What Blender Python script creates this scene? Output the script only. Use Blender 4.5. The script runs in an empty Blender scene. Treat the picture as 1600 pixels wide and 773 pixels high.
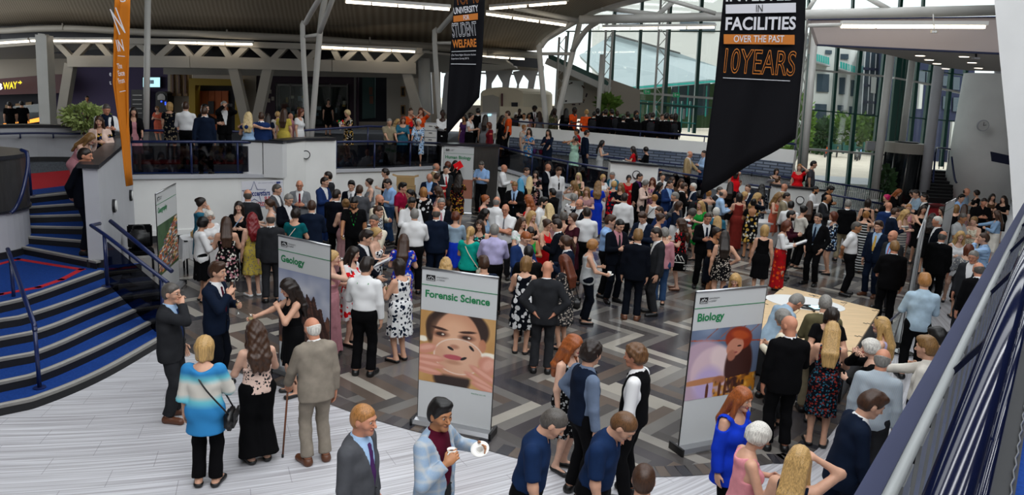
import bpy, bmesh, math, random, copy
import numpy as np
from mathutils import Vector, Matrix
scene = bpy.context.scene
COL = scene.collection
# ---- camera (calibrated from the picture), world, light, exposure
F_PX, PITCH, ROLL, CAM_Z = 1158.7, 0.21337, 0.05730, 4.302
def cam_axes():
 p, r = PITCH, ROLL
 fw = np.array([0, math.cos(p), -math.sin(p)]); up = np.array([0, math.sin(p), math.cos(p)]); rt = np.array([1., 0, 0])
 return rt*math.cos(r)+up*math.sin(r), -rt*math.sin(r)+up*math.cos(r), fw
RT, UP, FW = cam_axes()
cd = bpy.data.cameras.new('camera'); cam = bpy.data.objects.new('camera', cd); COL.objects.link(cam)
cd.sensor_width = 36; cd.lens = F_PX/1600*36; cd.clip_start = .1; cd.clip_end = 600
mw = Matrix.Identity(4)
for i in range(3): mw[i][0], mw[i][1], mw[i][2] = RT[i], UP[i], -FW[i]
mw[0][3], mw[1][3], mw[2][3] = 0, 0, CAM_Z
cam.matrix_world = mw; scene.camera = cam
scene.view_settings.view_transform = 'Standard'; scene.view_settings.look = 'None'
scene.view_settings.exposure = 0.1; scene.view_settings.gamma = 1; scene.view_settings.use_curve_mapping = False
world = bpy.data.worlds.new('overcast_sky'); scene.world = world; world.use_nodes = True
wn, wl = world.node_tree.nodes, world.node_tree.links
bgn = wn['Background']; bgn.inputs['Strength'].default_value = 1.75
tc = wn.new('ShaderNodeTexCoord'); sep = wn.new('ShaderNodeSeparateXYZ'); rmp = wn.new('ShaderNodeValToRGB')
wl.new(tc.outputs['Generated'], sep.inputs[0]); wl.new(sep.outputs['Z'], rmp.inputs[0]); wl.new(rmp.outputs[0], bgn.inputs['Color'])
rmp.color_ramp.elements[0].position = 0.0; rmp.color_ramp.elements[0].color = (.80, .84, .86, 1)
rmp.color_ramp.elements[1].position = .5; rmp.color_ramp.elements[1].color = (.95, .98, 1.0, 1)
def area_light(name, loc, rot, sx, sy, watts, col=(1, 1, 1), spread=180):
 l = bpy.data.lights.new(name, 'AREA'); l.shape = 'RECTANGLE'; l.size = sx; l.size_y = sy; l.energy = watts; l.color = col; l.spread = math.radians(spread)
 o = bpy.data.objects.new(name, l); COL.objects.link(o); o.location = loc; o.rotation_euler = rot
 return o
# daylight falling through the glazed roof above the hall; the rear row adds camera-side light, cut into strips for streaked reflections
for i in range(6): area_light('skylight', (4, 4.5+4.2*i, 11.3), (0, 0, 0), 20, 1.5, 440, (.93, .97, 1.0))
for i in range(5): area_light('skylight', (2, -6+2.2*i, 11.3), (0, 0, 0), 18, .45, 460, (.95, .97, 1.0))
sl_ = bpy.data.lights.new('sun', 'SUN'); sl_.energy = 1.7; sl_.angle = .35; so0 = bpy.data.objects.new('sun', sl_); COL.objects.link(so0); so0.rotation_euler = (math.radians(38), 0, math.radians(8))   # bright cloud on the buildings outside
# ---- picture-to-place helpers
def ray(u, v):
 return RT*((u-800)/F_PX)-UP*((v-386.5)/F_PX)+FW
def at(u, v, z=0.):
 """the point at height z seen at pixel (u, v)"""
 d = ray(u, v); t = (z-CAM_Z)/d[2]; return d*t+np.array([0, 0, CAM_Z])
def pd(u, v, y):
 """the point seen at pixel (u, v), y metres into the hall"""
 d = ray(u, v); t = y/d[1]; return d*t+np.array([0, 0, CAM_Z])
# ---- materials
def srgb(h):
 if isinstance(h, str):
  h = h.lstrip('#'); c = [int(h[i:i+2], 16)/255 for i in (0, 2, 4)]
 else: c = h
 return tuple((x/12.92 if x <= .04045 else ((x+.055)/1.055)**2.4) for x in c)+(1.,)
MATS = {}
def mat(name, col, rough=.6, metal=0., spec=.5, noise=None, bump=None, emit=None, extra=None):
 """plain principled surface; noise=(scale, amount) varies the colour a little, bump=(scale, strength)"""
 if name in MATS: return MATS[name]
 m = bpy.data.materials.new(name); m.use_nodes = True; nt = m.node_tree; b = nt.nodes['Principled BSDF']
 b.inputs['Base Color'].default_value = srgb(col); b.inputs['Roughness'].default_value = rough; b.inputs['Metallic'].default_value = metal; b.inputs['Specular IOR Level'].default_value = spec
 if emit: b.inputs['Emission Color'].default_value = srgb(emit[0]); b.inputs['Emission Strength'].default_value = emit[1]
 if noise or bump:
  t = nt.nodes.new('ShaderNodeTexCoord')
 if noise:
  n = nt.nodes.new('ShaderNodeTexNoise'); n.inputs['Detail'].default_value = 3
  mp = nt.nodes.new('ShaderNodeMapping'); nt.links.new(t.outputs['Object'], mp.inputs[0]); nt.links.new(mp.outputs[0], n.inputs['Vector'])
  sc = noise[0]; mp.inputs['Scale'].default_value = sc if isinstance(sc, tuple) else (sc, sc, sc); n.inputs['Scale'].default_value = 1
  mx = nt.nodes.new('ShaderNodeMix'); mx.data_type = 'RGBA'; c = srgb(col); a = noise[1]
  mx.inputs[6].default_value = tuple(max(0, x*(1-a)) for x in c[:3])+(1,); mx.inputs[7].default_value = tuple(min(1, x*(1+a)) for x in c[:3])+(1,)
  rp = nt.nodes.new('ShaderNodeMapRange'); rp.inputs[1].default_value = .3; rp.inputs[2].default_value = .7
  nt.links.new(n.outputs[0], rp.inputs[0]); nt.links.new(rp.outputs[0], mx.inputs[0]); nt.links.new(mx.outputs[2], b.inputs['Base Color'])
 if bump:
  n2 = nt.nodes.new('ShaderNodeTexNoise'); n2.inputs['Scale'].default_value = bump[0]; n2.inputs['Detail'].default_value = 3; nt.links.new(t.outputs['Object'], n2.inputs['Vector'])
  bp = nt.nodes.new('ShaderNodeBump'); bp.inputs['Strength'].default_value = bump[1]; bp.inputs['Distance'].default_value = .004
  nt.links.new(n2.outputs[0], bp.inputs['Height']); nt.links.new(bp.outputs[0], b.inputs['Normal'])
 MATS[name] = m
 return m
def M(n): return MATS[n]
mat('eyewhite', '#b4aca4', .3); mat('iris', '#20160f', .2); mat('black_plastic', '#101012', .35); mat('dark_lens', '#08080a', .1)
mat('black_leather', '#0d0d0e', .4); mat('brown_leather', '#5a3420', .45)
PAL = dict(black='#08080a', white='#dcdcdc', offwhite='#cfcac0', cream='#d6cdb8', navy='#101a2c', dnavy='#090d16', blue='#1b2f5a', royal='#1435b4', ltblue='#9fbcdc', sky='#8fb2de', bluegrey='#8ea3b4', powder='#a6bccb',
 char='#26272a', grey='#4a4b4f', mgrey='#74767a', ltgrey='#b2b4b4', beige='#857c70', tan='#a08a66', olive='#5d573f', ogreen='#39402a', green='#1c8a36', dgreen='#123a2e', teal='#0f9a8a', dteal='#0b5a60',
 petrol='#2b6278', red='#b3141c', scarlet='#d2161e', darkred='#6a1220', maroon='#35101c', burg='#4a0e22', magenta='#8e0f35', brick='#7c2a24', coral='#c4604a', pink='#dc9098', rose='#b88088', dusty='#a27a7c', pinkcream='#d8bcae',
 yellow='#bda84a', gold='#c8a04a', mustard='#b88a2c', orange='#e2521c', purple='#4a2a5a', lilac='#b4aed4', mint='#a8ccb8', brown='#4a3424', denim='#2c4466', ltdenim='#7d9ab8', turq='#2f7cb4', aqua='#6cc0cc', steelb='#66748a', midnavy='#16294a', fawn='#b8aca0', khaki='#8a7f68')
def M_cloth(spec):
 key = 'cloth_'+spec
 if key in MATS: return MATS[key]
 if ':' not in spec:
  c = PAL[spec]
  m = mat(key, c, .9, 0, .1, noise=(9, .14))
  return m
 kind, cols = spec.split(':'); cols = [srgb(PAL[c]) for c in cols.split(',')]
 m = bpy.data.materials.new(key); m.use_nodes = True; nt = m.node_tree; N, L = nt.nodes, nt.links; b = N['Principled BSDF']
 b.inputs['Roughness'].default_value = .85; b.inputs['Specular IOR Level'].default_value = .12
 t = N.new('ShaderNodeTexCoord')
 def mix(f, a, c):
  x = N.new('ShaderNodeMix'); x.data_type = 'RGBA'; L.new(f, x.inputs[0])
  for s, v in ((6, a), (7, c)):
   if isinstance(v, tuple): x.inputs[s].default_value = v
   else: L.new(v, x.inputs[s])
  return x.outputs[2]
 def math_(op, a, c):
  x = N.new('ShaderNodeMath'); x.operation = op
  for i, v in enumerate((a, c)):
   if isinstance(v, (int, float)): x.inputs[i].default_value = v
   else: L.new(v, x.inputs[i])
  return x.outputs[0]
 cur = cols[0]
 if kind in ('fl', 'sf', 'bf'):
  sc = {'fl': 17, 'sf': 30, 'bf': 10}[kind]
  for i, c in enumerate(cols[1:]):
   nz = N.new('ShaderNodeTexNoise'); nz.inputs['Scale'].default_value = sc*1.6; mv = N.new('ShaderNodeMix'); mv.data_type = 'VECTOR'; mv.inputs[0].default_value = .035
   v = N.new('ShaderNodeTexVoronoi'); v.inputs['Scale'].default_value = sc*(1+.23*i)
   L.new(t.outputs['Object'], nz.inputs['Vector']); L.new(t.outputs['Object'], mv.inputs[4]); L.new(nz.outputs['Color'], mv.inputs[5]); L.new(mv.outputs[1], v.inputs['Vector'])
   sp = N.new('ShaderNodeSeparateColor'); L.new(v.outputs['Color'], sp.inputs[0])
   f = math_('MULTIPLY', math_('LESS_THAN', v.outputs['Distance'], .42), math_('LESS_THAN', sp.outputs[i % 3], .62-.12*i))
   cur = mix(f, cur, c)
 elif kind == 'st' or kind == 'hs' or kind == 'ck':
  sp = N.new('ShaderNodeSeparateXYZ'); L.new(t.outputs['Object'], sp.inputs[0])
  f1 = math_('GREATER_THAN', math_('SINE', math_('MULTIPLY', sp.outputs['Z' if kind == 'hs' else 'X'], 700 if kind == 'st' else 90), 0), .1)
  cur = mix(f1, cur, cols[1])
  if kind == 'ck':
   f2 = math_('GREATER_THAN', math_('SINE', math_('MULTIPLY', sp.outputs['Z'], 90), 0), .1)
   cur = mix(f2, cur, mix(f1, cols[1], tuple(.5*a+.1*c for a, c in zip(cols[0], cols[1]))))
 elif kind == 'tw':   # soft woven check
  sp = N.new('ShaderNodeSeparateXYZ'); L.new(t.outputs['Object'], sp.inputs[0])
  a = math_('POWER', math_('ABSOLUTE', math_('SINE', math_('MULTIPLY', sp.outputs['X'], 38), 0), 0), 8); c_ = math_('POWER', math_('ABSOLUTE', math_('SINE', math_('MULTIPLY', sp.outputs['Z'], 38), 0), 0), 8)
  nz = N.new('ShaderNodeTexNoise'); nz.inputs['Scale'].default_value = 90; L.new(t.outputs['Object'], nz.inputs['Vector'])
  cur = mix(math_('MULTIPLY', math_('ADD', math_('ADD', a, c_), nz.outputs[0]), .45), cols[0], cols[1])
 elif kind == 'om':   # broad bands dyed down the length
  sp = N.new('ShaderNodeSeparateXYZ'); L.new(t.outputs['Object'], sp.inputs[0])
  r = N.new('ShaderNodeValToRGB'); L.new(math_('DIVIDE', math_('SUBTRACT', sp.outputs['Z'], .75), .75), r.inputs[0])
  pos = [0, .22, .32, .40, .56, .64, .72, .82, .9]; seq = [cols[i] for i in (0, 0, 2, 1, 1, 2, 0, 0, 2)]
  while len(r.color_ramp.elements) < len(pos): r.color_ramp.elements.new(.5)
  for e, p_, c in zip(r.color_ramp.elements, pos, seq): e.position = p_; e.color = c
  cur = r.outputs[0]
 L.new(cur, b.inputs['Base Color']); MATS[key] = m
 return m
HAIR = dict(k='#0c0908', d='#1d120c', m='#3a2416', g='#7a7772', G='#4c4742', w='#c8c4bc', y='#b08d58', Y='#c8b080', o='#7a5a34', r='#8c4a20', n='#5e4026', R='#6e1218', a='#5a2a16', P='#c0185a', T='#3a86a8', s='#9a6a3a')
def M_hair(c):
 return mat('hair_'+c, HAIR[c], .42, 0, .4, noise=((150, 150, 5), .45), bump=(120, .25))
SKIN = dict(f='#c99a80', p='#d0a58e', t='#a9744f', b='#6b4229', d='#3a2318', r='#c08468')
def M_skin(c): return mat('skin_'+c, SKIN[c], .5, 0, .4, noise=(14, .08))
def M_lip(c, fem): return mat('lips_%s%d' % (c, fem), {'f': '#a8665a', 'p': '#b06c64', 't': '#7c4a3c', 'b': '#52302a', 'd': '#3a201c', 'r': '#a05c50'}[c] if not fem else {'f': '#a04a4a', 'p': '#a84a50', 't': '#7c3a36', 'b': '#5a2a2a', 'd': '#40201e', 'r': '#a04a46'}[c], .4)
def tube(bm, pts, r, seg=10, mi=0, closed=False):
 """round bar through pts (r may be a list of radii)"""
 pts = [Vector(p) for p in pts]; n = len(pts); rs = r if isinstance(r, (list, tuple)) else [r]*n
 prev = None; rings = []
 for i, p in enumerate(pts):
  if closed: t = (pts[(i+1) % n]-pts[i-1])
  else: t = pts[min(i+1, n-1)]-pts[max(i-1, 0)]
  t.normalize()
  if prev is None:
   a = Vector((0, 0, 1)) if abs(t.z) < .9 else Vector((1, 0, 0)); u = t.cross(a).normalized()
  else:
   u = (prev-t*prev.dot(t)); u = u.normalized() if u.length > 1e-6 else t.orthogonal().normalized()
  prev = u; w = t.cross(u)
  rings.append([bm.verts.new(p+(u*math.cos(2*math.pi*j/seg)+w*math.sin(2*math.pi*j/seg))*rs[i]) for j in range(seg)])
 rng = range(n if closed else n-1)
 for i in rng:
  A, B = rings[i], rings[(i+1) % n]
  for j in range(seg):
   f = bm.faces.new((A[j], A[(j+1) % seg], B[(j+1) % seg], B[j])); f.material_index = mi; f.smooth = True
 if not closed:
  for R_, rev in ((rings[0], True), (rings[-1], False)):
   f = bm.faces.new(R_[::-1] if rev else R_); f.material_index = mi
# ---- implicit-surface modelling for the figures
class Grid:
 """a small block of space in which rounded shapes are blended, then skinned"""
 def __init__(s, prims, h, pad=0.05):
  lo = np.array([9e9]*3); hi = -lo
  for p in prims:
   if p.get('neg'): continue
   l, u = p['bb']; lo = np.minimum(lo, l); hi = np.maximum(hi, u)
  lo -= pad; hi += pad
  s.h = h; s.lo = lo
  s.n = np.maximum(4, np.ceil((hi-lo)/h).astype(int)+1)
  s.x = lo[0]+h*np.arange(s.n[0]); s.y = lo[1]+h*np.arange(s.n[1]); s.z = lo[2]+h*np.arange(s.n[2])
  s.d = np.full(s.n, 0.5, np.float32)
  for p in prims: s.add(p)
 def add(s, p):
  l, u = p['bb']; m = p['k']*1.2+s.h*2.5
  i0 = np.clip(np.floor((l-m-s.lo)/s.h).astype(int), 0, s.n); i1 = np.clip(np.ceil((u+m-s.lo)/s.h).astype(int)+1, 0, s.n)
  if (i1-i0 < 1).any(): return
  X = s.x[i0[0]:i1[0], None, None]; Y = s.y[None, i0[1]:i1[1], None]; Z = s.z[None, None, i0[2]:i1[2]]
  e = p['f'](X, Y, Z).astype(np.float32)
  sub = s.d[i0[0]:i1[0], i0[1]:i1[1], i0[2]:i1[2]]
  k = p['k']
  if p.get('neg'):
   hh = np.clip(0.5-0.5*(sub+e)/k, 0, 1); r = sub*(1-hh)-e*hh+k*hh*(1-hh)
  else:
   hh = np.clip(0.5+0.5*(e-sub)/k, 0, 1); r = e*(1-hh)+sub*hh-k*hh*(1-hh)
  s.d[i0[0]:i1[0], i0[1]:i1[1], i0[2]:i1[2]] = r
 def XYZ(s):
  return s.x[:, None, None], s.y[None, :, None], s.z[None, None, :]
def surfnet(g):
 d = g.d.copy()
 d[0], d[-1] = .5, .5; d[:, 0], d[:, -1] = .5, .5; d[:, :, 0], d[:, :, -1] = .5, .5
 ins = d < 0
 n = np.array(d.shape)-1
 cnt = np.zeros(n, np.int8)
 for a in (0, 1):
  for b in (0, 1):
   for c in (0, 1): cnt += ins[a:a+n[0], b:b+n[1], c:c+n[2]]
 act = (cnt > 0) & (cnt < 8)
 ii = np.argwhere(act)
 if len(ii) == 0: return np.zeros((0, 3)), np.zeros((0, 4), int)
 idx = np.full(n, -1, np.int64); idx[act] = np.arange(len(ii))
 acc = np.zeros((len(ii), 3)); num = np.zeros(len(ii))
 cor = [(a, b, c) for a in (0, 1) for b in (0, 1) for c in (0, 1)]
 val = {c: d[ii[:, 0]+c[0], ii[:, 1]+c[1], ii[:, 2]+c[2]] for c in cor}
 for c in cor:
  for ax in range(3):
   if c[ax]: continue
   e = list(c); e[ax] = 1; e = tuple(e)
   v0, v1 = val[c], val[e]; m = (v0 < 0) != (v1 < 0)
   t = v0[m]/(v0[m]-v1[m])
   pt = np.tile(np.array(c, float), (m.sum(), 1)); pt[:, ax] = t
   acc[m] += pt; num[m] += 1
 V = g.lo+g.h*(ii+acc/num[:, None])
 Q = []
 for ax in range(3):
  u, w = (ax+1) % 3, (ax+2) % 3
  sl0 = [slice(1, -1)]*3; sl1 = [slice(1, -1)]*3
  sl0[ax] = slice(0, -1); sl1[ax] = slice(1, None)
  A, B = ins[tuple(sl0)], ins[tuple(sl1)]
  for m, flip in ((A & ~B, 0), (~A & B, 1)):
   e = np.argwhere(m)
   if len(e) == 0: continue
   off = np.ones(3, int); off[ax] = 0; e = e+off
   q = []
   for du, dw in ((-1, -1), (0, -1), (0, 0), (-1, 0)):
    c = e.copy(); c[:, u] += du; c[:, w] += dw
    q.append(idx[c[:, 0], c[:, 1], c[:, 2]])
   q = np.stack(q, 1)
   Q.append(q[:, ::-1] if flip else q)
 return V, np.concatenate(Q)
def vec(*a): return np.array(a, float)
def nrm(v): return v/(np.linalg.norm(v)+1e-9)
def RX(a): c, s = math.cos(a), math.sin(a); return np.array([[1, 0, 0], [0, c, -s], [0, s, c]])
def RY(a): c, s = math.cos(a), math.sin(a); return np.array([[c, 0, s], [0, 1, 0], [-s, 0, c]])
def RZ(a): c, s = math.cos(a), math.sin(a); return np.array([[c, -s, 0], [s, c, 0], [0, 0, 1]])
class Frame:
 def __init__(s, R, c): s.R = R; s.c = np.array(c, float)
 def pt(s, *p): return s.R@np.array(p, float)+s.c
 def inv(s, X, Y, Z):
  X, Y, Z = X-s.c[0], Y-s.c[1], Z-s.c[2]; R = s.R
  return (R[0, 0]*X+R[1, 0]*Y+R[2, 0]*Z, R[0, 1]*X+R[1, 1]*Y+R[2, 1]*Z, R[0, 2]*X+R[1, 2]*Y+R[2, 2]*Z)
ID = Frame(np.eye(3), (0, 0, 0))
def rc(a, b, ra, rb, k=.03, fr=None, sy=1., capb=False, neg=False, capa=False):
 """tapered capsule a-b; in a frame it may be flattened front to back by sy"""
 a = np.array(a, float); b = np.array(b, float)
 A, B = (fr.pt(*a), fr.pt(*b)) if fr else (a, b)
 m = max(ra, rb)*max(1, sy)+.002
 bb = (np.minimum(A, B)-m, np.maximum(A, B)+m)
 if sy == 1.: a, b, fr = A, B, None
 ab = b-a; L2 = ab@ab+1e-12; L = math.sqrt(L2)
 a2 = a.copy(); ab2 = ab.copy(); a2[1] /= sy; ab2[1] /= sy; L2s = ab2@ab2+1e-12
 def f(X, Y, Z):
  if fr: X, Y, Z = fr.inv(X, Y, Z)
  if sy != 1.: Y = Y/sy
  px, py, pz = X-a2[0], Y-a2[1], Z-a2[2]
  t0 = (px*ab2[0]+py*ab2[1]+pz*ab2[2])/L2s
  t = np.clip(t0, 0, 1)
  qx, qy, qz = px-t*ab2[0], py-t*ab2[1], pz-t*ab2[2]
  d = np.sqrt(qx*qx+qy*qy+qz*qz)-(ra+(rb-ra)*t)
  if sy != 1.: d = d*(1+sy)/2 if sy < 1 else d
  if capb: d = np.maximum(d, (t0-1)*L)
  if capa: d = np.maximum(d, -t0*L)
  return d
 return dict(f=f, bb=bb, k=k, neg=neg)
def el(c, r, k=.02, fr=None, neg=False):
 r = np.array(r, float); c = np.array(c, float); fr = fr or ID
 C = fr.pt(*c); m = r.max() if fr is not ID else r
 R = Frame(fr.R, C)
 def f(X, Y, Z):
  X, Y, Z = R.inv(X, Y, Z)
  k0 = np.sqrt((X/r[0])**2+(Y/r[1])**2+(Z/r[2])**2)
  k1 = np.sqrt((X/r[0]**2)**2+(Y/r[1]**2)**2+(Z/r[2]**2)**2)+1e-6
  return k0*(k0-1)/k1
 return dict(f=f, bb=(C-m, C+m), k=k, neg=neg)
def ik(S, T, l1, l2, pole):
 v = T-S; L = np.linalg.norm(v)
 if L > (l1+l2)*.995: T = S+v/L*(l1+l2)*.995; v = T-S; L = np.linalg.norm(v)
 if L < .12: T = S+nrm(v)*.12; v = T-S; L = .12
 e = v/L; p = pole-S; p = nrm(p-(p@e)*e)
 a = (l1*l1-l2*l2+L*L)/(2*L); hgt = math.sqrt(max(l1*l1-a*a, 0))
 return S+e*a+p*hgt, T
# hand targets in the torso frame for the right arm (x mirrored for the left), and elbow poles
ARMS = {'d': ((.235, .04, -.13), (.5, -.5, .1)), 'h': ((.165, .03, .06), (.75, -.35, .2)), 'H': ((.15, -.10, .03), (.75, -.2, .25)),
  'c': ((.09, .27, .22), (.5, -.3, -.2)), 'C': ((.16, .33, .12), (.5, -.3, -.2)), 'm': ((.035, .175, .545), (.5, .1, -.1)),
  'x': ((-.10, .19, .21), (.6, .1, .1)), 'X': ((-.12, .20, .17), (.6, .1, .1)), 'p': ((.205, .07, -.04), (.6, -.5, .2)),
  'b': ((.03, -.18, .0), (.6, -.3, .3)), 'r': ((.16, .38, .06), (.5, -.4, -.1)), 'f': ((.10, .50, .26), (.5, -.3, -.2)),
  'u': ((.10, .06, .66), (.6, .3, .2)), 'e': ((.06, .23, .66), (.5, .1, .0)), 'w': ((.22, .18, -.08), (.5, -.5, .1)),
  'W': ((.24, -.16, -.10), (.5, -.6, .1)), 'o': ((.50, .25, .42), (.5, -.3, -.1)), 'k': ((.24, .28, -.02), (.5, -.4, .0)),
  't': ((.06, .22, .40), (.5, .0, -.1)), 'j': ((.30, .30, .18), (.6, -.3, -.1)), 'O': ((.55, -.02, .36), (.6, -.3, .3)), 's': ((.13, .34, .02), (.5, -.2, .0)), 'J': ((.31, .22, .30), (.6, -.3, -.1)), 'T': ((.13, .19, .34), (.5, -.2, -.2))}
class Body:
 """joint positions of one posed figure, in its own space: feet on z = 0, facing +Y"""
 def __init__(s, h=1.75, female=False, girth=1., lean=0., side=0., tw=0., hy=0., hp=8., hr=0., L='d', R='d', walk=0., sit=False, wide=0., seed=0):
  s.h = h; s.fem = female; k = s.k = h/1.75; s.girth = girth; s.seed = seed
  r = math.radians
  seatz = .50 if sit else .95*k
  s.T = Frame(RZ(r(tw))@RX(-r(lean))@RY(r(side)), (0, -.15*math.sin(r(lean))*k if not sit else -.05, seatz-(0 if sit else .01)*k))
  T = s.T; sw = (.158 if female else .178)*k*(.75+.25*girth)
  N0 = T.pt(0, -.005*k, .46*k)
  s.neck = N0
  HR = RZ(r(tw*.5+hy))@RX(-r(lean*.55+hp))@RY(r(hr))
  s.H = Frame(HR, N0+T.R@vec(0, .03*k, .105*k)+HR@vec(0, .012*k, .103*k))
  s.hk = k*(.97 if female else 1.02)
  s.sh, s.elb, s.wr, s.hd = {}, {}, {}, {}
  for sd, code in ((-1, L), (1, R)):
   t, p = ARMS[code] if isinstance(code, str) else code
   S = T.pt(sd*sw, -.012*k, .435*k)
   tt = T.pt(sd*t[0]*k, t[1]*k*(1+.25*(girth-1)), t[2]*k); pp = S+T.R@(vec(sd*p[0], p[1], p[2]-.44))
   if code in ('m', 'u', 'e'): tt = s.H.pt(sd*{'m': .035, 'u': .11, 'e': .06}[code]*k, {'m': .145, 'u': .03, 'e': .2}[code]*k, {'m': -.10, 'u': .04, 'e': .0}[code]*k)
   E, Wt = ik(S, tt, .285*k, .25*k, pp)
   s.sh[sd], s.elb[sd], s.wr[sd] = S, E, Wt
   e1 = nrm(Wt-E)
   if code in ('r', 's'): e1 = nrm(e1*.7+vec(0, .6, -.05))
   if code == 'm': e1 = nrm(e1+vec(-sd*.5, -.3, .3))
   e3 = vec(e1[0]*.0, -e1[2], e1[1])
   if np.linalg.norm(e3) < .3: e3 = vec(0, .3, 1)
   e3 = nrm(e3-(e3@e1)*e1); e2 = np.cross(e1, e3)
   if e2[0]*sd > 0: e2 = -e2
   s.hd[sd] = (e1, e2, e3, code)
  s.hip, s.knee, s.ank, s.toe = {}, {}, {}, {}
  for sd in (-1, 1):
   P = vec(sd*.088*k, T.c[1], seatz-.03*k)
   if sit: K = vec(sd*.11*k, T.c[1]+.42*k, .50); A = vec(sd*.11*k, T.c[1]+.40*k, .085)
   else:
    st = walk*sd
    A = vec(sd*(.088+wide)*k, -.02+st*.32*k, .088*k+(.05*abs(st) if st < 0 else 0)); P = vec(sd*.085*k, T.c[1]*.6, .92*k)
    K, A = ik(P, A, .43*k, .42*k, P+vec(sd*.08, 1, -.4))
   s.hip[sd], s.knee[sd], s.ank[sd] = P, K, A
   s.toe[sd] = A+vec(sd*.045*k, .155*k, -.052*k)
 def grip(s, sd, off=.07, out=.032):
  e1, e2, e3, c = s.hd[sd]; return s.wr[sd]+e1*off*s.k+e2*out*s.k
 def torso(s, o=0., arms=True):
  k, T, g = s.k, s.T, s.girth; q = k*g
  if s.fem:
   pr = [rc((-.075*q, -.01*k, -.03*k), (.075*q, -.01*k, -.03*k), .108*q+o, .108*q+o, .05, T, .95),
     rc((0, .0, .0), (0, .0, .16*k), .13*q+o, .115*q+o, .05, T, .85),
     rc((-.045*q, 0, .28*k), (.045*q, 0, .28*k), .108*q+o, .108*q+o, .05, T, .85),
     rc((-.11*k, -.012*k, .425*k), (.11*k, -.012*k, .425*k), .055*k+o, .055*k+o, .05, T, .95),
     rc((0, 0, .1*k), (0, -.005*k, .40*k), .11*q+o, .105*q+o, .05, T, .8)]
   for sd in (-1, 1): pr.append(el((sd*.072*q, .075*q, .275*k), (.062*q+o, .058*q+o, .06*q+o), .04, T))
  else:
   pr = [rc((-.065*q, 0, -.03*k), (.065*q, 0, -.03*k), .108*q+o, .108*q+o, .05, T, .95),
     rc((0, .012*k*g, .0), (0, .015*k*g, .17*k), .145*q+o, .14*q+o, .05, T, .82),
     rc((-.065*q, 0, .30*k), (.065*q, 0, .30*k), .12*q+o, .12*q+o, .05, T, .88),
     rc((-.13*k, -.012*k, .425*k), (.13*k, -.012*k, .425*k), .06*k+o, .06*k+o, .05, T, .95),
     rc((0, 0, .1*k), (0, -.005*k, .41*k), .125*q+o, .12*q+o, .05, T, .8)]
  pr.append(rc((0, -.018*k, .42*k), (0, 0, .50*k), .092*k+o, .054*k+o, .045, T))
  return pr
 def arm(s, sd, o=0., upto=2., cap=False, slack=0.):
  k = s.k*(.93 if s.fem else 1)*(.8+.2*s.girth); S, E, W = s.sh[sd], s.elb[sd], s.wr[sd]
  pr = []
  if upto < 1: return [rc(S, S+(E-S)*upto, .056*k+o, .046*k+o+slack, .035, capb=cap)]
  pr.append(rc(S, E, .054*k+o, .043*k+o, .035))
  if upto > 1:
   t = min(1., upto-1)
   pr.append(rc(E, E+(W-E)*t, .043*k+o, (.043-.015*t)*k+o+slack, .03, capb=cap))
  return pr
 def leg(s, sd, o=0., upto=2., cap=False, flare=0.):
  k = s.k*(.8+.2*s.girth); P, K, A = s.hip[sd], s.knee[sd], s.ank[sd]
  pr = []
  if upto < 1: return [rc(P, P+(K-P)*upto, .084*k+o, (.084-.03*upto)*k+o+flare, .04, capb=cap)]
  pr.append(rc(P, K, .086*k+o, .054*k+o, .04))
  t = min(1., upto-1)
  e = K+(A-K)*t
  pr.append(rc(K, e, .052*k+o, (.052-.016*t)*k+o+flare, .035, capb=cap))
  if upto > 1.6: pr.append(el((K*.68+A*.32)+vec(0, -.016*k, 0), (.043*k+o, .044*k+o, .10*k+o), .03))
  return pr
 def feet(s, o=0., sole=0.):
  k = s.k*(.92 if s.fem else 1.02); pr = []
  for sd in (-1, 1):
   A, t = s.ank[sd], s.toe[sd]; hz = A[2]-.05*k
   pr += [rc((A[0], A[1]-.03*k, hz), (t[0], t[1], t[2]-.004), .038*k+o, .034*k+o, .03), rc(A, (A[0], A[1]-.02*k, hz), .038*k+o, .036*k+o, .03)]
  return pr
 def hand(s, sd):
  k = s.k*(.92 if s.fem else 1.05); W = s.wr[sd]; e1, e2, e3, code = s.hd[sd]
  curl = {'d': .45, 'w': .4, 'W': .4, 'c': 1.15, 'C': 1.0, 'm': 1.1, 'e': 1.2, 'r': .5, 's': .6, 'h': .35, 'H': .35, 'p': .3, 'k': 1.3, 't': .8, 'u': .5, 'T': 1.1}.get(code, .6)
  pr = [el((0, 0, 0), (.05*k, .041*k, .0185*k), .014, Frame(np.stack([e1, e3, e2], 1), W+e1*.042*k))]
  pr.append(rc(W-e1*.06*k, W+e1*.015*k, .029*k, .026*k, .02))
  for i, (ln, ad) in enumerate(((.074, .01), (.083, .0), (.077, -.004), (.06, -.012))):
   b = W+e1*(.082+ad*.5)*k+e3*(.0285-.019*i)*k; c1 = curl*(.75+.1*i)
   d1 = nrm(e1*math.cos(c1*.7)+e2*math.sin(c1*.7)+e3*(.06-.04*i)); d2 = nrm(e1*math.cos(c1*1.6)+e2*math.sin(c1*1.6))
   m = b+d1*ln*.5*k; f = m+d2*ln*.52*k
   pr += [rc(b-e1*.012*k, m, .0092*k, .0085*k, .005), rc(m, f, .0085*k, .0072*k, .004)]
  b = W+e1*.02*k+e3*.028*k; d1 = nrm(.62*e1+.62*e3+.35*e2*min(1, curl)); d2 = nrm(.85*e1+.2*e3+.55*e2*min(1, curl))
  m = b+d1*.042*k
  pr += [rc(b, m, .0135*k, .011*k, .01), rc(m, m+d2*.034*k, .0105*k, .0085*k, .004)]
  return pr
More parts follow.
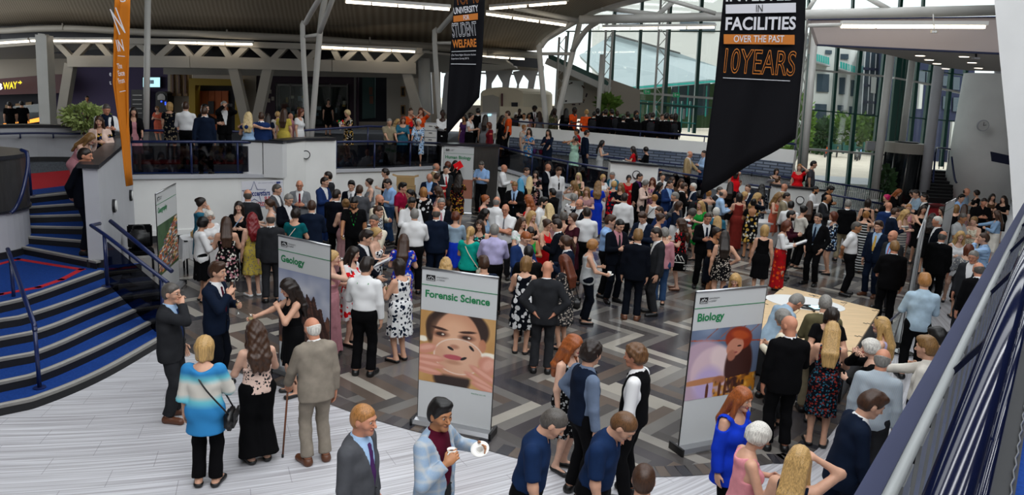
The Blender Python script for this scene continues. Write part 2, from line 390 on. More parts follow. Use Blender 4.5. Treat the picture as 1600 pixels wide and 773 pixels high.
 def head(s):
  k, H = s.hk, s.H
  def E(c, r, kk=.02, neg=False): return el(np.array(c)*k, np.array(r)*k, kk*k, H, neg)
  def C(a, b, ra, rb, kk=.02): return rc(np.array(a)*k, np.array(b)*k, ra*k, rb*k, kk*k, H)
  j = .92 if s.fem else 1.
  pr = [E((0, -.012, .025), (.076, .096, .091), .02), C((0, .018, -.005), (0, .042, -.072*1), .067, .043*j, .03), E((0, .064, -.094), (.024*j, .023, .021), .025),
    E((0, .066, .03), (.05, .024, .018), .02), E((.037, .052, -.022), (.028, .028, .028), .02), E((-.037, .052, -.022), (.028, .028, .028), .02)]
  for x in (-.031, .031): pr.append(E((x, .097, .010), (.02, .017, .014), .012, True))
  pr += [C((0, .083, .014), (0, .107, -.024), .0085, .0125 if not s.fem else .011, .008), E((.011, .095, -.030), (.008, .010, .007), .006), E((-.011, .095, -.030), (.008, .010, .007), .006),
    E((0, .083, -.053), (.024, .012, .0065), .006), E((0, .082, -.064), (.02, .012, .007), .006)]
  for x in (-1, 1): pr.append(E((x*.077, -.008, -.008), (.011, .021, .031), .008))
  pr.append(rc(H.pt(0, -.022*k, -.05*k), s.neck+(s.neck-H.c)*.25, .057*k*(.86 if s.fem else 1), .064*k*(.82 if s.fem else 1), .03))
  return pr
# ---- hair
def hair_grid(B, style, h):
 k, H = B.hk, B.H
 def E(c, r, kk=.02, neg=False): return el(np.array(c)*k, np.array(r)*k, kk*k, H, neg)
 def C(a, b, ra, rb, kk=.02, sy=1.): return rc(np.array(a)*k, np.array(b)*k, ra*k, rb*k, kk*k, H, sy)
 th = {'c': .008, 's': .004, 'q': .015, 'b': .007, 'f': .022, 'B': .022, 'l': .016, 'w': .026, 'p': .010, 'u': .012, 'y': .026, 'a': .04}[style]
 pr = [E((0, -.013, .027), (.077+th, .097+th, .092+th), .02)]
 tn = 18.+B.seed % 7
 T = B.T; kk = B.k
 if style in 'cqbsy': pr.append(E((0, -.036, -.016), (.067+th, .073+th, .082+th), .03))
 if style == 'q': pr += [C((-.035, .055, .095), (.035, .06, .10), .030, .028, .03), E((0, .0, .10), (.07, .08, .04), .03)]
 if style in 'BflwpuY': pr.append(E((0, -.02, .0), (.078+th, .088+th, .09+th), .02))
 if style == 'f': pr.append(E((0, -.05, -.01), (.08, .075, .095), .03))
 if style == 'B': pr += [C((-.052, -.02, .0), (-.062, -.01, -.12), .05, .036, .03, 1.3), C((.052, -.02, .0), (.062, -.01, -.12), .05, .036, .03, 1.3), C((0, -.07, 0), (0, -.075, -.12), .06, .045, .03)]
 if style in 'lw':
  wd = 1.25 if style == 'w' else 1.
  bot = -.36 if style == 'l' else -.32
  bk = T.pt(0, -.155*kk, (.46+bot*.62)*kk); mid = T.pt(0, -.13*kk, .40*kk); top = H.pt(0, -.075*k, -.02*k)
  hb = Frame(T.R, (0, 0, 0))
  for sx in (-.055, 0, .055):
   s0 = H.R@vec(sx*.9*k, 0, 0); s1 = T.R@vec(sx*1.15*wd*k, .0, 0)
   pr += [rc(top+s0, mid+s1, .055*k*wd, .048*k*wd, .03), rc(mid+s1, bk+s1*.9, .046*k*wd, .026*k*wd, .03)]
  for sx in (-1, 1):
   a = H.pt(sx*.075*k, .005*k, -.01*k); b = T.pt(sx*.092*kk, .01*kk, .455*kk)
   pr.append(rc(a, b, .030*k*wd, .032*k*wd, .025))
   if B.seed % 3: pr.append(rc(b, T.pt(sx*.095*kk, .10*kk, .31*kk), .030*k*wd, .016*k, .025))
 if style == 'p': pr += [E((0, -.115, .045), (.03, .03, .03)), C((0, -.125, .04), (0, -.155, -.10), .028, .032, .02), C((0, -.155, -.10), (0, -.14, -.24), .032, .012, .02)]
 if style == 'u': pr += [E((0, -.115, .05), (.045, .042, .045), .012), E((0, -.06, .06), (.07, .06, .06), .03)]
 if style in 'ya': pr.append(E((0, -.02, .02), (.095, .105, .11), .03))
 g = Grid(pr, h, .03)
 X, Y, Z = g.XYZ(); x, y, z = H.inv(X, Y, Z); x, y, z = x/k, y/k, z/k
 d = g.d
 if style in 'cqbsya':
  cut = -.757*y+.653*z+(.0252 if style != 's' else .022)
  cut = np.minimum(cut, .9*(z+(.105 if style == 'b' else .085))+0*y) if style != 'a' else cut+.01
  ear = np.maximum(np.abs(z+.008)-.03, np.abs(y+.004)-.018)  # clear the ears
  d = np.maximum(d+th*k*.9*np.clip(1-cut/.03, 0, 1), -cut*k)
  d = np.maximum(d, -np.maximum(ear, .068-np.abs(x))*k)
  if style == 'b': d = np.maximum(d, (z-.028-.25*np.maximum(-y-.05, 0))*k)
  if style in 'q': d = d-.004*np.sin(60*x+20*y)*np.sin(50*y+9)*k
  if style in 'ya': d = d-.008*np.sin(75*x+tn)*np.sin(70*y)*np.sin(65*z+tn)*k
 else:
  hw = {'f': .058, 'B': .058, 'l': .056, 'w': .058, 'p': .066, 'u': .066}[style]
  wz = .062 if style in 'pu' else .055
  face = np.maximum(np.maximum(.022-y, np.abs(x)-hw-.12*np.maximum(-z, 0)), z-wz+1.4*x*x*8)
  under = np.maximum(np.maximum(z+.052, .012-y), np.abs(x)-.063)
  d = np.maximum(d, -face*k)
  if style in 'pu':
   cut = -.757*y+.653*z+.0252
   d = np.maximum(d, np.where(y < -.1, -1, -cut*k))
  if style == 'f': d = np.maximum(d, (-.075-z-.4*np.minimum(y+.02, 0)*0)*k)
  d = np.maximum(d, np.where(z < -.03, (y-.03)*k, -1))if style in 'B' else d
  if style == 'w': d = d-.005*np.sin(52*z+14*np.abs(x)+tn)*np.sin(46*x+tn)*k-.004*np.sin(90*x)*np.sin(70*z)*k
  elif style in 'lB': d = d-.0022*np.sin(160*x+tn)*k
  elif style == 'f': d = d-.004*np.sin(70*x+tn)*np.sin(60*z)*k
 g.d = d.astype(np.float32)
 return g
# ---- dressing the figures
RES = [dict(body=.019, cloth=.0145, head=.0062, hand=.0062, hair=.0088, shoe=.012),
  dict(body=.026, cloth=.020, head=.0098, hand=.011, hair=.0125, shoe=.018),
  dict(body=.034, cloth=.028, head=.0155, hand=.016, hair=.018, shoe=.024)]
def mesh_from(name, V, Q, mats, mi=None, smooth=True):
 me = bpy.data.meshes.new(name)
 nv, nq = len(V), len(Q)
 me.vertices.add(nv); me.vertices.foreach_set('co', np.asarray(V, np.float32).ravel())
 me.loops.add(nq*4); me.loops.foreach_set('vertex_index', np.asarray(Q, np.int32).ravel())
 me.polygons.add(nq); me.polygons.foreach_set('loop_start', np.arange(nq, dtype=np.int32)*4)
 try: me.polygons.foreach_set('loop_total', np.full(nq, 4, np.int32))
 except Exception: pass
 for m in mats: me.materials.append(m)
 if mi is not None: me.polygons.foreach_set('material_index', np.asarray(mi, np.int32))
 if smooth: me.polygons.foreach_set('use_smooth', np.ones(nq, bool))
 me.update(calc_edges=True)
 return me
def piece(name, grid, mat, parent, kind=None):
 V, Q = surfnet(grid)
 if len(Q) == 0: return None
 me = mesh_from(name, V, Q, [mat])
 o = bpy.data.objects.new(name, me); COL.objects.link(o); o.parent = parent
 return o
def folds(d, X, Y, Z, amp, ph):
 return d+amp*(np.sin(21*Z+11*X+ph)*np.sin(17*Y-9*X+1.7*ph)+.6*np.sin(37*Z-15*Y+ph)*np.sin(25*X+ph))
def body_mesh(B, res, skin, lip, beard=None, bare=True):
 parts = []
 g = Grid(B.torso(0)+B.arm(-1)+B.arm(1)+B.leg(-1)+B.leg(1)+B.feet(), res['body'])
 _, _, Z = g.XYZ(); g.d = np.maximum(g.d, .004-Z)
 parts.append((surfnet(g), 0))
 gh = Grid(B.head(), res['head']); parts.append((surfnet(gh), 1))
 for sd in (-1, 1): parts.append((surfnet(Grid(B.hand(sd), res['hand'], .02)), 0))
 VV, QQ, MI, n = [], [], [], 0
 for (V, Q), kd in parts:
  mi = np.zeros(len(Q), int)
  if kd:
   C = V[Q].mean(1); L = (C-B.H.c)@B.H.R/B.hk
   x, y, z = L[:, 0], L[:, 1], L[:, 2]
   lips = (y > .07) & ((x/.027)**2+((z+.0585)/(.0125 if B.fem else .0085))**2 < 1)
   if beard is not None:
    be = (y > -.01) & (z < -.036) & (z > -.135) & ((np.abs(x) > .028) | (z < -.072) | (z > -.048)) & (y > .02-.2*np.abs(x)) & ~((z > -.04) & (np.abs(x) < .03))
    mi[be] = 2
   mi[lips] = 1
  VV.append(V); QQ.append(Q+n); MI.append(mi); n += len(V)
 return mesh_from('person', np.concatenate(VV), np.concatenate(QQ), [skin, lip]+([beard] if beard is not None else []), np.concatenate(MI))
def prim_mesh(name, items, mats, parent, seg=10):
 """small tubes and balls: items are (points, radius, material index) or ('ball', centre, radius, material index)"""
 bm = bmesh.new()
 for it in items:
  if isinstance(it[0], str):
   r = bmesh.ops.create_uvsphere(bm, u_segments=seg, v_segments=max(6, seg//2+2), radius=it[2], matrix=Matrix.Translation(Vector(it[1])))
   for v in r['verts']:
    for f in v.link_faces: f.material_index = it[3]
  else: tube(bm, it[0], it[1], seg if len(it) < 4 else it[3], it[2])
 for f in bm.faces: f.smooth = True
 me = bpy.data.meshes.new(name); bm.to_mesh(me); bm.free()
 for m in mats: me.materials.append(m)
 o = bpy.data.objects.new(name, me); COL.objects.link(o); o.parent = parent
 return o
def face_details(B, root, res_i, haircol, glasses=None, eyes=True):
 H, k = B.H, B.hk
 if eyes:
  for sx in (-1, 1):
   c = H.pt(sx*.031*k, .0775*k, .010*k)
   o = prim_mesh('eye', [('ball', c, .0104*k, 0), ('ball', H.pt(sx*.031*k, .0795*k, .0100*k), .0090*k, 1)], [M('eyewhite'), M('iris')], root, 10 if res_i == 0 else 6)
   if res_i < 2:
    prim_mesh('eyebrow', [([H.pt(sx*.014*k, .0905*k, .030*k), H.pt(sx*.032*k, .087*k, .037*k), H.pt(sx*.050*k, .073*k, .030*k)], .0034*k, 0, 5)], [haircol], root)
 if glasses:
  items = []
  for sx in (-1, 1):
   ring = [H.pt((sx*.033+.021*math.cos(t))*k, (.102-.25*abs(.021*math.cos(t)+sx*.0)*.3)*k, (.006+.016*math.sin(t))*k) for t in np.linspace(0, 2*math.pi, 13)]
   items.append((ring, .0016*k, 0, 4)); items.append(([H.pt(sx*.054*k, .10*k, .012*k), H.pt(sx*.081*k, .06*k, .012*k), H.pt(sx*.083*k, -.01*k, .006*k)], .0016*k, 0, 4))
  items.append(([H.pt(-.012*k, .104*k, .012*k), H.pt(.012*k, .104*k, .012*k)], .0016*k, 0, 4))
  mats = [M('black_plastic')]
  if glasses in ('sun', 'top'):
   mats.append(M('dark_lens'))
  o = prim_mesh('glasses', items, mats, root)
  if glasses == 'sun':
   prim_mesh('lens', [('ball', H.pt(sx*.033*k, .093*k, .006*k), .0185*k, 0) for sx in (-1, 1)], [M('dark_lens')], o, 8)
  if glasses == 'top':
   o.matrix_basis = Matrix.Translation(Vector(H.R@vec(0, -.045*k, .09*k)))
   prim_mesh('lens', [('ball', H.pt(sx*.033*k, .094*k, .006*k), .0175*k, 0) for sx in (-1, 1)], [M('dark_lens')], o, 8)
def band(name, g_d, g, T, k, width, z0, z1, o, mat, parent, front=True):
 """a strip lying on a garment: tie, placket or lanyard"""
 g2 = copy.copy(g)
 X, Y, Z = g.XYZ(); x, y, z = T.inv(X, Y, Z)
 w = width(z) if callable(width) else width
 d = np.maximum(np.maximum(g_d-o, np.abs(x)-w), np.maximum(z0-z, z-z1))
 d = np.maximum(d, .02-y)
 g2.d = d.astype(np.float32)
 return piece(name, g2, mat, parent)
def make_person(B, outfit, top, bot, hair, haircol, skin, lip, opt, ri):
 res = RES[ri]; k, T = B.k, B.T
 ph = B.seed*1.3
 hc = M_hair(haircol); sk = M_skin(skin)
 root = bpy.data.objects.new('person', body_mesh(B, res, sk, M_lip(skin, B.fem), hc if opt.get('beard') else None)); COL.objects.link(root)
 if hair != 'n': piece('hair', hair_grid(B, hair, res['hair']), hc, root)
 if ri < 2 or opt.get('face'): face_details(B, root, ri, hc, opt.get('gl'), eyes=opt.get('eyes', True))
 topm = M_cloth(top); botm = M_cloth(bot)
 hcl = res['cloth']; amp = (.0035, .003, .002)[ri]
 o1 = .012
 def sleeves(o, ln, slack=0.):
  return B.arm(-1, o, ln, True, slack)+B.arm(1, o, ln, True, slack)
 def grid_for(pr, sl, h):
  g = Grid(pr, h)
  if sl:
   e = dict(sl[0]); lo = np.min([p['bb'][0] for p in pr+sl], 0); hi = np.max([p['bb'][1] for p in pr+sl], 0)
   e['bb'] = (lo, hi); e['f'] = lambda X, Y, Z: X*0+Y*0+Z*0+.5
   g = Grid([e]+pr, h)
  return g
 def addsl(g, sl):
  for p in sl:
   p = dict(p); p['k'] = .018; g.add(p)
 def cutbody(g, lo, neckz=None, neckline=None):
  X, Y, Z = g.XYZ(); x, y, z = T.inv(X, Y, Z); d = folds(g.d, X, Y, Z, amp, ph)
  body = np.abs(x) < .17*k*B.girth
  d = np.maximum(d, lo-z)
  if neckz is not None: d = np.maximum(d, z-neckz)
  if neckline: d = np.maximum(d, -neckline(x, y, z))
  g.d = d.astype(np.float32); return x, y, z
 o_type = outfit[0]
 # ---- legs
 low = None
 if o_type in 'SVLHT': low = 't'
 else: low = outfit[2]
 dress = o_type == 'D'
 if low == 't':
  flare = opt.get('flare', 0.)
  pr = B.torso(.013)[:2]+B.torso(.013)[4:5]
  for sd in (-1, 1): pr += B.leg(sd, .017+flare*.4, 1.97, True, .02+flare)
  g = Grid(pr, hcl); X, Y, Z = g.XYZ(); x, y, z = T.inv(X, Y, Z)
  g.d = np.maximum(folds(g.d, X, Y, Z, amp*1.2, ph+2), np.maximum(z-.085*k, .012-Z)).astype(np.float32)
  piece('trousers', g, botm, root)
 else:
  hz = {'k': .47, 'm': .07, 's': .66, 'c': .36}[low]*k
  fl = opt.get('skirt', {'k': .20, 'm': .25, 's': .185, 'c': .22}[low])*k*B.girth
  z0 = 1.06*k; c = T.pt(0, 0, .10*k); cb = vec(0, (B.hip[1][1]+B.ank[1][1])/2 if not opt.get('sit') else .2, hz)
  q = B.girth
  pr = B.torso(.015)[:2]+[rc((0, cb[1]*.3, .97*k), cb, .165*k*q, max(fl, .2*k), .06, ID, .80, capb=True)]
  for sd in (-1, 1): pr += B.leg(sd, .016, min(.95, (B.hip[sd][2]-hz)/(.43*k)), True) if not opt.get('sit') else B.leg(sd, .02, 1.05, True)
  g = Grid(pr, hcl); X, Y, Z = g.XYZ()
  th = np.arctan2(Y-cb[1], X); t = np.clip((.95*k-Z)/(.95*k-hz), 0, 1)
  nf = 7+B.seed % 4
  d = g.d+t*(fl*.075)*(np.sin(nf*th+ph)+.5*np.sin((2*nf+1)*th+ph*2))
  x_, y_, z_ = T.inv(X, Y, Z); d = np.maximum(np.maximum(d, hz-Z), z_-.13*k)
  g.d = d.astype(np.float32)
  skirtg = g
  if not dress: piece('skirt', g, botm, root)
 # ---- tops
 if o_type == 'S':
  shirt = M_cloth(opt.get('shirt', 'white')); tie = opt.get('tie')
  gs = Grid(B.torso(.010)+[rc(T.pt(0, -.012*k, .45*k), T.pt(0, .006*k, .535*k), .078*k, .066*k, .02, None, 1., True)], hcl*.9)
  x, y, z = cutbody(gs, 0.0)
  dshirt = gs.d.copy(); piece('shirt', gs, shirt, root)
  if tie: band('tie', dshirt, gs, T, k, lambda z: .022*k+np.clip(.42*k-z, 0, .35*k)*.07, .10*k, .475*k, .011, M_cloth(tie), root)
  if opt.get('lan'): band('lanyard', dshirt, gs, T, k, lambda z: 0*z+.012*k, .17*k, .47*k, .014, M_cloth(opt['lan']), root)
  q = B.girth
  pj = B.torso(.021)+[rc((-.15*k, -.012*k, .425*k), (.15*k, -.012*k, .425*k), .062*k+.008, .062*k+.008, .04, T, .95),
       rc((-.03*q, .008*k, .22*k), (-.03*q, .004*k, -.13*k), .155*k*q, .172*k*q, .06, T, .76), rc((.03*q, .008*k, .22*k), (.03*q, .004*k, -.13*k), .155*k*q, .172*k*q, .06, T, .76)]
  g = grid_for(pj, sleeves(.016, 1.93, .009), hcl); X, Y, Z = g.XYZ(); x, y, z = T.inv(X, Y, Z)
  d = folds(g.d, X, Y, Z, amp, ph)
  openz = .13*k
  wv = np.where(z > openz, .012*k+(z-openz)*.21, .004*k+np.clip(openz-z, 0, 1)*.10)
  if opt.get('open'): wv = wv+.035*k
  lap = np.clip(1-np.abs(np.abs(x)-wv-.03*k)/(.03*k), 0, 1)*(z > openz)*(y > 0)
  d = d-.007*np.minimum(1, lap*3)
  wedge = np.maximum(np.abs(x)-wv, np.maximum(.0-y, z-.60*k))
  col = np.maximum(np.sqrt(x*x+(y-.012*k)**2)-.075*k, .405*k-z)  # neck opening
  d = np.maximum(d, -wedge); d = np.maximum(d, -col)
  g.d = np.maximum(d, -.155*k-z).astype(np.float32)
  addsl(g, sleeves(.016, 1.93, .009))
  jk = piece('jacket', g, topm, root)
  if ri == 0:
   prim_mesh('button', [('ball', T.pt(.0, .165*k*q+.0, z_*k), .008, 0) for z_ in (.10, .02)], [M('black_plastic')], jk, 6)
 elif o_type in 'LHTV':
  ln = {'L': 1.93, 'H': .82, 'T': .72, 'V': 1.93}[o_type]
  if opt.get('roll'): ln = 1.3
  sc = opt.get('shirt') if o_type == 'V' else None
  mat = M_cloth(sc) if sc else topm
  slv = sleeves(.015, ln, .006); pr = B.torso(.017)
  if outfit != 'T': pr.append(rc(T.pt(0, -.012*k, .44*k), T.pt(0, .006*k, .53*k), .080*k, .068*k, .02, None, 1., True))
  else: pr = [p for p in pr]
  pr.append(rc((0, 0, .1*k), (0, 0, -.02*k), .148*k*B.girth+.012, .150*k*B.girth+.012, .04, T, .84))
  g = grid_for(pr, slv, hcl)
  neckline = None
  hem = (.055 if opt.get('tuck', o_type in 'LV') else -.12)*k
  if o_type == 'T': neckline = lambda x, y, z: np.maximum(np.sqrt(x*x+(y-.03*k)**2)-.075*k, .425*k-z-.0*y)
  else: neckline = lambda x, y, z: np.maximum(np.abs(x)-(.004+np.clip(z-.43*k, 0, 1)*.35), np.maximum(.02-y, .43*k-z))
  x, y, z = cutbody(g, hem, .505*k if o_type == 'T' else None, neckline)
  dsh = g.d.copy(); addsl(g, slv)
  piece('shirt', g, mat, root)
  if opt.get('tuck', o_type in 'LV') and ri < 2:
   gb = Grid([rc((0, .005, .045*k), (0, .005, .082*k), .151*k*B.girth, .150*k*B.girth, .01, T, .84)], .012)
   Xb, Yb, Zb = gb.XYZ(); xb, yb, zb = T.inv(Xb, Yb, Zb); gb.d = np.maximum(gb.d, np.abs(zb-.062*k)-.018).astype(np.float32)
   piece('belt', gb, M('black_leather'), root)
  if opt.get('tie'): band('tie', dsh, g, T, k, lambda z: .020*k+np.clip(.42*k-z, 0, .4*k)*.055, .09*k, .475*k, .010, M_cloth(opt['tie']), root)
  if opt.get('lan'):
   g2 = copy.copy(g); X, Y, Z = g.XYZ()
   vv = np.maximum(np.abs(np.abs(x)-np.clip((z-.16*k)*.26, 0, .085*k))-.008, np.where(z > .44*k, -1, .02-y))
   g2.d = np.maximum(np.maximum(dsh-.011, vv), np.maximum(.16*k-z, z-.47*k)).astype(np.float32)
   piece('lanyard', g2, M_cloth(opt['lan']), root)
  if o_type == 'V':
   pv = B.torso(.024)+[rc((0, 0, .1*k), (0, 0, -.03*k), .155*k*B.girth+.01, .157*k*B.girth+.01, .04, T, .84)]
   g = Grid(pv, hcl); X, Y, Z = g.XYZ(); x, y, z = T.inv(X, Y, Z); d = folds(g.d, X, Y, Z, amp*.6, ph)
   hole = np.maximum(.150*k-np.abs(x), np.sqrt((z-.40*k)**2+(y)**2)-.5)
   d = np.maximum(d, np.abs(x)-(.150*k+.02*np.clip(.3*k-z, 0, .1)))
   wv = .008*k+np.clip(z-.17*k, 0, 1)*.26
   d = np.maximum(d, -np.maximum(np.abs(x)-wv, np.maximum(-y, .10*k-z)))
   d = np.maximum(d, -np.maximum(np.sqrt(x*x+(y-.01*k)**2)-.085*k, .42*k-z))
   d = np.maximum(d, -.06*k-.25*np.clip(.06*k-np.abs(x), 0, 1)*(y > 0)-z)
   g.d = d.astype(np.float32); piece('waistcoat', g, topm, root)
   if opt.get('bow'):
    c = T.pt(0, .085*k, .475*k)
    g = Grid([rc(c, c+T.R@vec(sd*.045, -.005, 0), .008, .020, .004) for sd in (-1, 1)], .006, .02); piece('bow_tie', g, M_cloth('black'), root)
 else:
  sl = int(outfit[1]); ln = {0: 0, 1: 0, 2: .55, 3: 1.3, 4: 1.93}[sl]
  slack = opt.get('slack', .006 if sl != 2 else .012)
  pr = B.torso(.014 if not opt.get('loose') else .03)
  slv = sleeves(.012+(.012 if opt.get('loose') else 0), ln, slack) if ln else []
  hemz = (.02 if dress else opt.get('hem', -.10))*k
  if not dress: pr.append(rc((0, 0, .12*k), (0, 0, hemz), .125*k*B.girth+.012, .158*k*B.girth+(.05 if opt.get('loose') else .008), .05, T, .84))
  g = grid_for(pr, slv, hcl)
  depth = opt.get('neck', .40)*k; back = opt.get('back', .44)*k
  def neckline(x, y, z):
   w = .085*k+np.clip(z-.4*k, 0, 1)*.3
   fr = np.maximum(np.abs(x)-w*np.clip((z-depth)/(.04*k), 0, 1)**.5, np.maximum(depth-z, -.01-y))
   bk = np.maximum(np.abs(x)-w*np.clip((z-back)/(.04*k), 0, 1)**.5, np.maximum(back-z, y-.01))
   a = -np.minimum(fr, bk)
   if sl == 0: a = np.maximum(a, (z-.335*k))
   if sl == 1: a = np.maximum(a, np.where(z > .26*k, np.abs(x)-.128*k, -1))
   return a
  X, Y, Z = g.XYZ(); x, y, z = T.inv(X, Y, Z); d = folds(g.d, X, Y, Z, amp, ph)
  nl = neckline(x, y, z)
  d = np.maximum(d, nl)
  d = np.maximum(np.maximum(d, hemz-z), z-.485*k)
  g.d = d.astype(np.float32); addsl(g, slv)
  if opt.get('cold'):
   d = g.d; d = np.maximum(d, .072*k-np.sqrt((np.abs(x)-.19*k)**2+(y-.0)**2+(z-.42*k)**2)); g.d = d.astype(np.float32)
  if dress:
   Va, Qa = surfnet(g); Vb, Qb = surfnet(skirtg)
   me = mesh_from('dress', np.concatenate([Va, Vb]), np.concatenate([Qa, Qb+len(Va)]), [topm])
   o = bpy.data.objects.new('dress', me); COL.objects.link(o); o.parent = root
   if opt.get('sash'):
    gb = Grid([rc((0, .0, .105*k), (0, .0, .145*k), .128*k*B.girth, .126*k*B.girth, .01, T, .85)], .014)
    Xb, Yb, Zb = gb.XYZ(); xb, yb, zb = T.inv(Xb, Yb, Zb); gb.d = np.maximum(gb.d, np.abs(zb-.125*k)-.022).astype(np.float32); piece('sash', gb, M_cloth(opt['sash']), root)
  else: piece('blouse', g, topm, root)
  if opt.get('cardi'):
   csv = sleeves(.018, {3: 1.3}.get(opt.get('csl'), 1.9), .008); pc = B.torso(.024)+[rc((0, 0, .12*k), (0, 0, opt.get('chem', -.12)*k), .135*k*B.girth+.015, .17*k*B.girth+.01, .05, T, .84)]
   g = grid_for(pc, csv, hcl); X, Y, Z = g.XYZ(); x, y, z = T.inv(X, Y, Z); d = folds(g.d, X, Y, Z, amp, ph)
   d = np.maximum(d, -np.maximum(np.abs(x)-(.045*k+np.clip(.2*k-z, 0, 1)*.12), -y)); d = np.maximum(d, -np.maximum(np.sqrt(x*x+(y-.01)**2)-.08*k, .42*k-z))
   d = np.maximum(d, opt.get('chem', -.12)*k-z); g.d = d.astype(np.float32); addsl(g, csv); piece('cardigan', g, M_cloth(opt['cardi']), root)
 if opt.get('scarf'):
  c = T.pt(0, .0, .475*k)
  g = Grid([rc(T.pt(-.04*k, .0, .475*k), T.pt(.04*k, .03*k, .465*k), .085*k, .085*k, .02, ID, 1.), rc(T.pt(.02*k, .10*k, .44*k), T.pt(.03*k, .15*k, .17*k), .04*k, .035*k, .03)], .012)
  piece('scarf', g, M_cloth(opt['scarf']), root)
 # ---- shoes
 sc = opt.get('shoe', 'black')
 if sc != 'none':
  g = Grid(B.feet(.011), res['shoe']); X, Y, Z = g.XYZ()
  d = np.maximum(g.d, -Z)
  topz = .088*k if not B.fem else .055*k
  d = np.maximum(d, Z-topz-.0*X)
  if B.fem:
   d = np.maximum(d, Z-topz)
  g.d = d.astype(np.float32); piece('shoes', g, M_cloth(sc) if sc not in ('black', 'brownl') else M('black_leather' if sc == 'black' else 'brown_leather'), root)
 return root
# ---- building helpers
def V3(p): return Vector([float(x) for x in p])
def link(name, bm, mats, parent=None, smooth=False):
 me = bpy.data.meshes.new(name); bmesh.ops.recalc_face_normals(bm, faces=bm.faces[:]); bm.to_mesh(me); bm.free()
 for m in (mats if isinstance(mats, (list, tuple)) else [mats]): me.materials.append(m)
 if smooth:
  for p in me.polygons: p.use_smooth = True
 o = bpy.data.objects.new(name, me); COL.objects.link(o)
 if parent is not None: o.parent = parent
 return o
def struct(name, bm, mats, parent=None):
 o = link(name, bm, mats, parent)
 if parent is None: o['kind'] = 'structure'
 return o
def tag(o, label, cat, group=None, kind=None):
 o['label'] = label; o['category'] = cat
 if group: o['group'] = group
 if kind: o['kind'] = kind
 return o
def empty(name, loc=(0, 0, 0), rz=0., label=None, cat=None, group=None):
 o = bpy.data.objects.new(name, None); COL.objects.link(o); o.location = V3(loc); o.rotation_euler = (0, 0, rz)
 if label: tag(o, label, cat, group)
 return o
def box(bm, c, s, rz=0., mi=0, R=None):
 m = Matrix.Translation(V3(c)) @ (R.to_4x4() if R is not None else Matrix.Rotation(rz, 4, 'Z')) @ Matrix.Diagonal((s[0], s[1], s[2], 1))
 r = bmesh.ops.create_cube(bm, size=1, matrix=m)
 fs = {f for v in r['verts'] for f in v.link_faces}
 for f in fs: f.material_index = mi
 return r['verts']
def beam(bm, a, b, w, t, mi=0, up=(0, 0, 1)):
 """rectangular bar from a to b: w across (horizontal), t along up"""
 a, b = V3(a), V3(b); d = b-a; L = d.length; d.normalize(); u = V3(up); x = d.cross(u)
 if x.length < 1e-4: x = Vector((1, 0, 0))
 x.normalize(); z = x.cross(d)
 R = Matrix((x, d, z)).transposed()
 return box(bm, (a+b)/2, (w, L, t), R=R, mi=mi)
def prism(bm, pts, z0, z1, mi=0, mtop=None):
 """plan polygon standing between z0 and z1 (numbers or per-point lists)"""
 n = len(pts); g = lambda z, i: z[i] if isinstance(z, (list, tuple, np.ndarray)) else z
 lo = [bm.verts.new((p[0], p[1], g(z0, i))) for i, p in enumerate(pts)]; hi = [bm.verts.new((p[0], p[1], g(z1, i))) for i, p in enumerate(pts)]
 for i in range(n):
  f = bm.faces.new((lo[i], lo[(i+1) % n], hi[(i+1) % n], hi[i])); f.material_index = mi
 f = bm.faces.new(hi); f.material_index = mi if mtop is None else mtop
 f = bm.faces.new(lo[::-1]); f.material_index = mi
def wall_strip(bm, pts, z0, z1, t=.12, mi=0):
 """upright wall along a polyline in plan, thickened away from the camera; z0 / z1 numbers or per-point lists"""
 P = [np.array(p[:2], float) for p in pts]; n = len(P); off = []
 for i in range(n):
  d = P[min(i+1, n-1)]-P[max(i-1, 0)]; d /= np.linalg.norm(d); q = np.array([-d[1], d[0]])
  if q @ P[i] < 0: q = -q
  off.append(P[i]+q*t)
 g = lambda z, i: z[i] if isinstance(z, (list, tuple, np.ndarray)) else z
 F = [[bm.verts.new((*P[i], g(z0, i))), bm.verts.new((*P[i], g(z1, i))), bm.verts.new((*off[i], g(z1, i))), bm.verts.new((*off[i], g(z0, i)))] for i in range(n)]
 for i in range(n-1):
  for j in range(4):
   f = bm.faces.new((F[i][j], F[i+1][j], F[i+1][(j+1) % 4], F[i][(j+1) % 4])); f.material_index = mi
 bm.faces.new(F[0]); bm.faces.new(F[-1][::-1])
def plate(bm, corners, t, mi=0):
 """a flat panel through the given corner points, t thick, pushed away from the camera"""
 C = [V3(c) for c in corners]; n = (C[1]-C[0]).cross(C[2]-C[0]).normalized()
 if n.dot(C[0]-Vector((0, 0, CAM_Z))) < 0: n = -n
 A = [bm.verts.new(c) for c in C]; B = [bm.verts.new(c+n*t) for c in C]; k = len(C)
 for f in [A, B[::-1]]+[(A[i], B[i], B[(i+1) % k], A[(i+1) % k]) for i in range(k)]: bm.faces.new(f).material_index = mi
def bmn(): return bmesh.new()
def smooth_line(pts, n=8):
 """Catmull-Rom curve through points"""
 P = [np.array(p, float) for p in pts]; P = [2*P[0]-P[1]]+P+[2*P[-1]-P[-2]]; out = []
 for i in range(1, len(P)-2):
  for j in range(n):
   t = j/n; a, b, c, d = P[i-1:i+3]
   out.append(.5*((2*b)+(-a+c)*t+(2*a-5*b+4*c-d)*t*t+(-a+3*b-3*c+d)*t**3))
 out.append(P[-2]); return out
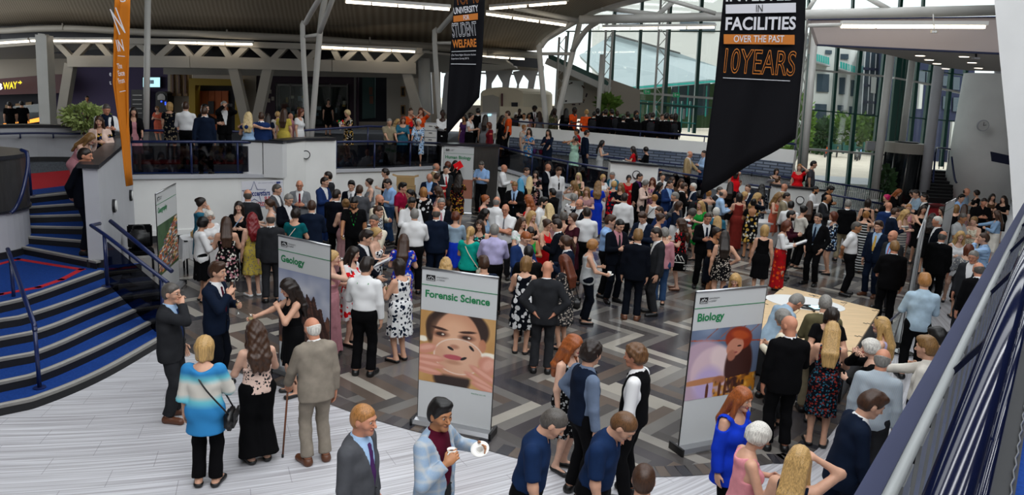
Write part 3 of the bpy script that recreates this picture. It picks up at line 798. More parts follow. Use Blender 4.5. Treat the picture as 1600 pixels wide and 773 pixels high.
# ---- surfaces
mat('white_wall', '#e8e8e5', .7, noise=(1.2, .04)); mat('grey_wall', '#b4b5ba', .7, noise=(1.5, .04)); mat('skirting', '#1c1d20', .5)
mat('dark_cap', '#26272c', .3, noise=(30, .2)); mat('navy_paint', '#16224c', .28, noise=(3, .1)); mat('white_steel', '#c4c3be', .45, noise=(2, .04))
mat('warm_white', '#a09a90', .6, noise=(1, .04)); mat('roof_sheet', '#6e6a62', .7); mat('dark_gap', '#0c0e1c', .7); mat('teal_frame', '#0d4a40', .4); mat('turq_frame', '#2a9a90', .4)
mat('steel', '#7c7a78', .3, .9, noise=((60, 2, 2), .12)); mat('chrome', '#b8b8ba', .18, 1.); mat('alu', '#b4b5b8', .3, .9); mat('blue_carpet', '#1a3a7c', .95, spec=.1, noise=(40, .15), bump=(200, .3))
mat('red_carpet', '#b02a32', .95, spec=.1, noise=(40, .12)); mat('nosing', '#7c7a76', .5, noise=(8, .1)); mat('nosing_line', '#c0beb8', .45); mat('riser_black', '#0e0e11', .6); mat('grey_carpet', '#5c6066', .95, spec=.1, noise=(30, .2))
mat('slate', '#2e3248', .75, spec=.15, noise=(2, .05)); mat('grey_rail', '#7e8282', .35); mat('baluster_grey', '#6c6e6e', .5); mat('dark_roof', '#34342f', .8); mat('rear_wall', '#5c5a55', .8); mat('gloss_navy', '#0a0f26', .10, spec=.4); mat('tube_lamp', '#fff4e2', .4, emit=('#fff2dc', 5.0)); mat('lamp_body', '#cfcdc8', .5)
mat('purple_wall', '#4d4364', .8); mat('plum_wall', '#2a0c24', .6); mat('yellow_paint', '#a8891c', .6); mat('orange_panel', '#b85a20', .6); mat('red_sign', '#4a0c12', .5); mat('timber', '#8a6a40', .5, noise=((3, 30, 30), .25)); mat('beige_wall', '#a89e90', .7)
mat('dark_glass', '#0c1214', .1, spec=.6); mat('soffit', '#a09c94', .75); mat('black_metal', '#121317', .45); mat('paper', '#dcdcda', .7); mat('screen', '#bfe6ee', .4, emit=('#a8dcea', 1.2)); mat('leaf', '#5a7a2c', .7, noise=(20, .4)); mat('pale_leaf', '#a8b870', .7, noise=(25, .35)); mat('dark_leaf', '#2c4a24', .7, noise=(12, .4))
mat('wood_ply', '#d0b288', .45, noise=((2, 22, 22), .10)); mat('fascia_mauve', '#a89c98', .7); mat('cardboard', '#a88a5c', .8); mat('cream_wall', '#d0c6ae', .7); mat('ext_white', '#bdbdb9', .7); mat('ext_glass', '#3a4650', .15, spec=.7); mat('paving', '#c4b8a8', .85, noise=(.6, .08)); mat('ext_roof', '#8d989a', .5)
mat('cloth_white', PAL['white'], .8); mat('black_banner', '#0d0d12', .8, spec=.15, bump=(3, .25)); mat('orange_banner', '#b86a12', .7, spec=.2, bump=(4, .3)); mat('banner_white', '#d2d2d8', .7); mat('banner_orange', '#c2701c', .7); mat('print_white', '#c4c6c6', .45, spec=.3); mat('green_ink', '#127a46', .5); mat('grey_ink', '#3a3a3c', .5); mat('black_ink', '#111113', .5)
def glass_mat(name, tint, fac=.10, rough=.03):
 m = bpy.data.materials.new(name); m.use_nodes = True; nt = m.node_tree; N, L = nt.nodes, nt.links; N.clear()
 o = N.new('ShaderNodeOutputMaterial'); mx = N.new('ShaderNodeMixShader'); tr = N.new('ShaderNodeBsdfTransparent'); gl = N.new('ShaderNodeBsdfGlossy')
 tr.inputs[0].default_value = tint+(1,); gl.inputs['Roughness'].default_value = rough; mx.inputs[0].default_value = fac
 L.new(tr.outputs[0], mx.inputs[1]); L.new(gl.outputs[0], mx.inputs[2]); L.new(mx.outputs[0], o.inputs[0]); MATS[name] = m
glass_mat('clear_glass', (.93, .97, .965), .06); glass_mat('smoked_glass', (.26, .27, .31), .05); glass_mat('drink_glass', (.9, .93, .92), .15)
def nodes_of(name, rough=.5, spec=.5):
 m = bpy.data.materials.new(name); m.use_nodes = True; MATS[name] = m; nt = m.node_tree
 b = nt.nodes['Principled BSDF']; b.inputs['Roughness'].default_value = rough; b.inputs['Specular IOR Level'].default_value = spec
 def mth(op, *a):
  x = nt.nodes.new('ShaderNodeMath'); x.operation = op
  for i, v in enumerate(a):
   if isinstance(v, (int, float)): x.inputs[i].default_value = v
   else: nt.links.new(v, x.inputs[i])
  return x.outputs[0]
 def mix(f, a, c):
  x = nt.nodes.new('ShaderNodeMix'); x.data_type = 'RGBA'
  for s, v in ((0, f), (6, a), (7, c)):
   if isinstance(v, (tuple, int, float)): x.inputs[s].default_value = v
   else: nt.links.new(v, x.inputs[s])
  return x.outputs[2]
 return m, nt, b, mth, mix
# pale floor laid in courses that sweep round a centre; fine streaks along each course
m, nt, b, mth, mix = nodes_of('pale_floor', .30, .5)
t = nt.nodes.new('ShaderNodeTexCoord'); sp = nt.nodes.new('ShaderNodeSeparateXYZ'); nt.links.new(t.outputs['Object'], sp.inputs[0])
dx, dy = mth('ADD', sp.outputs[0], 7.9), mth('ADD', sp.outputs[1], -20.1)
rad = mth('SQRT', mth('ADD', mth('MULTIPLY', dx, dx), mth('MULTIPLY', dy, dy))); ang = mth('MULTIPLY', mth('ARCTAN2', dy, dx), 14.)
cmb = nt.nodes.new('ShaderNodeCombineXYZ'); nt.links.new(mth('MULTIPLY', ang, .55), cmb.inputs[0]); nt.links.new(mth('MULTIPLY', rad, 34), cmb.inputs[1])
row = mth('FLOOR', mth('DIVIDE', rad, .36)); nt.links.new(mth('MULTIPLY', row, 7.3), cmb.inputs[2])
nz = nt.nodes.new('ShaderNodeTexNoise'); nz.inputs['Scale'].default_value = 1; nz.inputs['Detail'].default_value = 3; nt.links.new(cmb.outputs[0], nz.inputs['Vector'])
mr = nt.nodes.new('ShaderNodeMapRange'); mr.inputs[1].default_value = .32; mr.inputs[2].default_value = .66; nt.links.new(nz.outputs[0], mr.inputs[0])
c1 = mix(mr.outputs[0], srgb('#a09ea2'), srgb('#d0d0d4'))
jr = mth('LESS_THAN', mth('FRACT', mth('DIVIDE', rad, .36)), .018)
ja = mth('LESS_THAN', mth('FRACT', mth('ADD', mth('DIVIDE', ang, 1.15), mth('MULTIPLY', row, .37))), .007)
c2 = mix(mth('MULTIPLY', mth('MAXIMUM', jr, ja), .55), c1, srgb('#6c6a70'))
nt.links.new(c2, b.inputs['Base Color'])
# corrugated roof lining
m, nt, b, mth, mix = nodes_of('corrugated', .65, .3)
t = nt.nodes.new('ShaderNodeTexCoord'); sp = nt.nodes.new('ShaderNodeSeparateXYZ'); nt.links.new(t.outputs['UV'], sp.inputs[0])
wv = mth('MULTIPLY', mth('ADD', mth('SINE', mth('MULTIPLY', sp.outputs[0], 1100.)), 1), .5)
nt.links.new(mix(wv, srgb('#8f8270'), srgb('#ac9f8c')), b.inputs['Base Color'])
# blue-grey mosaic
m, nt, b, mth, mix = nodes_of('mosaic', .3, .5)
t = nt.nodes.new('ShaderNodeTexCoord'); bk = nt.nodes.new('ShaderNodeTexBrick'); mp = nt.nodes.new('ShaderNodeMapping'); mp.inputs['Rotation'].default_value = (math.pi/2, 0, 0); nt.links.new(t.outputs['Object'], mp.inputs[0]); nt.links.new(mp.outputs[0], bk.inputs['Vector'])
bk.inputs['Scale'].default_value = 1; bk.inputs['Brick Width'].default_value = .42; bk.inputs['Row Height'].default_value = .11; bk.inputs['Mortar Size'].default_value = .018
bk.inputs['Color1'].default_value = srgb('#5f6b80'); bk.inputs['Color2'].default_value = srgb('#8a93a2'); bk.inputs['Mortar'].default_value = srgb('#3c4450'); nt.links.new(bk.outputs[0], b.inputs['Base Color'])
# ---- floor
bm = bmn(); prism(bm, [(-22, -8), (45, -8), (45, 46), (-22, 46)], -.3, 0.); struct('floor', bm, M('pale_floor'))
HALL = [at(u, v)[:2] for u, v in [(262, 522), (330, 566), (392, 588), (437, 601), (500, 625), (560, 648), (640, 672), (720, 692), (830, 722), (920, 737), (1000, 745), (1100, 742), (1195, 726), (1276, 703), (1373, 574)]]
HALL += [np.array([14., 23.]), np.array([22., 33.]), np.array([22., 42.]), np.array([-9., 42.]), np.array([-10.5, 15.])]
def convex_clip(poly, clip):
 out = poly
 for i in range(len(clip)):
  a, c = clip[i], clip[(i+1) % len(clip)]; e = c-a; new = []
  if len(out) < 3: return []
  side = lambda p: e[0]*(p[1]-a[1])-e[1]*(p[0]-a[0])
  for j in range(len(out)):
   p, q = out[j], out[(j+1) % len(out)]; sp_, sq = side(p), side(q)
   if sp_ >= 0: new.append(p)
   if (sp_ >= 0) != (sq >= 0): new.append(p+(q-p)*(sp_/(sp_-sq)))
  out = new
 return out
def hull(pts):
 pts = sorted(map(tuple, pts)); cr = lambda o, a, c: (a[0]-o[0])*(c[1]-o[1])-(a[1]-o[1])*(c[0]-o[0]); L, U = [], []
 for p in pts:
  while len(L) > 1 and cr(L[-2], L[-1], p) <= 0: L.pop()
  L.append(p)
 for p in pts[::-1]:
  while len(U) > 1 and cr(U[-2], U[-1], p) <= 0: U.pop()
  U.append(p)
 return [np.array(p) for p in L[:-1]+U[:-1]]
HULL = hull(HALL)
PLANK = [mat('plank%d' % i, c, .22, noise=((1.5, 1.5, 1.5), .10)) for i, c in enumerate(['#86817a', '#6c6864', '#514d4c', '#403c3e', '#323136', '#5c5048', '#9c968c', '#4a4644'])]
rnd = random.Random(5)
bm = bmn(); W, K = .19, 6; A = math.radians(138); ca, sa = math.cos(A), math.sin(A); O = np.array([4., 18.])
wt = [0, 1, 1, 2, 2, 3, 4, 5, 5, 6, 7]
for i in range(-110, 111):
 for j in range(-36, 37):
  for o_ in (0, 1):
   # two interlocking families of planks
   x0 = i*1.0+j*K; y0 = i*1.0-j*K
   r = (x0, y0, K, 1) if o_ == 0 else (x0+K, y0-K+1, 1, K)
   P = [np.array([r[0]+a*r[2], r[1]+c*r[3]])*W for a, c in ((0, 0), (1, 0), (1, 1), (0, 1))]
   P = [O+np.array([p[0]*ca-p[1]*sa, p[0]*sa+p[1]*ca]) for p in P]
   cc = sum(P)/4
   if not (-12 < cc[0] < 24 and 5 < cc[1] < 44): continue
   Q = convex_clip(P, HULL)
   if len(Q) >= 3:
    f = bm.faces.new([bm.verts.new((p[0], p[1], .004)) for p in Q]); f.material_index = rnd.choice(wt)
struct('floor', bm, PLANK)
bm = bmn(); L = smooth_line([np.array(p) for p in HALL[:15]], 6)
for a, c in zip(L[:-1], L[1:]):   # border of short dark strips
 d = c-a; n = np.array([-d[1], d[0]])/np.linalg.norm(d); ns = max(1, int(np.linalg.norm(d)/.10))
 for q in range(ns):
  p0, p1 = a+d*q/ns, a+d*(q+1)/ns
  f = bm.faces.new([bm.verts.new((*x, .008)) for x in (p0, p1, p1+n*.24, p0+n*.24)]); f.material_index = rnd.choice([2, 3, 4, 5, 7])
struct('floor', bm, PLANK)
# ---- staircase on the left
ST = {6: [(0, 262), (150, 222), (300, 170), (445, 118)], 5: [(0, 330), (130, 305), (300, 250), (510, 170)], 4: [(0, 410), (200, 365), (400, 285), (575, 215)], 3: [(0, 500), (200, 455), (450, 345), (645, 262)], 2: [(0, 600), (200, 548), (450, 440), (680, 325)], 1: [(0, 700), (200, 650), (450, 545), (700, 405)]}
UPST = [[(90, 478), (430, 545)], [(110, 430), (425, 455)], [(130, 382), (420, 388)], [(135, 333), (410, 325)], [(140, 288), (375, 272)], [(135, 240), (372, 215)]]
RISE = .135; GZ = 1.62; LZ = RISE*6
nose = {}
for i, pts in ST.items():
 P = [at(x/2.7607, 380+y/2.7607, RISE*i)[:2] for x, y in pts]
 P = [P[0]+(P[0]-P[1])*3.0+np.array([-.5, -.1])]+P     # on past the edge of the view
 nose[i] = smooth_line(P, 6)
for i, pts in enumerate(UPST): nose[7+i] = [at(x/3.09, 230+y/3.09, RISE*(7+i))[:2] for x, y in pts]
st = empty('staircase', (*at(60, 600)[:2], 0)); tag(st, 'curved blue carpeted staircase with black risers and grey nosings', 'staircase')
stl = Vector(st.location)
def local(o, e=None):
 o.data.transform(Matrix.Translation(-Vector((e or st).location))); return o
for i in range(1, 13):
 z = RISE*i; N1 = [np.array(p) for p in nose[i]]
 if i == 6: back = [np.array(p) for p in nose[7]]; back = [back[0]+np.array([-2.5, .2]), back[0], back[-1], back[-1]+np.array([.6, .35])]
 elif i == 12: back = [N1[0]+np.array([-.6, 4.]), N1[-1]+np.array([-.5, 3.5])]
 elif i < 6: back = [np.array(p) for p in nose[i+1]]
 else: back = [np.array(p) for p in nose[i+1]]
 c0 = sum(back)/len(back)
 ext = [b+(b-sum(N1)/len(N1))*.08 for b in back]
 if i >= 7: N1 = [N1[0]+(N1[0]-N1[-1])*.03, N1[-1]+(N1[-1]-N1[0])*.10]; ext = [ext[0], ext[-1]+(ext[-1]-ext[0])*.10]
 bm = bmn(); prism(bm, N1+ext[::-1], max(0, z-RISE*(1 if i < 7 else 3)), z, 0, 1); o = local(link('step', bm, [M('riser_black'), M('blue_carpet') if i != 12 else M('grey_carpet')], st))
 # nosing strip with two pale lines
 def inset(w):
  out = []
  for q in range(len(N1)):
   d = N1[min(q+1, len(N1)-1)]-N1[max(q-1, 0)]; d /= np.linalg.norm(d); n = np.array([-d[1], d[0]])
   if n @ (c0-N1[q]) < 0: n = -n
   out.append(N1[q]+n*w)
  return out
 bm = bmn()
 for w0, w1, zz, mi in ((-.012, .085, .004, 0), (.008, .020, .007, 1), (.04, .052, .007, 1)):
  A_, B_ = inset(w0), inset(w1); prism(bm, A_+B_[::-1], z-.03, z+zz, mi)
 local(link('nosing', bm, [M('nosing'), M('nosing_line')], o))
# red border let into the landing carpet, red carpet at the head of the flight
bm = bmn()
lz = RISE*6
def band3(pix, w):
 P = [at(u, v, lz)[:2] for u, v in pix]
 for a, c in zip(P[:-1], P[1:]):
  d = (c-a)/np.linalg.norm(c-a); n = np.array([-d[1], d[0]])*w; prism(bm, [a-n-d*w, c-n+d*w, c+n+d*w, a+n-d*w], lz-.01, lz+.006)
band3([(-60, 428), (28, 405), (127, 421)], .05); band3([(127, 421), (96, 437), (60, 449), (0, 460), (-70, 468)], .05)
local(link('carpet_border', bm, M('red_carpet'), st))
bm = bmn(); prism(bm, [at(u, v, GZ)[:2] for u, v in [(41, 298), (121, 288), (119, 265), (41, 272)]], GZ-.02, GZ+.006); prism(bm, [at(u, v, GZ)[:2] for u, v in [(35, 306), (121, 296), (121, 288), (41, 298)]], GZ-.02, GZ+.008, 1)
local(link('carpet_border', bm, [M('red_carpet'), M('blue_carpet')], st))
def rod(name, pts, r, m, parent=None, seg=12):
 bm = bmn(); tube(bm, pts, r, seg); o = link(name, bm, m, parent)
 if parent is not None: o.data.transform(Matrix.Translation(-Vector(parent.location)))
 return o
def part(name, bm, m, parent):
 o = link(name, bm, m, parent); o.data.transform(Matrix.Translation(-Vector(parent.location))); return o
# drum clad in steel beside the stair head, standing on a grey plinth
DC = np.array([-9.95, 13.1])
def disc(bm, c, r, z0, z1, seg=48, mi=0): prism(bm, [(c[0]+r*math.cos(2*math.pi*i/seg), c[1]+r*math.sin(2*math.pi*i/seg)) for i in range(seg)], z0, z1, mi)
dr = empty('reception_drum', (*DC, LZ)); tag(dr, 'round drum clad in brushed steel at the left edge by the stairs', 'counter')
bm = bmn(); disc(bm, DC, 1.05, 1.66, 2.56); part('steel_cladding', bm, M('steel'), dr)
bm = bmn(); disc(bm, DC, 1.09, 2.56, 2.63); disc(bm, DC, 1.07, 1.62, 1.66); part('cap', bm, M('dark_cap'), dr)
bm = bmn(); disc(bm, DC, 1.02, LZ, 1.62); part('plinth', bm, M('grey_wall'), dr)
bm = bmn(); disc(bm, DC, 1.06, LZ-.02, LZ+.12); part('skirting', bm, M('skirting'), dr)
# grey curved parapet of the gallery behind the stair
cw = smooth_line([at(-40, 259, GZ)[:2], at(0, 255, GZ)[:2], at(60, 252, GZ)[:2], at(122, 252, GZ)[:2], at(150, 250, GZ)[:2]], 5)
bm = bmn(); wall_strip(bm, cw, GZ, pd(60, 200, cw[8][1])[2], .18); struct('wall_left', bm, M('grey_wall'))
bm = bmn(); wall_strip(bm, [p*.997 for p in cw], pd(60, 200, cw[8][1])[2], pd(60, 196, cw[8][1])[2], .26); struct('trim_1', bm, M('dark_cap'))
bm = bmn(); wall_strip(bm, [p*.997 for p in cw], GZ, GZ+.13, .03); struct('baseboard_left', bm, M('skirting'))
hr = empty('handrail', (*cw[0], GZ)); tag(hr, 'navy handrail on brackets along the grey curved parapet at far left', 'handrail')
CWZ = pd(60, 208, cw[8][1])[2]
rod('rail', [(*(p*.985), CWZ) for p in cw], .028, M('navy_paint'), hr)
for i in (2, 8, 12): rod('bracket', [(*(cw[i]*.985), CWZ-.02), (*(cw[i]*.985), CWZ-.12), (*cw[i], CWZ-.12)], .02, M('navy_paint'), hr, 8)
# white pier at the head of the stair, its flank running back to the gallery wall
FL, FR = at(139, 418, LZ)[:2], at(162, 418, LZ)[:2]; GC = at(207, 278, GZ)[:2]
ptop = pd(150, 263, FR[1])[2]; ptop2 = ptop+.02
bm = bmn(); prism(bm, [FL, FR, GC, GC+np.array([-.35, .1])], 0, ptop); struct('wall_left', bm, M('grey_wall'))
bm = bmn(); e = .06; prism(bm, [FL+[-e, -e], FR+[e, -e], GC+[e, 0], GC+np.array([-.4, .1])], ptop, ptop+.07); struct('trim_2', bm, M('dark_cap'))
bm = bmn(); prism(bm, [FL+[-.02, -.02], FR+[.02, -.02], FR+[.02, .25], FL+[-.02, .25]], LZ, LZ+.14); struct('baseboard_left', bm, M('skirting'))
# ---- gallery and terrace
EZ = [GZ, GZ, GZ, GZ, GZ, 1.6, 1.48, 1.34, 1.31]
EDGE = [at(u, v, z)[:2] for (u, v), z in zip([(207, 278), (300, 277), (372, 276), (443, 276), (478, 269), (525, 268), (600, 266), (690, 262), (778, 263)], EZ)]
RW = [at(u, v, 2.6)[:2] for u, v in [(797, 197), (900, 205), (1000, 214), (1100, 222), (1180, 229), (1242, 235)]]
SL = [p*1.004 for p in EDGE]+RW+[np.array([15., 45.]), np.array([-3.2, 45.]), np.array([-3.4, 31.]), EDGE[5]*1.42, EDGE[3]*1.42, EDGE[0]*1.42, np.array([-20., 27.]), np.array([-20., 20.]), np.array(cw[0]), np.array(cw[-1])]
bm = bmn(); prism(bm, SL, 1.1, EZ+[GZ]*(len(SL)-9)); struct('floor', bm, M('grey_carpet'))
bm = bmn(); prism(bm, [(-36, 20), (-3, 26), (-3, 46), (-36, 46)], 0., [.45, 1.45, 1.45, .45]); struct('floor', bm, M('grey_carpet'))
bm = bmn(); wall_strip(bm, EDGE, 0, EZ, .3); struct('wall_front', bm, M('white_wall'))
bm = bmn(); wall_strip(bm, [p*.996 for p in EDGE], [z-.02 for z in EZ], [z+.07 for z in EZ], .16); struct('trim_3', bm, M('grey_wall'))
bm = bmn(); wall_strip(bm, [p*.997 for p in EDGE], 0, .17, .05); struct('baseboard_front', bm, M('skirting'))
bm = bmn(); wall_strip(bm, [p*.9985 for p in EDGE], .17, .30, .03); struct('trim_4', bm, M('white_wall'))
bm = bmn(); wall_strip(bm, [EDGE[3]*.994, EDGE[4]*.992, EDGE[5]*.994], 0, 2.52, .35); struct('wall_front', bm, M('white_wall'))
bm = bmn(); wall_strip(bm, [EDGE[3]*.991, EDGE[4]*.989, EDGE[5]*.991], 2.52, 2.59, .42); struct('trim_5', bm, M('dark_cap'))
sc_ = empty('steel_pier', (*EDGE[7], 0)); tag(sc_, 'brushed steel pier with a dark worktop behind the human biology banner', 'counter')
bm = bmn(); wall_strip(bm, [EDGE[7]*.985+[.10, 0], EDGE[8]*.985], 0, 2.15, .5); part('cladding', bm, M('steel'), sc_)
bm = bmn(); wall_strip(bm, [EDGE[7]*.984+[-.02, 0], EDGE[7]*.984+[.10, 0]], 0, 2.15, .5); part('end_panel', bm, M('white_wall'), sc_)
bm = bmn(); wall_strip(bm, [EDGE[7]*.98+[-.05, 0], EDGE[8]*.98+[.04, 0]], 2.15, 2.23, .6); part('worktop', bm, M('dark_cap'), sc_)
# inner strip of red and blue carpet on the gallery
bm = bmn(); wall_strip(bm, [p*1.14 for p in EDGE], EZ, [z+.03 for z in EZ], .9); struct('floor', bm, M('red_carpet'))
bm = bmn(); wall_strip(bm, [p*1.04 for p in EDGE], EZ, [z+.02 for z in EZ], .7); struct('floor', bm, M('blue_carpet'))
def railing(label, pts, zb, zt, posts, bars=False, grp='navy railings round the hall', glass=True):
 """pts: plan points; zb / zt: foot and top heights per point"""
 r = empty('railing', (*pts[0], zb[0])); tag(r, label, 'railing', grp)
 rod('top_rail', [(*p, z) for p, z in zip(pts, zt)], .036, M('navy_paint'), r)
 for i in posts:
  p = pts[i]; rod('post', [(*p, zb[i]), (*p, zt[i])], .028, M('navy_paint'), r, 8)
 for a in range(len(pts)-1):
  p, q = np.array(pts[a]), np.array(pts[a+1])
  if glass:
   c = [(*(p+(q-p)*t), (zb[a]+(zb[a+1]-zb[a])*t)+.07) for t in (.02, .98)]+[(*(p+(q-p)*t), (zt[a]+(zt[a+1]-zt[a])*t)-.10) for t in (.98, .02)]
   bm = bmn(); plate(bm, c, .012); part('glass_panel', bm, M('smoked_glass'), r)
 return r
off = lambda p: np.array(p)*1.004
railing('navy railing with smoked glass on the gallery between the stair pier and the white pier', [off(EDGE[0]), off(EDGE[1]), off(EDGE[2]), off(EDGE[3])], [GZ+.05]*4, [pd(u, v, p[1])[2] for (u, v), p in zip([(207, 222), (300, 222), (372, 222), (443, 225)], EDGE[:4])], (0, 1, 2, 3))
m1 = EDGE[5]+(EDGE[6]-EDGE[5])*.78; m2 = EDGE[6]+(EDGE[7]-EDGE[6])*.42
railing('navy railing with smoked glass between the white pier and the steel pier', [off(EDGE[5]), off(m1), off(m2), off(EDGE[7])], [1.65, 1.55, 1.5, 1.44], [pd(u, v, p[1])[2] for (u, v), p in zip([(525, 222), (583, 221), (636, 222), (690, 224)], [EDGE[5], m1, m2, EDGE[7]])], (0, 1, 2, 3))
# ramp that drops from the gallery along the back of the hall
RF = [(778, 263, 1.31), (830, 278, 1.1), (885, 290, .95), (950, 303, .85), (1024, 311, .75), (1100, 318, .7), (1165, 326, .6), (1208, 332, .5), (1285, 340, .35), (1375, 352, .20), (1440, 362, .02)]
RFP = [at(*p)[:2] for p in RF]; RFZ = [p[2] for p in RF]
RB = RW+[RW[-1]+np.array([2., -.4]), RW[-1]+np.array([4.5, -.3])]; RBZ = [1.18, 1.13, 1.02, .88, .7, .55, .35, .02]
bm = bmn()
n_ = 24
def resamp(P, Z, n):
 P = np.array([(*p, z) for p, z in zip(P, Z)]); L = np.r_[0, np.cumsum(np.linalg.norm(np.diff(P, axis=0), axis=1))]
 return np.stack([np.interp(np.linspace(0, L[-1], n), L, P[:, k]) for k in range(3)], 1)
fa, fb = resamp(RFP, RFZ, n_), resamp(RB, RBZ, n_)
fv = [[bm.verts.new(p) for p in (fa[i], fb[i], fb[i]-[0, 0, .1], fa[i]-[0, 0, .1])] for i in range(n_)]
for i in range(n_-1):
 for j in range(4): bm.faces.new((fv[i][j], fv[i+1][j], fv[i+1][(j+1) % 4], fv[i][(j+1) % 4]))
bm.faces.new(fv[0]); bm.faces.new(fv[-1][::-1]); struct('floor', bm, M('grey_carpet'))
def rampz(x, y):
 d = ((fa[:, 0]-x)**2+(fa[:, 1]-y)**2); d2 = ((fb[:, 0]-x)**2+(fb[:, 1]-y)**2); i, j = d.argmin(), d2.argmin(); a, b_ = d[i]**.5, d2[j]**.5
 return (fa[i, 2]*b_+fb[j, 2]*a)/(a+b_)
bm = bmn(); wall_strip(bm, RFP, 0, RFZ, .2); struct('wall_front', bm, M('white_wall'))
bm = bmn(); wall_strip(bm, [p*.997 for p in RFP], [z-.03 for z in RFZ], [z+.06 for z in RFZ], .16); struct('trim_6', bm, M('grey_wall'))
def topz(us): return [(RFP[i], pd(u, v, RFP[i][1])[2]) for i, u, v in us]
def rr(label, us, **k):
 t_ = topz(us); railing(label, [off(p) for p, z in t_], [RFZ[i]+.03 for i, u, v in us], [z for p, z in t_], range(len(us)), **k)
rr('navy railing with smoked glass running down the ramp beside the steel pier', [(0, 772, 228), (1, 830, 242), (2, 885, 253), (3, 948, 264)])
rr('short navy railing on the ramp below the man in the tan blazer', [(4, 1026, 265), (5, 1099, 278)])
rr('short navy railing at the foot of the ramp left of the white counter wall', [(6, 1161, 288), (7, 1206, 294)])
rr('navy railing on the last stretch of the ramp before the revolving door', [(8, 1287, 303), (9, 1376, 319)], glass=False)
def dwarf(i, j, us, nm):
 (p, za), (q, zb_) = topz(us); bm = bmn(); wall_strip(bm, [p*.99, q*.99], 0, [za, zb_], .35); struct('wall_front', bm, M('white_wall'))
 bm = bmn(); wall_strip(bm, [p*.987, q*.987], [za, zb_], [za+.06, zb_+.06], .45); struct(nm, bm, M('dark_cap'))
dwarf(3, 4, [(3, 952, 252), (4, 1024, 259)], 'trim_7'); dwarf(7, 8, [(7, 1209, 290), (8, 1286, 297)], 'trim_8')
# retaining wall of the terrace with its band of mosaic
bm = bmn(); wall_strip(bm, RW, 0, 2.6, .25); struct('wall_back', bm, M('white_wall'))
bm = bmn(); wall_strip(bm, [p*.9985 for p in RW], 1.53, 2.14, .03); struct('trim_9', bm, M('mosaic'))
bm = bmn(); wall_strip(bm, [RW[0]*.999, RW[0]*1.12+[-.3, 0]], GZ, 2.6, .12); struct('wall_back', bm, M('white_wall'))
tr = empty('railing', (*RW[0], 2.6)); tag(tr, 'navy rail along the top of the white terrace wall in front of the pupils', 'railing', 'navy railings round the hall')
rod('top_rail', [(*(p*1.004), 2.82) for p in RW], .036, M('navy_paint'), tr)
for p in RW: rod('post', [(*(p*1.004), 2.58), (*(p*1.004), 2.82)], .022, M('navy_paint'), tr, 8)
IR = [pd(u, v, y) for u, v, y in [(206, 204, 21.5), (262, 204, 22), (330, 205, 22.5), (440, 206, 23), (575, 197, 25.5), (650, 200, 26.5)]]
railing('inner navy railing further back on the gallery, behind the guests', [p[:2] for p in IR], [1.62]*5+[1.5], [p[2] for p in IR], range(6), glass=False)
hw = empty('handrail', (*RW[1], 1.6)); tag(hw, 'dark handrail fixed to the wall below the mosaic band', 'handrail')
rod('rail', [(*(p*.99), 1.72-.02*i) for i, p in enumerate(RW)], .03, M('navy_paint'), hw)
for i in (1, 3, 4): rod('bracket', [(*(RW[i]*.99), 1.7), (*(RW[i]*.99), 1.6-.02*i), (*RW[i], 1.6-.02*i)], .022, M('black_metal'), hw, 8)
# barrier with upright bars in front of the tall glass
BB = [at(u, v, z)[:2] for u, v, z in [(1270, 300, .9), (1320, 306, .75), (1378, 316, .6)]]
br = empty('railing', (*BB[0], .5)); tag(br, 'dark barrier of thin upright bars in front of the tall glass', 'railing', 'navy railings round the hall')
zt = [pd(u, v, p[1])[2] for (u, v), p in zip([(1271, 281), (1320, 289), (1376, 299)], BB)]
rod('top_rail', [(*p, z) for p, z in zip(BB, zt)], .035, M('navy_paint'), br); rod('bottom_rail', [(*p, z-.95) for p, z in zip(BB, zt)], .02, M('navy_paint'), br, 8)
for a in range(2):
 for q in range(18):
  t_ = q/18; p = BB[a]+(BB[a+1]-BB[a])*t_; z = zt[a]+(zt[a+1]-zt[a])*t_; rod('bar', [(*p, z-.95), (*p, z)], .008 if q else .03, M('white_steel') if q else M('navy_paint'), br, 6)
# ---- stair handrails
def pole_rail(label, pts, posts, r=.03, bend=()):
 o = empty('handrail', pts[0]); tag(o, label, 'handrail'); rod('rail', pts, r, M('navy_paint'), o)
 for a, c in posts:
  rod('post', [a, c], .026, M('navy_paint'), o, 10)
  bm = bmn(); disc(bm, np.array(a[:2]), .075, a[2]-.0, a[2]+.015, 16); part('floor_plate', bm, M('navy_paint'), o)
 return o
f2 = at(62, 606, RISE); f1 = at(24, 490, RISE*4+.0)
t2 = pd(53, 510, f2[1]); t1 = pd(14, 400, f1[1])
t2[:2] = f2[:2]; t1[:2] = f1[:2]
pole_rail('navy handrail on two posts down the middle of the blue stairs', [t1+(t1-t2)*.12, t1, (t1+t2)/2, t2+[0, 0, .02], t2+(0, 0, -.06)], [(f1, t1), (f2, t2)])
d1 = pd(33, 234, 12.5); pole_rail('short navy handrail curving down the front of the steel drum', smooth_line([pd(33, 234, 12.55), pd(42, 240, 12.5), pd(43, 262, 12.4), pd(35, 300, 12.2), pd(26, 322, 12.1), pd(17, 333, 12.0)], 5), [(at(49, 306, GZ), at(49, 306, GZ)+[0, 0, .75])])
p5 = at(168, 447, RISE*5); p0 = at(253, 500, .0)
sA, sB = np.array([p5[0], p5[1]]), at(257, 535, 0)[:2]
rl = empty('railing', p5); tag(rl, 'pair of navy stair rails with a dark glass panel beside the white pier', 'railing', 'navy railings round the hall')
top5 = pd(163, 366, sA[1])[2]; topB = pd(268, 438, sB[1])[2]
nx = (sB-sA)/np.linalg.norm(sB-sA)
rod('top_rail', [(*(FR+[.05, -.12]), 1.62), (*(sA-nx*.35), top5+.10), (*sA, top5), (*(sB+nx*.15), topB-.02)], .03, M('navy_paint'), rl)
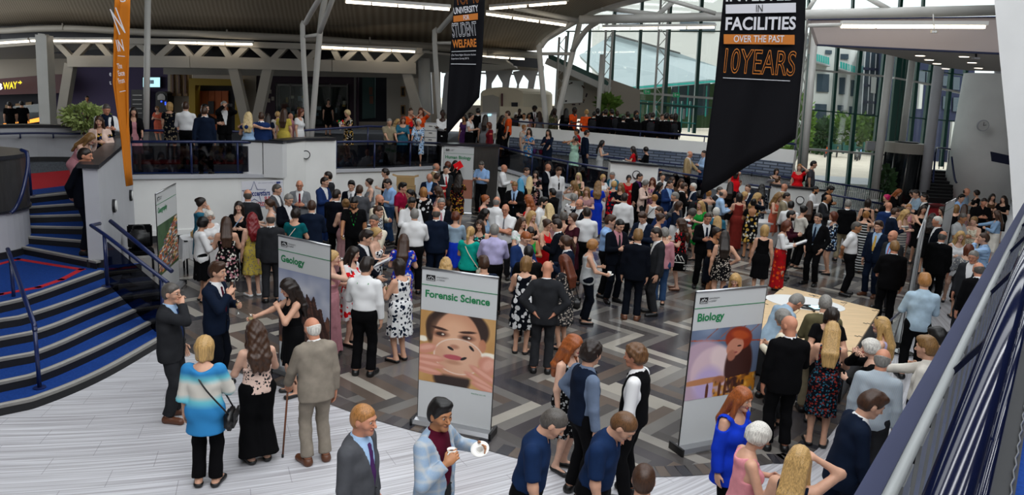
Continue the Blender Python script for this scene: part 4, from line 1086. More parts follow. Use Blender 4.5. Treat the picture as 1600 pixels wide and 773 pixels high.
rod('top_rail', [(*(sA-nx*.1+[.12, .10]), top5+.20), (*(sB+[.12, .10]), topB+.12)], .035, M('navy_paint'), rl)
rod('post', [(*sA, p5[2]), (*sA, top5)], .03, M('navy_paint'), rl); rod('post', [(*sB, 0), (*sB, topB)], .03, M('navy_paint'), rl)
bm = bmn(); disc(bm, sA, .09, p5[2], p5[2]+.015, 16); part('floor_plate', bm, M('navy_paint'), rl)
bm = bmn(); plate(bm, [(*(sA+nx*.06), p5[2]+.02), (*(sB-nx*.05), .05), (*(sB-nx*.05), topB-.12), (*(sA+nx*.06), top5-.12)], .015); part('glass_panel', bm, M('smoked_glass'), rl)
# round wall lights
def wall_light(p, n, r, label, dark=True):
 o = empty('wall_light', p); tag(o, label, 'wall light')
 n = np.array(n, float); n /= np.linalg.norm(n); R = Vector(n).to_track_quat('Z', 'Y').to_matrix().to_4x4()
 for nm, rr_, h0, h1, m_ in (('rim', r, 0, .05, M('black_metal') if dark else M('grey_wall')), ('diffuser', r*.8, .03, .075, M('paper'))):
  bm = bmn(); disc(bm, (0, 0), rr_, h0, h1, 28); bmesh.ops.transform(bm, matrix=R, verts=bm.verts[:]); link(nm, bm, m_, o)
wn_ = np.array([GC[1]-FR[1], -(GC[0]-FR[0])]); tt = .28
wp = FR+(GC-FR)*.30; wall_light((*wp, pd(185, 322, wp[1])[2]), (*wn_, 0), .13, 'oval white wall light in a black rim on the flank of the white pier')
wp = FR+(GC-FR)*.85; wall_light((*wp, pd(200, 305, wp[1])[2]), (*wn_, 0), .13, 'narrow white wall light where the pier meets the gallery wall')
wp = EDGE[4]*.99; wall_light((*wp, pd(487, 242, wp[1])[2]), (*(-wp), 0), .12, 'round white wall light on the white gallery pier')
wp = at(18, 225, 2.3)[:2]; wp = cw[5]*.999; wall_light((*(cw[4]*.998), CWZ-.36), (*(-cw[4]), 0), .15, 'round dark wall light on the grey curved parapet', True)
wp = (RFP[7]+RFP[8])/2*.988; wall_light((*wp, pd(1242, 312, wp[1])[2]), (*(-wp), 0), .14, 'white ring-shaped wall light on the white counter wall at the foot of the ramp')
wp = RFP[3]*.989+(RFP[4]-RFP[3])*.55; wall_light((*wp, pd(985, 272, wp[1])[2]), (*(-wp), 0), .14, 'ring-shaped wall light on the white pier behind the woman in red')
# ---- roof lining over the gallery (left)
EAVE = [(-60, 40, 42), (0, 38, 41), (60, 35, 39), (120, 35, 37.5), (230, 42, 35.5), (330, 46, 34.5), (450, 49, 34.5), (560, 57, 35.5), (700, 71, 38), (800, 79, 40.5), (842, 84, 42)]
E1 = [pd(*p) for p in EAVE]
RIB = [(842, 75, 42), (852, 62, 40.5), (878, 46, 38), (903, 28, 35), (935, 14, 32), (981, 1, 29), (1040, -14, 26)]
bm = bmn(); uvl = bm.loops.layers.uv.new('UVMap')
rows = []
for k in range(9):
 t = k/8; row = []
 for i, e in enumerate(E1):
  rib_t = t*(len(RIB)-1); a = int(min(rib_t, len(RIB)-2)); rp = pd(*RIB[a])+(pd(*RIB[a+1])-pd(*RIB[a]))*(rib_t-a)
  up = e+np.array([-e[0]*.30*t, -e[1]*.40*t, 3.6*math.sin(t*1.35)])
  w = max(0, (i-7)/(len(E1)-1-7)); p = up*(1-w)+rp*w if i > 7 else up
  row.append(bm.verts.new(p))
 rows.append(row)
n1 = len(E1)
for k in range(8):
 for i in range(n1-1):
  f = bm.faces.new((rows[k][i], rows[k][i+1], rows[k+1][i+1], rows[k+1][i])); f.smooth = True
  for l, (uu, vv) in zip(f.loops, ((i, k), (i+1, k), (i+1, k+1), (i, k+1))): l[uvl].uv = (uu/(n1-1), vv/8)
o = struct('ceiling', bm, M('corrugated')); md = o.modifiers.new('thickness', 'SOLIDIFY'); md.thickness = .12
bm = bmn(); tube(bm, [pd(u, v-5, y) for u, v, y in RIB], .28, 14); struct('trim_20', bm, M('white_steel'))
bm = bmn(); tube(bm, [p+[0, 0, -.02] for p in E1], .10, 8); struct('trim_21', bm, M('warm_white'))
# dark gap, pipe and soffit behind the eave
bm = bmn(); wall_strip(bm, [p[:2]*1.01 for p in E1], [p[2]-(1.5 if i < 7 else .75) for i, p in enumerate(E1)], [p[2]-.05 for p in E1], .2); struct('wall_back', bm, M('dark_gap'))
pipe = empty('roof_pipe', E1[3]); tag(pipe, 'long grey pipe running under the edge of the ribbed roof', 'pipe')
rod('pipe', smooth_line([pd(u, v, y-.5) for u, v, y in [(-60, 47, 42), (0, 48, 41), (60, 45, 39), (120, 45, 37.5), (230, 51, 35.5), (330, 54, 34.5), (450, 59, 34.5), (560, 66, 35.5), (700, 76, 38), (842, 87, 42)]], 4), .16, M('warm_white'), pipe)
for u, v, y in [(98, 36, 37.7), (355, 46, 34.4), (578, 58, 35.5), (762, 76, 39)]: rod('hanger', [pd(u, v, y-.45), pd(u, v+11, y-.45)], .04, M('warm_white'), pipe, 6)
TB = [(-40, 104, 36.5), (60, 98, 35.5), (110, 96, 35), (180, 96, 34.5), (300, 97, 34), (420, 100, 34), (520, 103, 34), (650, 107, 34.5)]   # bottom chord
TT = [(-40, 74, 36.5), (60, 66, 35.5), (110, 64, 35), (180, 64, 34.5), (300, 66, 34), (420, 71, 34), (520, 74, 34), (660, 80, 34.5)]    # top chord
bm = bmn(); A_ = [pd(u, v-1, y+1.0) for u, v, y in TT]; B_ = [pd(u, v, 41.) for u, v in [(-40, 92), (60, 90), (110, 90), (180, 97), (300, 99), (420, 107), (520, 110), (680, 110)]]
A_.append(pd(790, 92, 38)); B_.append(pd(812, 107, 44))
va = [bm.verts.new(p) for p in A_]; vb = [bm.verts.new(p) for p in B_]
for i in range(len(va)-1): bm.faces.new((va[i], va[i+1], vb[i+1], vb[i]))
o = struct('ceiling', bm, M('soffit')); o.modifiers.new('thickness', 'SOLIDIFY').thickness = .1
# lattice girder on V-shaped legs
tr_ = empty('girder', pd(300, 97, 34)); tag(tr_, 'white lattice girder with zigzag braces on raking V legs above the gallery', 'girder')
def bars(name, segs, w, t, parent, m='warm_white'):
 for a, c in segs:
  bm = bmn(); beam(bm, a, c, w, t, up=(0, -1, .02)); part(name, bm, M(m), parent)
for nm, L, w in (('bottom_chord', TB[2:], .50), ('top_chord', TT, .22)):
 bm = bmn()
 for p, q in zip(L[:-1], L[1:]): beam(bm, pd(*p), pd(*q), w if nm[0] == 'b' else .25, .4, up=(0, -1, .02))
 part(nm, bm, M('warm_white'), tr_)
def onl(L, u):
 for p, q in zip(L[:-1], L[1:]):
  if p[0] <= u <= q[0]: t = (u-p[0])/(q[0]-p[0]); return pd(u, p[1]+(q[1]-p[1])*t, p[2]+(q[2]-p[2])*t)
 return pd(*(L[0] if u < L[0][0] else L[-1]))
for uv in [(115, 88), (115, 142), (177, 152), (177, 215), (245, 213), (245, 275), (304, 280), (304, 330), (363, 345), (363, 388), (424, 392), (424, 448), (478, 455), (478, 500), (532, 520), (532, 558), (585, 565), (585, 612), (636, 615), (636, 660)]:
 bars('brace', [(onl(TB, uv[0])+[0, 0, .1], onl(TT, uv[1]))], .25, .24, tr_)
for (u0, v0), (u1, v1), y in [((111, 100), (93, 212), 35), ((365, 103), (390, 212), 34), ((420, 104), (397, 212), 34), ((634, 108), (664, 210), 34.5)]:
 bars('leg', [(pd(u0, v0, y), pd(u1, v1, y))], .42, .35, tr_)
def column(label, a, c, r, m='white_steel', grp='white columns', cap=None, seg=20):
 """round column from foot a to head c"""
 o = empty('column', a); tag(o, label, 'column', grp); rod('shaft', [a, c], r, M(m), o, seg)
 d = nrm(np.array(c)-np.array(a)); rod('base_ring', [a, np.array(a)+d*.12], r*1.15, M(m), o, seg)
 if cap: rod('cap', [np.array(c)-d*.15, np.array(c)+d*.1], r*1.3, M(m), o, seg)
 return o
def ppost(label, u0, v0, u1, v1, y, wpx, **k):
 """column seen from pixel (u1, v1) at its head to (u0, v0) at its foot"""
 return column(label, pd(u0, v0, y), pd(u1, v1, y), wpx/2*y/F_PX, **k)
sq = empty('column', pd(72, 190, 33)); tag(sq, 'thick square white column left of the purple wall', 'column', 'white columns')
bm = bmn(); beam(bm, pd(77, 222, 33), pd(69, 55, 33), .48, .5, up=(0, -1, 0)); part('shaft', bm, M('white_steel'), sq); bm = bmn(); beam(bm, pd(68, 62, 33), pd(68, 53, 33), .3, .3, up=(0, -1, 0)); part('cap', bm, M('white_steel'), sq)
ppost('slim white column right of the orange hanging banner, running up to the roof', 228, 241, 231, -6, 22.0, 9, cap=0)
ppost('grey round column right of the girder, at the far end of the plum shop front', 665, 206, 662, 78, 37, 18)
# forked white struts that carry the roof edge
def strut(label, lines):
 o = empty('roof_strut', lines[0][1][0]); tag(o, label, 'strut', 'forked white roof struts')
 for nm, pts, r in lines: rod(nm, smooth_line(pts, 4) if len(pts) > 2 else pts, r, M('white_steel'), o, 14)
strut('tall forked white roof struts left of the student welfare banner', [('leg', [pd(483, 236, 26), pd(473, 55, 26), pd(478, 35, 26), pd(498, 0, 25), pd(508, -14, 25)], .085), ('leg', [pd(484.5, 236, 26), pd(500, 50, 26), pd(509, -8, 26)], .10), ('leg', [pd(499, 52, 26), pd(519, 0, 25), pd(524, -14, 25)], .085), ('cross_bar', [pd(473, 58, 26), pd(498, 54, 26)], .06)])
strut('forked white roof strut directly left of the student welfare banner', [('leg', [pd(690, 226, 31), pd(679, 62, 31), pd(686, 48, 31), pd(704, 27, 30), pd(722, 6, 29)], .10), ('cross_bar', [pd(679, 67, 31), pd(706, 67, 31)], .06)])
strut('forked white roof strut in front of the stepped white beam by the tall glass', [('leg', [pd(857, 228, 33), pd(843, 84, 33), pd(846, 72, 33), pd(858, 58, 33), pd(902, 32, 32)], .12), ('leg', [pd(859, 228, 33), pd(895, 82, 33), pd(907, 30, 33)], .12), ('leg', [pd(894, 80, 33), pd(915, 48, 32), pd(940, 30, 31)], .11), ('cross_bar', [pd(843, 84, 33), pd(894, 84, 33)], .07)])
# ---- shop fronts behind the gallery
def panel(name, us, y, m, t=.12, parent=None):
 """flat panel through pixels us at depth y (or per-point depth)"""
 bm = bmn(); plate(bm, [pd(u, v, y[i] if isinstance(y, (list, tuple)) else y) for i, (u, v) in enumerate(us)], t)
 return part(name, bm, M(m), parent) if parent is not None else struct(name, bm, M(m))
Y0 = 41.
panel('wall_back', [(-90, 60), (688, 60), (688, 225), (-90, 225)], 45.4, 'beige_wall')
panel('wall_back', [(-60, 86), (105, 88), (105, 125), (-60, 140)], Y0-.3, 'beige_wall')
panel('wall_back', [(86, 92), (272, 98), (272, 206), (86, 206)], Y0+.2, 'purple_wall')
panel('wall_back', [(255, 100), (660, 106), (660, 122), (255, 116)], Y0-.8, 'warm_white', .5)
panel('wall_back', [(262, 112), (300, 113), (300, 210), (262, 210)], Y0, 'beige_wall')
panel('wall_back', [(370, 116), (400, 117), (400, 210), (370, 210)], Y0, 'beige_wall'); panel('wall_back', [(383, 116), (560, 118), (560, 200), (383, 206)], Y0+.1, 'plum_wall')
panel('wall_back', [(585, 118), (662, 120), (662, 190), (585, 188)], Y0+3, 'beige_wall'); panel('wall_back', [(604, 118), (640, 120), (640, 186), (604, 186)], Y0-.4, 'warm_white')
sf = empty('shop_unit', pd(20, 190, Y0-1)); tag(sf, 'sandwich shop front with a dark red fascia and a lit counter at far left', 'shop front')
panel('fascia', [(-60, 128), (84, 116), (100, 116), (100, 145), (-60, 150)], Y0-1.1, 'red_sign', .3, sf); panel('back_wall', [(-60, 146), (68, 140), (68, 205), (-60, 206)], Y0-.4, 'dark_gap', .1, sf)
panel('counter', [(-60, 178), (64, 171), (68, 190), (-60, 204)], Y0-1.6, 'black_metal', .4, sf); panel('counter_glass', [(20, 166), (60, 162), (66, 182), (20, 184)], Y0-1.8, 'clear_glass', .05, sf)
mat('warm_strip', '#e09030', .4, emit=('#ff9a30', 1.6)); panel('counter_light', [(41, 188), (68, 182), (68, 189), (41, 193)], Y0-2.05, 'warm_strip', .05, sf); panel('counter_light', [(5, 193), (30, 190), (30, 192), (5, 195)], Y0-2.05, 'warm_strip', .05, sf)
for i, (u, v) in enumerate([(8, 170), (24, 168), (40, 166)]): panel('menu_panel', [(u, v-6), (u+9, v-7), (u+9, v-2), (u, v-1)], Y0-.5, 'timber', .05, sf)
# yellow-framed doorway with orange lockers
yd = empty('doorway', pd(335, 206, Y0)); tag(yd, 'wide yellow door surround with orange panels behind it', 'doorway')
for us in ([(295, 122), (375, 124), (375, 134), (295, 133)], [(295, 133), (305, 133), (305, 206), (295, 206)], [(367, 134), (377, 134), (377, 206), (367, 206)]): panel('surround', us, Y0-.6, 'yellow_paint', .6, yd)
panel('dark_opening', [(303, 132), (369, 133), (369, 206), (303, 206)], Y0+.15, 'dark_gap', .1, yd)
for i in range(5): panel('locker', [(305+i*10.4, 142), (314.6+i*10.4, 142), (314.6+i*10.4, 206), (305+i*10.4, 206)], Y0+.02, 'orange_panel', .08, yd)
panel('locker_screen', [(325, 158), (334, 158), (334, 178), (325, 178)], Y0-.08, 'black_metal', .06, yd)
for i in range(3):
 t = empty('timber_panel', pd(269+i*10, 150, Y0-.3)); tag(t, ['tall narrow timber panel nearest the purple wall', 'middle of the three tall narrow timber panels', 'tall narrow timber panel nearest the yellow doorway'][i], 'panel', 'timber panels on the beige wall')
 panel('board', [(266+i*10, 113), (273+i*10, 113), (273+i*10, 150), (266+i*10, 150)], Y0-.3, 'timber', .12, t); panel('inset', [(268+i*10, 116), (271+i*10, 116), (271+i*10, 146), (268+i*10, 146)], Y0-.36, 'brown_leather', .05, t)
tv = empty('wall_screen', pd(237, 128, Y0-.1)); tag(tv, 'bright wall screen showing figures on the purple wall', 'screen'); panel('bezel', [(222, 119.5), (251, 119.5), (251, 137.5), (222, 137.5)], Y0-.1, 'black_metal', .1, tv); panel('display', [(223.5, 121), (249.5, 121), (249.5, 136), (223.5, 136)], Y0-.16, 'screen', .03, tv)
for u in (234, 236.5, 239): panel('picture', [(u-1, 125), (u+1, 125), (u+1, 131), (u-1, 131)], Y0-.2, 'navy_paint', .02, tv)
vm = empty('drinks_fridge', pd(215, 190, Y0-.6)); tag(vm, 'dark glass drinks fridge with shelves on the purple wall', 'fridge'); panel('cabinet', [(205, 140), (224, 140), (224, 200), (205, 200)], Y0-.9, 'black_metal', .8, vm)
for i in range(5): panel('shelf', [(207, 148+i*7), (222, 148+i*7), (222, 149.2+i*7), (207, 149.2+i*7)], Y0-.97, 'steel', .04, vm)
gm = empty('games_machine', pd(252, 190, Y0-.6)); tag(gm, 'black games machine with an arched top and blue lights', 'machine'); panel('cabinet', [(243, 146), (247, 143), (257, 143), (261, 146), (261, 200), (243, 200)], Y0-.9, 'black_metal', .8, gm); panel('arched_panel', [(246, 150), (250, 146.5), (254, 146.5), (258, 150), (258, 156), (246, 156)], Y0-.97, 'steel', .03, gm)
mat('blue_led', '#2848ff', .4, emit=('#2a50ff', 2.0)); panel('led', [(251, 157.5), (253, 157.5), (253, 159.5), (251, 159.5)], Y0-1, 'blue_led', .02, gm); panel('led', [(257.5, 159), (259, 159), (259, 164), (257.5, 164)], Y0-1, 'blue_led', .02, gm)
# plum shop with glazing
ps = empty('shop_unit', pd(480, 195, Y0)); tag(ps, 'plum shop front with long glazing and shelves of stock', 'shop front')
panel('shop_back', [(430, 130), (545, 132), (545, 196), (430, 200)], Y0+.05, 'dark_glass', .05, ps); mat('shop_dim', '#24403e', .6)
panel('glass', [(432, 132), (542, 134), (542, 192), (432, 196)], Y0-.25, 'clear_glass', .03, ps)
for u in (432, 453, 483, 515, 542): panel('mullion', [(u, 131), (u+1.4, 131), (u+1.4, 195), (u, 195)], Y0-.3, 'steel', .06, ps)
panel('head_rail', [(432, 131), (542, 133), (542, 136), (432, 134)], Y0-.3, 'steel', .06, ps)
rnd = random.Random(3); stock = [mat('stock%d' % i, c, .6) for i, c in enumerate(['#8a9498', '#b8b0a0', '#3c5a6a', '#a08038', '#6a7c84', '#503a4a'])]
for i in range(26):
 u = 437+rnd.random()*100; v = 148+rnd.random()*30; w, h = 2+rnd.random()*5, 3+rnd.random()*5; panel('stock', [(u, v), (u+w, v), (u+w, v+h), (u, v+h)], Y0-.05, 'stock%d' % rnd.randrange(6), .06, ps)
for i, (u, v) in enumerate([(420, 140), (424, 151), (418, 154)]):
 t = panel('pinned_sheet', [(u, v), (u+4, v), (u+4, v+6), (u, v+6)], Y0+.07, 'beige_wall', .02); t['kind'] = 'thing'; tag(t, 'pale sheet pinned to the plum wall, '+['top one', 'right-hand lower one', 'left-hand lower one'][i], 'sheet', 'sheets on the plum wall')
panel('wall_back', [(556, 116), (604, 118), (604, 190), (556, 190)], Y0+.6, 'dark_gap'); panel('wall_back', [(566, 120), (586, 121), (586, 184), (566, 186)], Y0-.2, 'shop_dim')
panel('trim_30', [(553, 118), (556, 118), (556, 198), (553, 198)], Y0-.3, 'steel')
for i, (u, v) in enumerate([(578, 142), (579, 156)]):
 t = panel('poster', [(u-1.5, v-6), (u+4, v-6), (u+4, v+6), (u-1.5, v+6)], Y0-.225, 'brown_leather', .02); t['kind'] = 'thing'; tag(t, ['upper small brown poster on the green wall', 'lower small brown poster on the green wall'][i], 'poster')
dq = empty('notice_case', pd(593, 150, Y0-.3)); tag(dq, 'timber framed screen standing in the corridor', 'screen'); panel('frame', [(588.5, 139), (597, 139), (597, 190), (588.5, 190)], Y0+1, 'timber', .08, dq); panel('display', [(590, 141), (595.5, 141), (595.5, 152), (590, 152)], Y0+.9, 'navy_paint', .03, dq)
for i, (u, v) in enumerate([(629, 143), (629, 172)]):
 o = empty('timber_window', pd(u, v, Y0-.4)); tag(o, ['upper timber framed hatch in the white wall', 'lower timber framed hatch in the white wall'][i], 'hatch'); panel('frame', [(u-3, v-8), (u+4, v-8), (u+4, v+8), (u-3, v+8)], Y0-.5, 'timber', .1, o); panel('pane', [(u-1.4, v-6), (u+2.4, v-6), (u+2.4, v+6), (u-1.4, v+6)], Y0-.56, 'dark_glass', .04, o)
# strip lamps along the girder and under the roof
def lamp_row(label, a, c, y, n, w=.095):
 o = empty('strip_light', pd(*a, y)); tag(o, label, 'light', 'rows of strip lights')
 A_, C_ = pd(*a, y if not isinstance(y, tuple) else y[0]), pd(*c, y if not isinstance(y, tuple) else y[1])
 bm = bmn(); beam(bm, A_+[0, 0, .10], C_+[0, 0, .10], .16, .10); part('housing', bm, M('lamp_body'), o)
 for i in range(n):
  p, q = A_+(C_-A_)*((i+.03)/n), A_+(C_-A_)*((i+.97)/n)
  if i % 2: p, q = p, A_+(C_-A_)*((i+.90)/n)
  bm = bmn(); beam(bm, p, q, w, w*.75); part('tube', bm, M('tube_lamp'), o)
lamp_row('row of strip lights over the sandwich shop, left of the square column', (-40, 70), (45, 64.5), 34.5, 5)
lamp_row('row of strip lights between the square column and the orange banner', (48, 64), (176, 64), 34, 6)
lamp_row('row of strip lights on the girder between the slim column and the forked struts', (265, 66.5), (396, 69.5), 33.5, 6)
lamp_row('row of strip lights on the girder right of the forked struts', (500, 73.5), (650, 81), 33.7, 8)
lamp_row('high row of strip lights on the ribbed roof, top of the picture', (540, 3), (704, 15), 25, 8)
lamp_row('short row of strip lights behind the student welfare banner', (752, 88), (820, 92.5), 39, 3)
lamp_row('row of strip lights on the white roof lining right of the student welfare banner', (759, 22), (886, 40), 31, 6)
lamp_row('row of strip lights at the top edge right of the student welfare banner', (764, 14), (888, 4), 30, 4)
lamp_row('short row of strip lights at the very top left of the roof truss', (928, 2), (990, -2), 32, 2)
lamp_row('row of strip lights slung below the big white tube in front of the tall glass', (941, 45), (1118, 43), 31, 8)
lamp_row('row of strip lights in front of the mauve balcony front at top right', (1314, 41.5), (1541, 42.5), 20.5, 8)
# ---- far left-back: arched window wall, kiosk
panel('wall_back', [(655, 92), (840, 104), (840, 110), (655, 108)], 43, 'warm_white', .3)
panel('window_1', [(655, 100), (885, 108), (885, 178), (655, 178)], 45.5, 'clear_glass', .05)
aw = empty('arch_wall', pd(780, 170, 43.5)); tag(aw, 'row of grey arched piers in front of bright windows behind the white kiosk', 'arches')
for pts in ([(664, 178), (662, 96), (672, 96), (676, 178)], [(689, 178), (694, 120), (700, 106), (712, 106), (706, 120), (704, 178)], [(757, 170), (760, 122), (758, 108), (802, 108), (797, 122), (790, 170), (783, 170), (785, 130), (777, 116), (768, 130), (768, 170)], [(801, 170), (808, 132), (801, 112), (845, 104), (838, 118), (828, 170), (820, 170), (826, 126), (818, 117), (811, 132), (810, 170)]):
 bm = bmn(); C = [pd(u, v, 43.5) for u, v in pts]; vs = [bm.verts.new(p) for p in C]; f = bm.faces.new(vs); r = bmesh.ops.extrude_face_region(bm, geom=[f]); bmesh.ops.translate(bm, vec=(0, .5, 0), verts=[v for v in r['geom'] if isinstance(v, bmesh.types.BMVert)]); part('arch', bm, M('grey_wall'), aw)
panel('head_beam', [(655, 96), (850, 103), (850, 110), (655, 105)], 43.3, 'grey_wall', .4, aw); panel('transom', [(690, 111), (842, 116), (842, 118), (690, 114)], 43.6, 'grey_wall', .3, aw)
kk_ = empty('kiosk', pd(785, 185, 37)); tag(kk_, 'small white kiosk with a barrel-shaped roof and red edging', 'kiosk')
arc = [(751+36*(1-math.cos(t))*.92, 146-10*math.sin(t)) for t in np.linspace(0, math.pi, 9)]
bm = bmn(); C = [pd(u, v, 38) for u, v in [(751, 172)]+arc+[(818, 146), (818, 172)]]
vs = [bm.verts.new(p) for p in [pd(u, v, 38) for u, v in [(751, 221)]+arc+[(817, 221)]]]; f = bm.faces.new(vs); r = bmesh.ops.extrude_face_region(bm, geom=[f]); bmesh.ops.translate(bm, vec=(1.6, 3, 0), verts=[v for v in r['geom'] if isinstance(v, bmesh.types.BMVert)]); part('shell', bm, M('cream_wall'), kk_)
panel('opening', [(754, 150), (770, 148), (780, 152), (780, 182), (754, 182)], 37.9, 'soffit', .05, kk_); panel('edging', [(783, 146), (786, 146), (786, 180), (783, 180)], 37.85, 'red_sign', .1, kk_); panel('hatch', [(799, 160), (809, 160), (809, 167), (799, 167)], 37.9, 'dark_gap', .05, kk_)
panel('wall_back', [(690, 164), (960, 166), (960, 186), (690, 186)], 44.6, 'beige_wall')
panel('wall_back', [(781, 166), (850, 168), (850, 182), (781, 182)], 36, 'cream_wall')
# mural wall under the raking white beam
panel('wall_back', [(874, 96), (1000, 140), (1000, 178), (866, 178)], 40.5, 'beige_wall', .2)
mu = empty('mural', pd(897, 145, 40)); tag(mu, 'pale wall graphic with dark flecks round its edge behind the orange shirts', 'mural'); panel('sheet', [(878, 124), (912, 127), (910, 160), (878, 162)], 40.45, 'white_wall', .04, mu)
rnd = random.Random(9)
for i in range(22):
 a = rnd.random()*2*math.pi; u, v = 895+19*math.cos(a)+rnd.random()*4, 145+19*math.sin(a)*.9; panel('fleck', [(u, v), (u+2.4, v+.4), (u+1.6, v+2.6), (u-.4, v+1.8)], 40.42, ['brown_leather', 'grey_ink', 'plum_wall'][i % 3], .02, mu)
rb = empty('raking_beam', pd(900, 115, 39)); tag(rb, 'sloping white beam with a green upstand below the tall glass', 'beam')
bm = bmn(); beam(bm, pd(853, 95, 39), pd(953, 141, 39), .3, .35, up=(0, -1, .02)); part('flange', bm, M('white_steel'), rb); panel('upstand', [(857, 83), (954, 128), (954, 139), (857, 94)], 39.3, 'teal_frame', .2, rb)
# ---- tall glass wall
YG = 41.5
def bar(nm, o, a, c, wpx, m, y=YG, t=.25):
 bm = bmn(); beam(bm, pd(*a, y), pd(*c, y), wpx*y/F_PX, t, up=(0, -1, 0)); return part(nm, bm, M(m), o)
gw = empty('glass_wall', pd(1000, 200, YG)); tag(gw, 'tall green framed glass wall between the roof rib and the large black banner', 'glazing')
for a, c, w in [((888, 50), (884, 95), 3), ((923, 30), (918, 112), 4), ((961, 8), (953, 178), 5), ((1004, -6), (993, 196), 4.5), ((1048, -6), (1036, 204), 5.5), ((1097, -6), (1084, 208), 5), ((1150, -6), (1136, 215), 5)]: bar('mullion', gw, a, c, w, 'teal_frame')
for a, c, w, m in [((884, 49), (1200, 49), 1.6, 'teal_frame'), ((950, 141.5), (1200, 160), 3.2, 'white_steel'), ((950, 152), (1130, 170), 1.5, 'turq_frame'), ((900, 34), (1200, 32), 1.2, 'grey_ink')]: bar('transom', gw, a, c, w, m, YG-.05)
panel('pane', [(855, -10), (1260, -10), (1250, 240), (950, 210), (950, 135), (860, 95)], YG+.12, 'clear_glass', .03, gw)
ent = empty('entrance_doors', pd(1020, 200, YG-.3)); tag(ent, 'turquoise framed glass entrance doors under green exit signs', 'doors')
for u in (985, 1001, 1013, 1026, 1052, 1066, 1079): bar('door_frame', ent, (u, 158), (u-3, 206), 2.2, 'turq_frame' if u > 1000 else 'teal_frame', YG-.3)
bar('door_head', ent, (960, 158), (1090, 168), 3, 'teal_frame', YG-.32); bar('push_bar', ent, (1028, 188), (1086, 193), 1.6, 'turq_frame', YG-.35)
for u0 in (1055, 1069): bar('handle', ent, (u0, 170), (u0-1, 186), 2.2, 'alu', YG-.4)
mat('exit_green', '#0f5a3a', .5, emit=('#107848', .5))
for i, (u, v) in enumerate([(1011, 143), (1057, 148)]):
 o = empty('exit_sign', pd(u, v, YG-.22)); tag(o, ['green exit sign over the left pair of doors', 'green exit sign over the right pair of doors'][i], 'sign', 'exit signs'); panel('panel', [(u-5, v-3.5), (u+5, v-3), (u+5, v+4), (u-5, v+3.5)], YG-.22, 'exit_green', .06, o)
 panel('running_figure', [(u-3, v-2), (u-1.2, v-2), (u-1, v+2.4), (u-3, v+2.2)], YG-.26, 'paper', .02, o); panel('arrow', [(u, v-.6), (u+2, v-.6), (u+2, v-1.6), (u+3.6, v+.3), (u+2, v+2.2), (u+2, v+1), (u, v+1)], YG-.26, 'paper', .02, o)
def lattice(label, l, r, y, n):
 """upright lattice mast between two pixel lines l = (top, foot), r = (top, foot)"""
 o = empty('lattice_mast', pd(*l[1], y)); tag(o, label, 'mast', 'white lattice masts')
 pl = [pd(l[0][0]+(l[1][0]-l[0][0])*i/n, l[0][1]+(l[1][1]-l[0][1])*i/n, y) for i in range(n+1)]; pr = [pd(r[0][0]+(r[1][0]-r[0][0])*i/n, r[0][1]+(r[1][1]-r[0][1])*i/n, y) for i in range(n+1)]
 rod('chord', [pl[0], pl[-1]], .055, M('white_steel'), o, 8); rod('chord', [pr[0], pr[-1]], .055, M('white_steel'), o, 8)
 for i in range(n): rod('lacing', [pl[i], pr[i+1]] if i % 2 else [pr[i], pl[i+1]], .02, M('white_steel'), o, 6)
lattice('white lattice mast nearest the raking beam', ((874, 58), (865, 220)), ((885, 56), (876, 220)), 38, 13)
lattice('white lattice mast with a thin white post beside it left of the exit doors', ((948, 28), (937, 224)), ((959, 22), (947, 224)), 38, 15)
lattice('white lattice mast between the two exit signs', ((1033, -4), (1018, 228)), ((1046, -4), (1030, 228)), 38, 15)
lattice('white lattice mast behind the right edge of the large black banner', ((1262, 30), (1238, 275)), ((1268, 30), (1246, 275)), 33, 14)
ppost('thin white post beside the lattice mast left of the exit doors', 931, 226, 941, 85, 36, 7)
# white roof tubes across the top
def rtube(label, pts, y, r):
 o = empty('roof_tube', pd(*pts[0], y)); tag(o, label, 'tube', 'white roof tubes'); rod('tube', [pd(*p, y) for p in pts], r, M('white_steel'), o, 16); return o
rtube('thick white roof tube across the glass, left part', [(905, 31), (1000, 29), (1120, 26), (1240, 24)], 31, .17); rtube('thick white roof tube above the mauve balcony front', [(1240, 24), (1390, 20), (1556, 16)], 24, .16)
rtube('thin white brace falling to the right across the top of the glass', [(1036, -3), (1118, 21)], 30, .08); rtube('thin white brace at the top left of the tall glass', [(940, 12), (1028, 23)], 31, .09); rtube('short white brace rising to the right at the top of the glass', [(1028, 23), (1052, 2)], 31, .10)
rtube('thin white brace meeting the tube above the mauve balcony front', [(1352, -6), (1396, 19)], 24, .08); rtube('short white brace beside the large black banner at its top right', [(1262, 16), (1275, -4)], 25, .07); rtube('slim white tube along the roof lining right of the student welfare banner', [(803, 12), (902, 32)], 31.5, .10)
rtube('thin white lamp rail in front of the mauve balcony front', [(1262, 40), (1314, 39)], 20.5, .05)
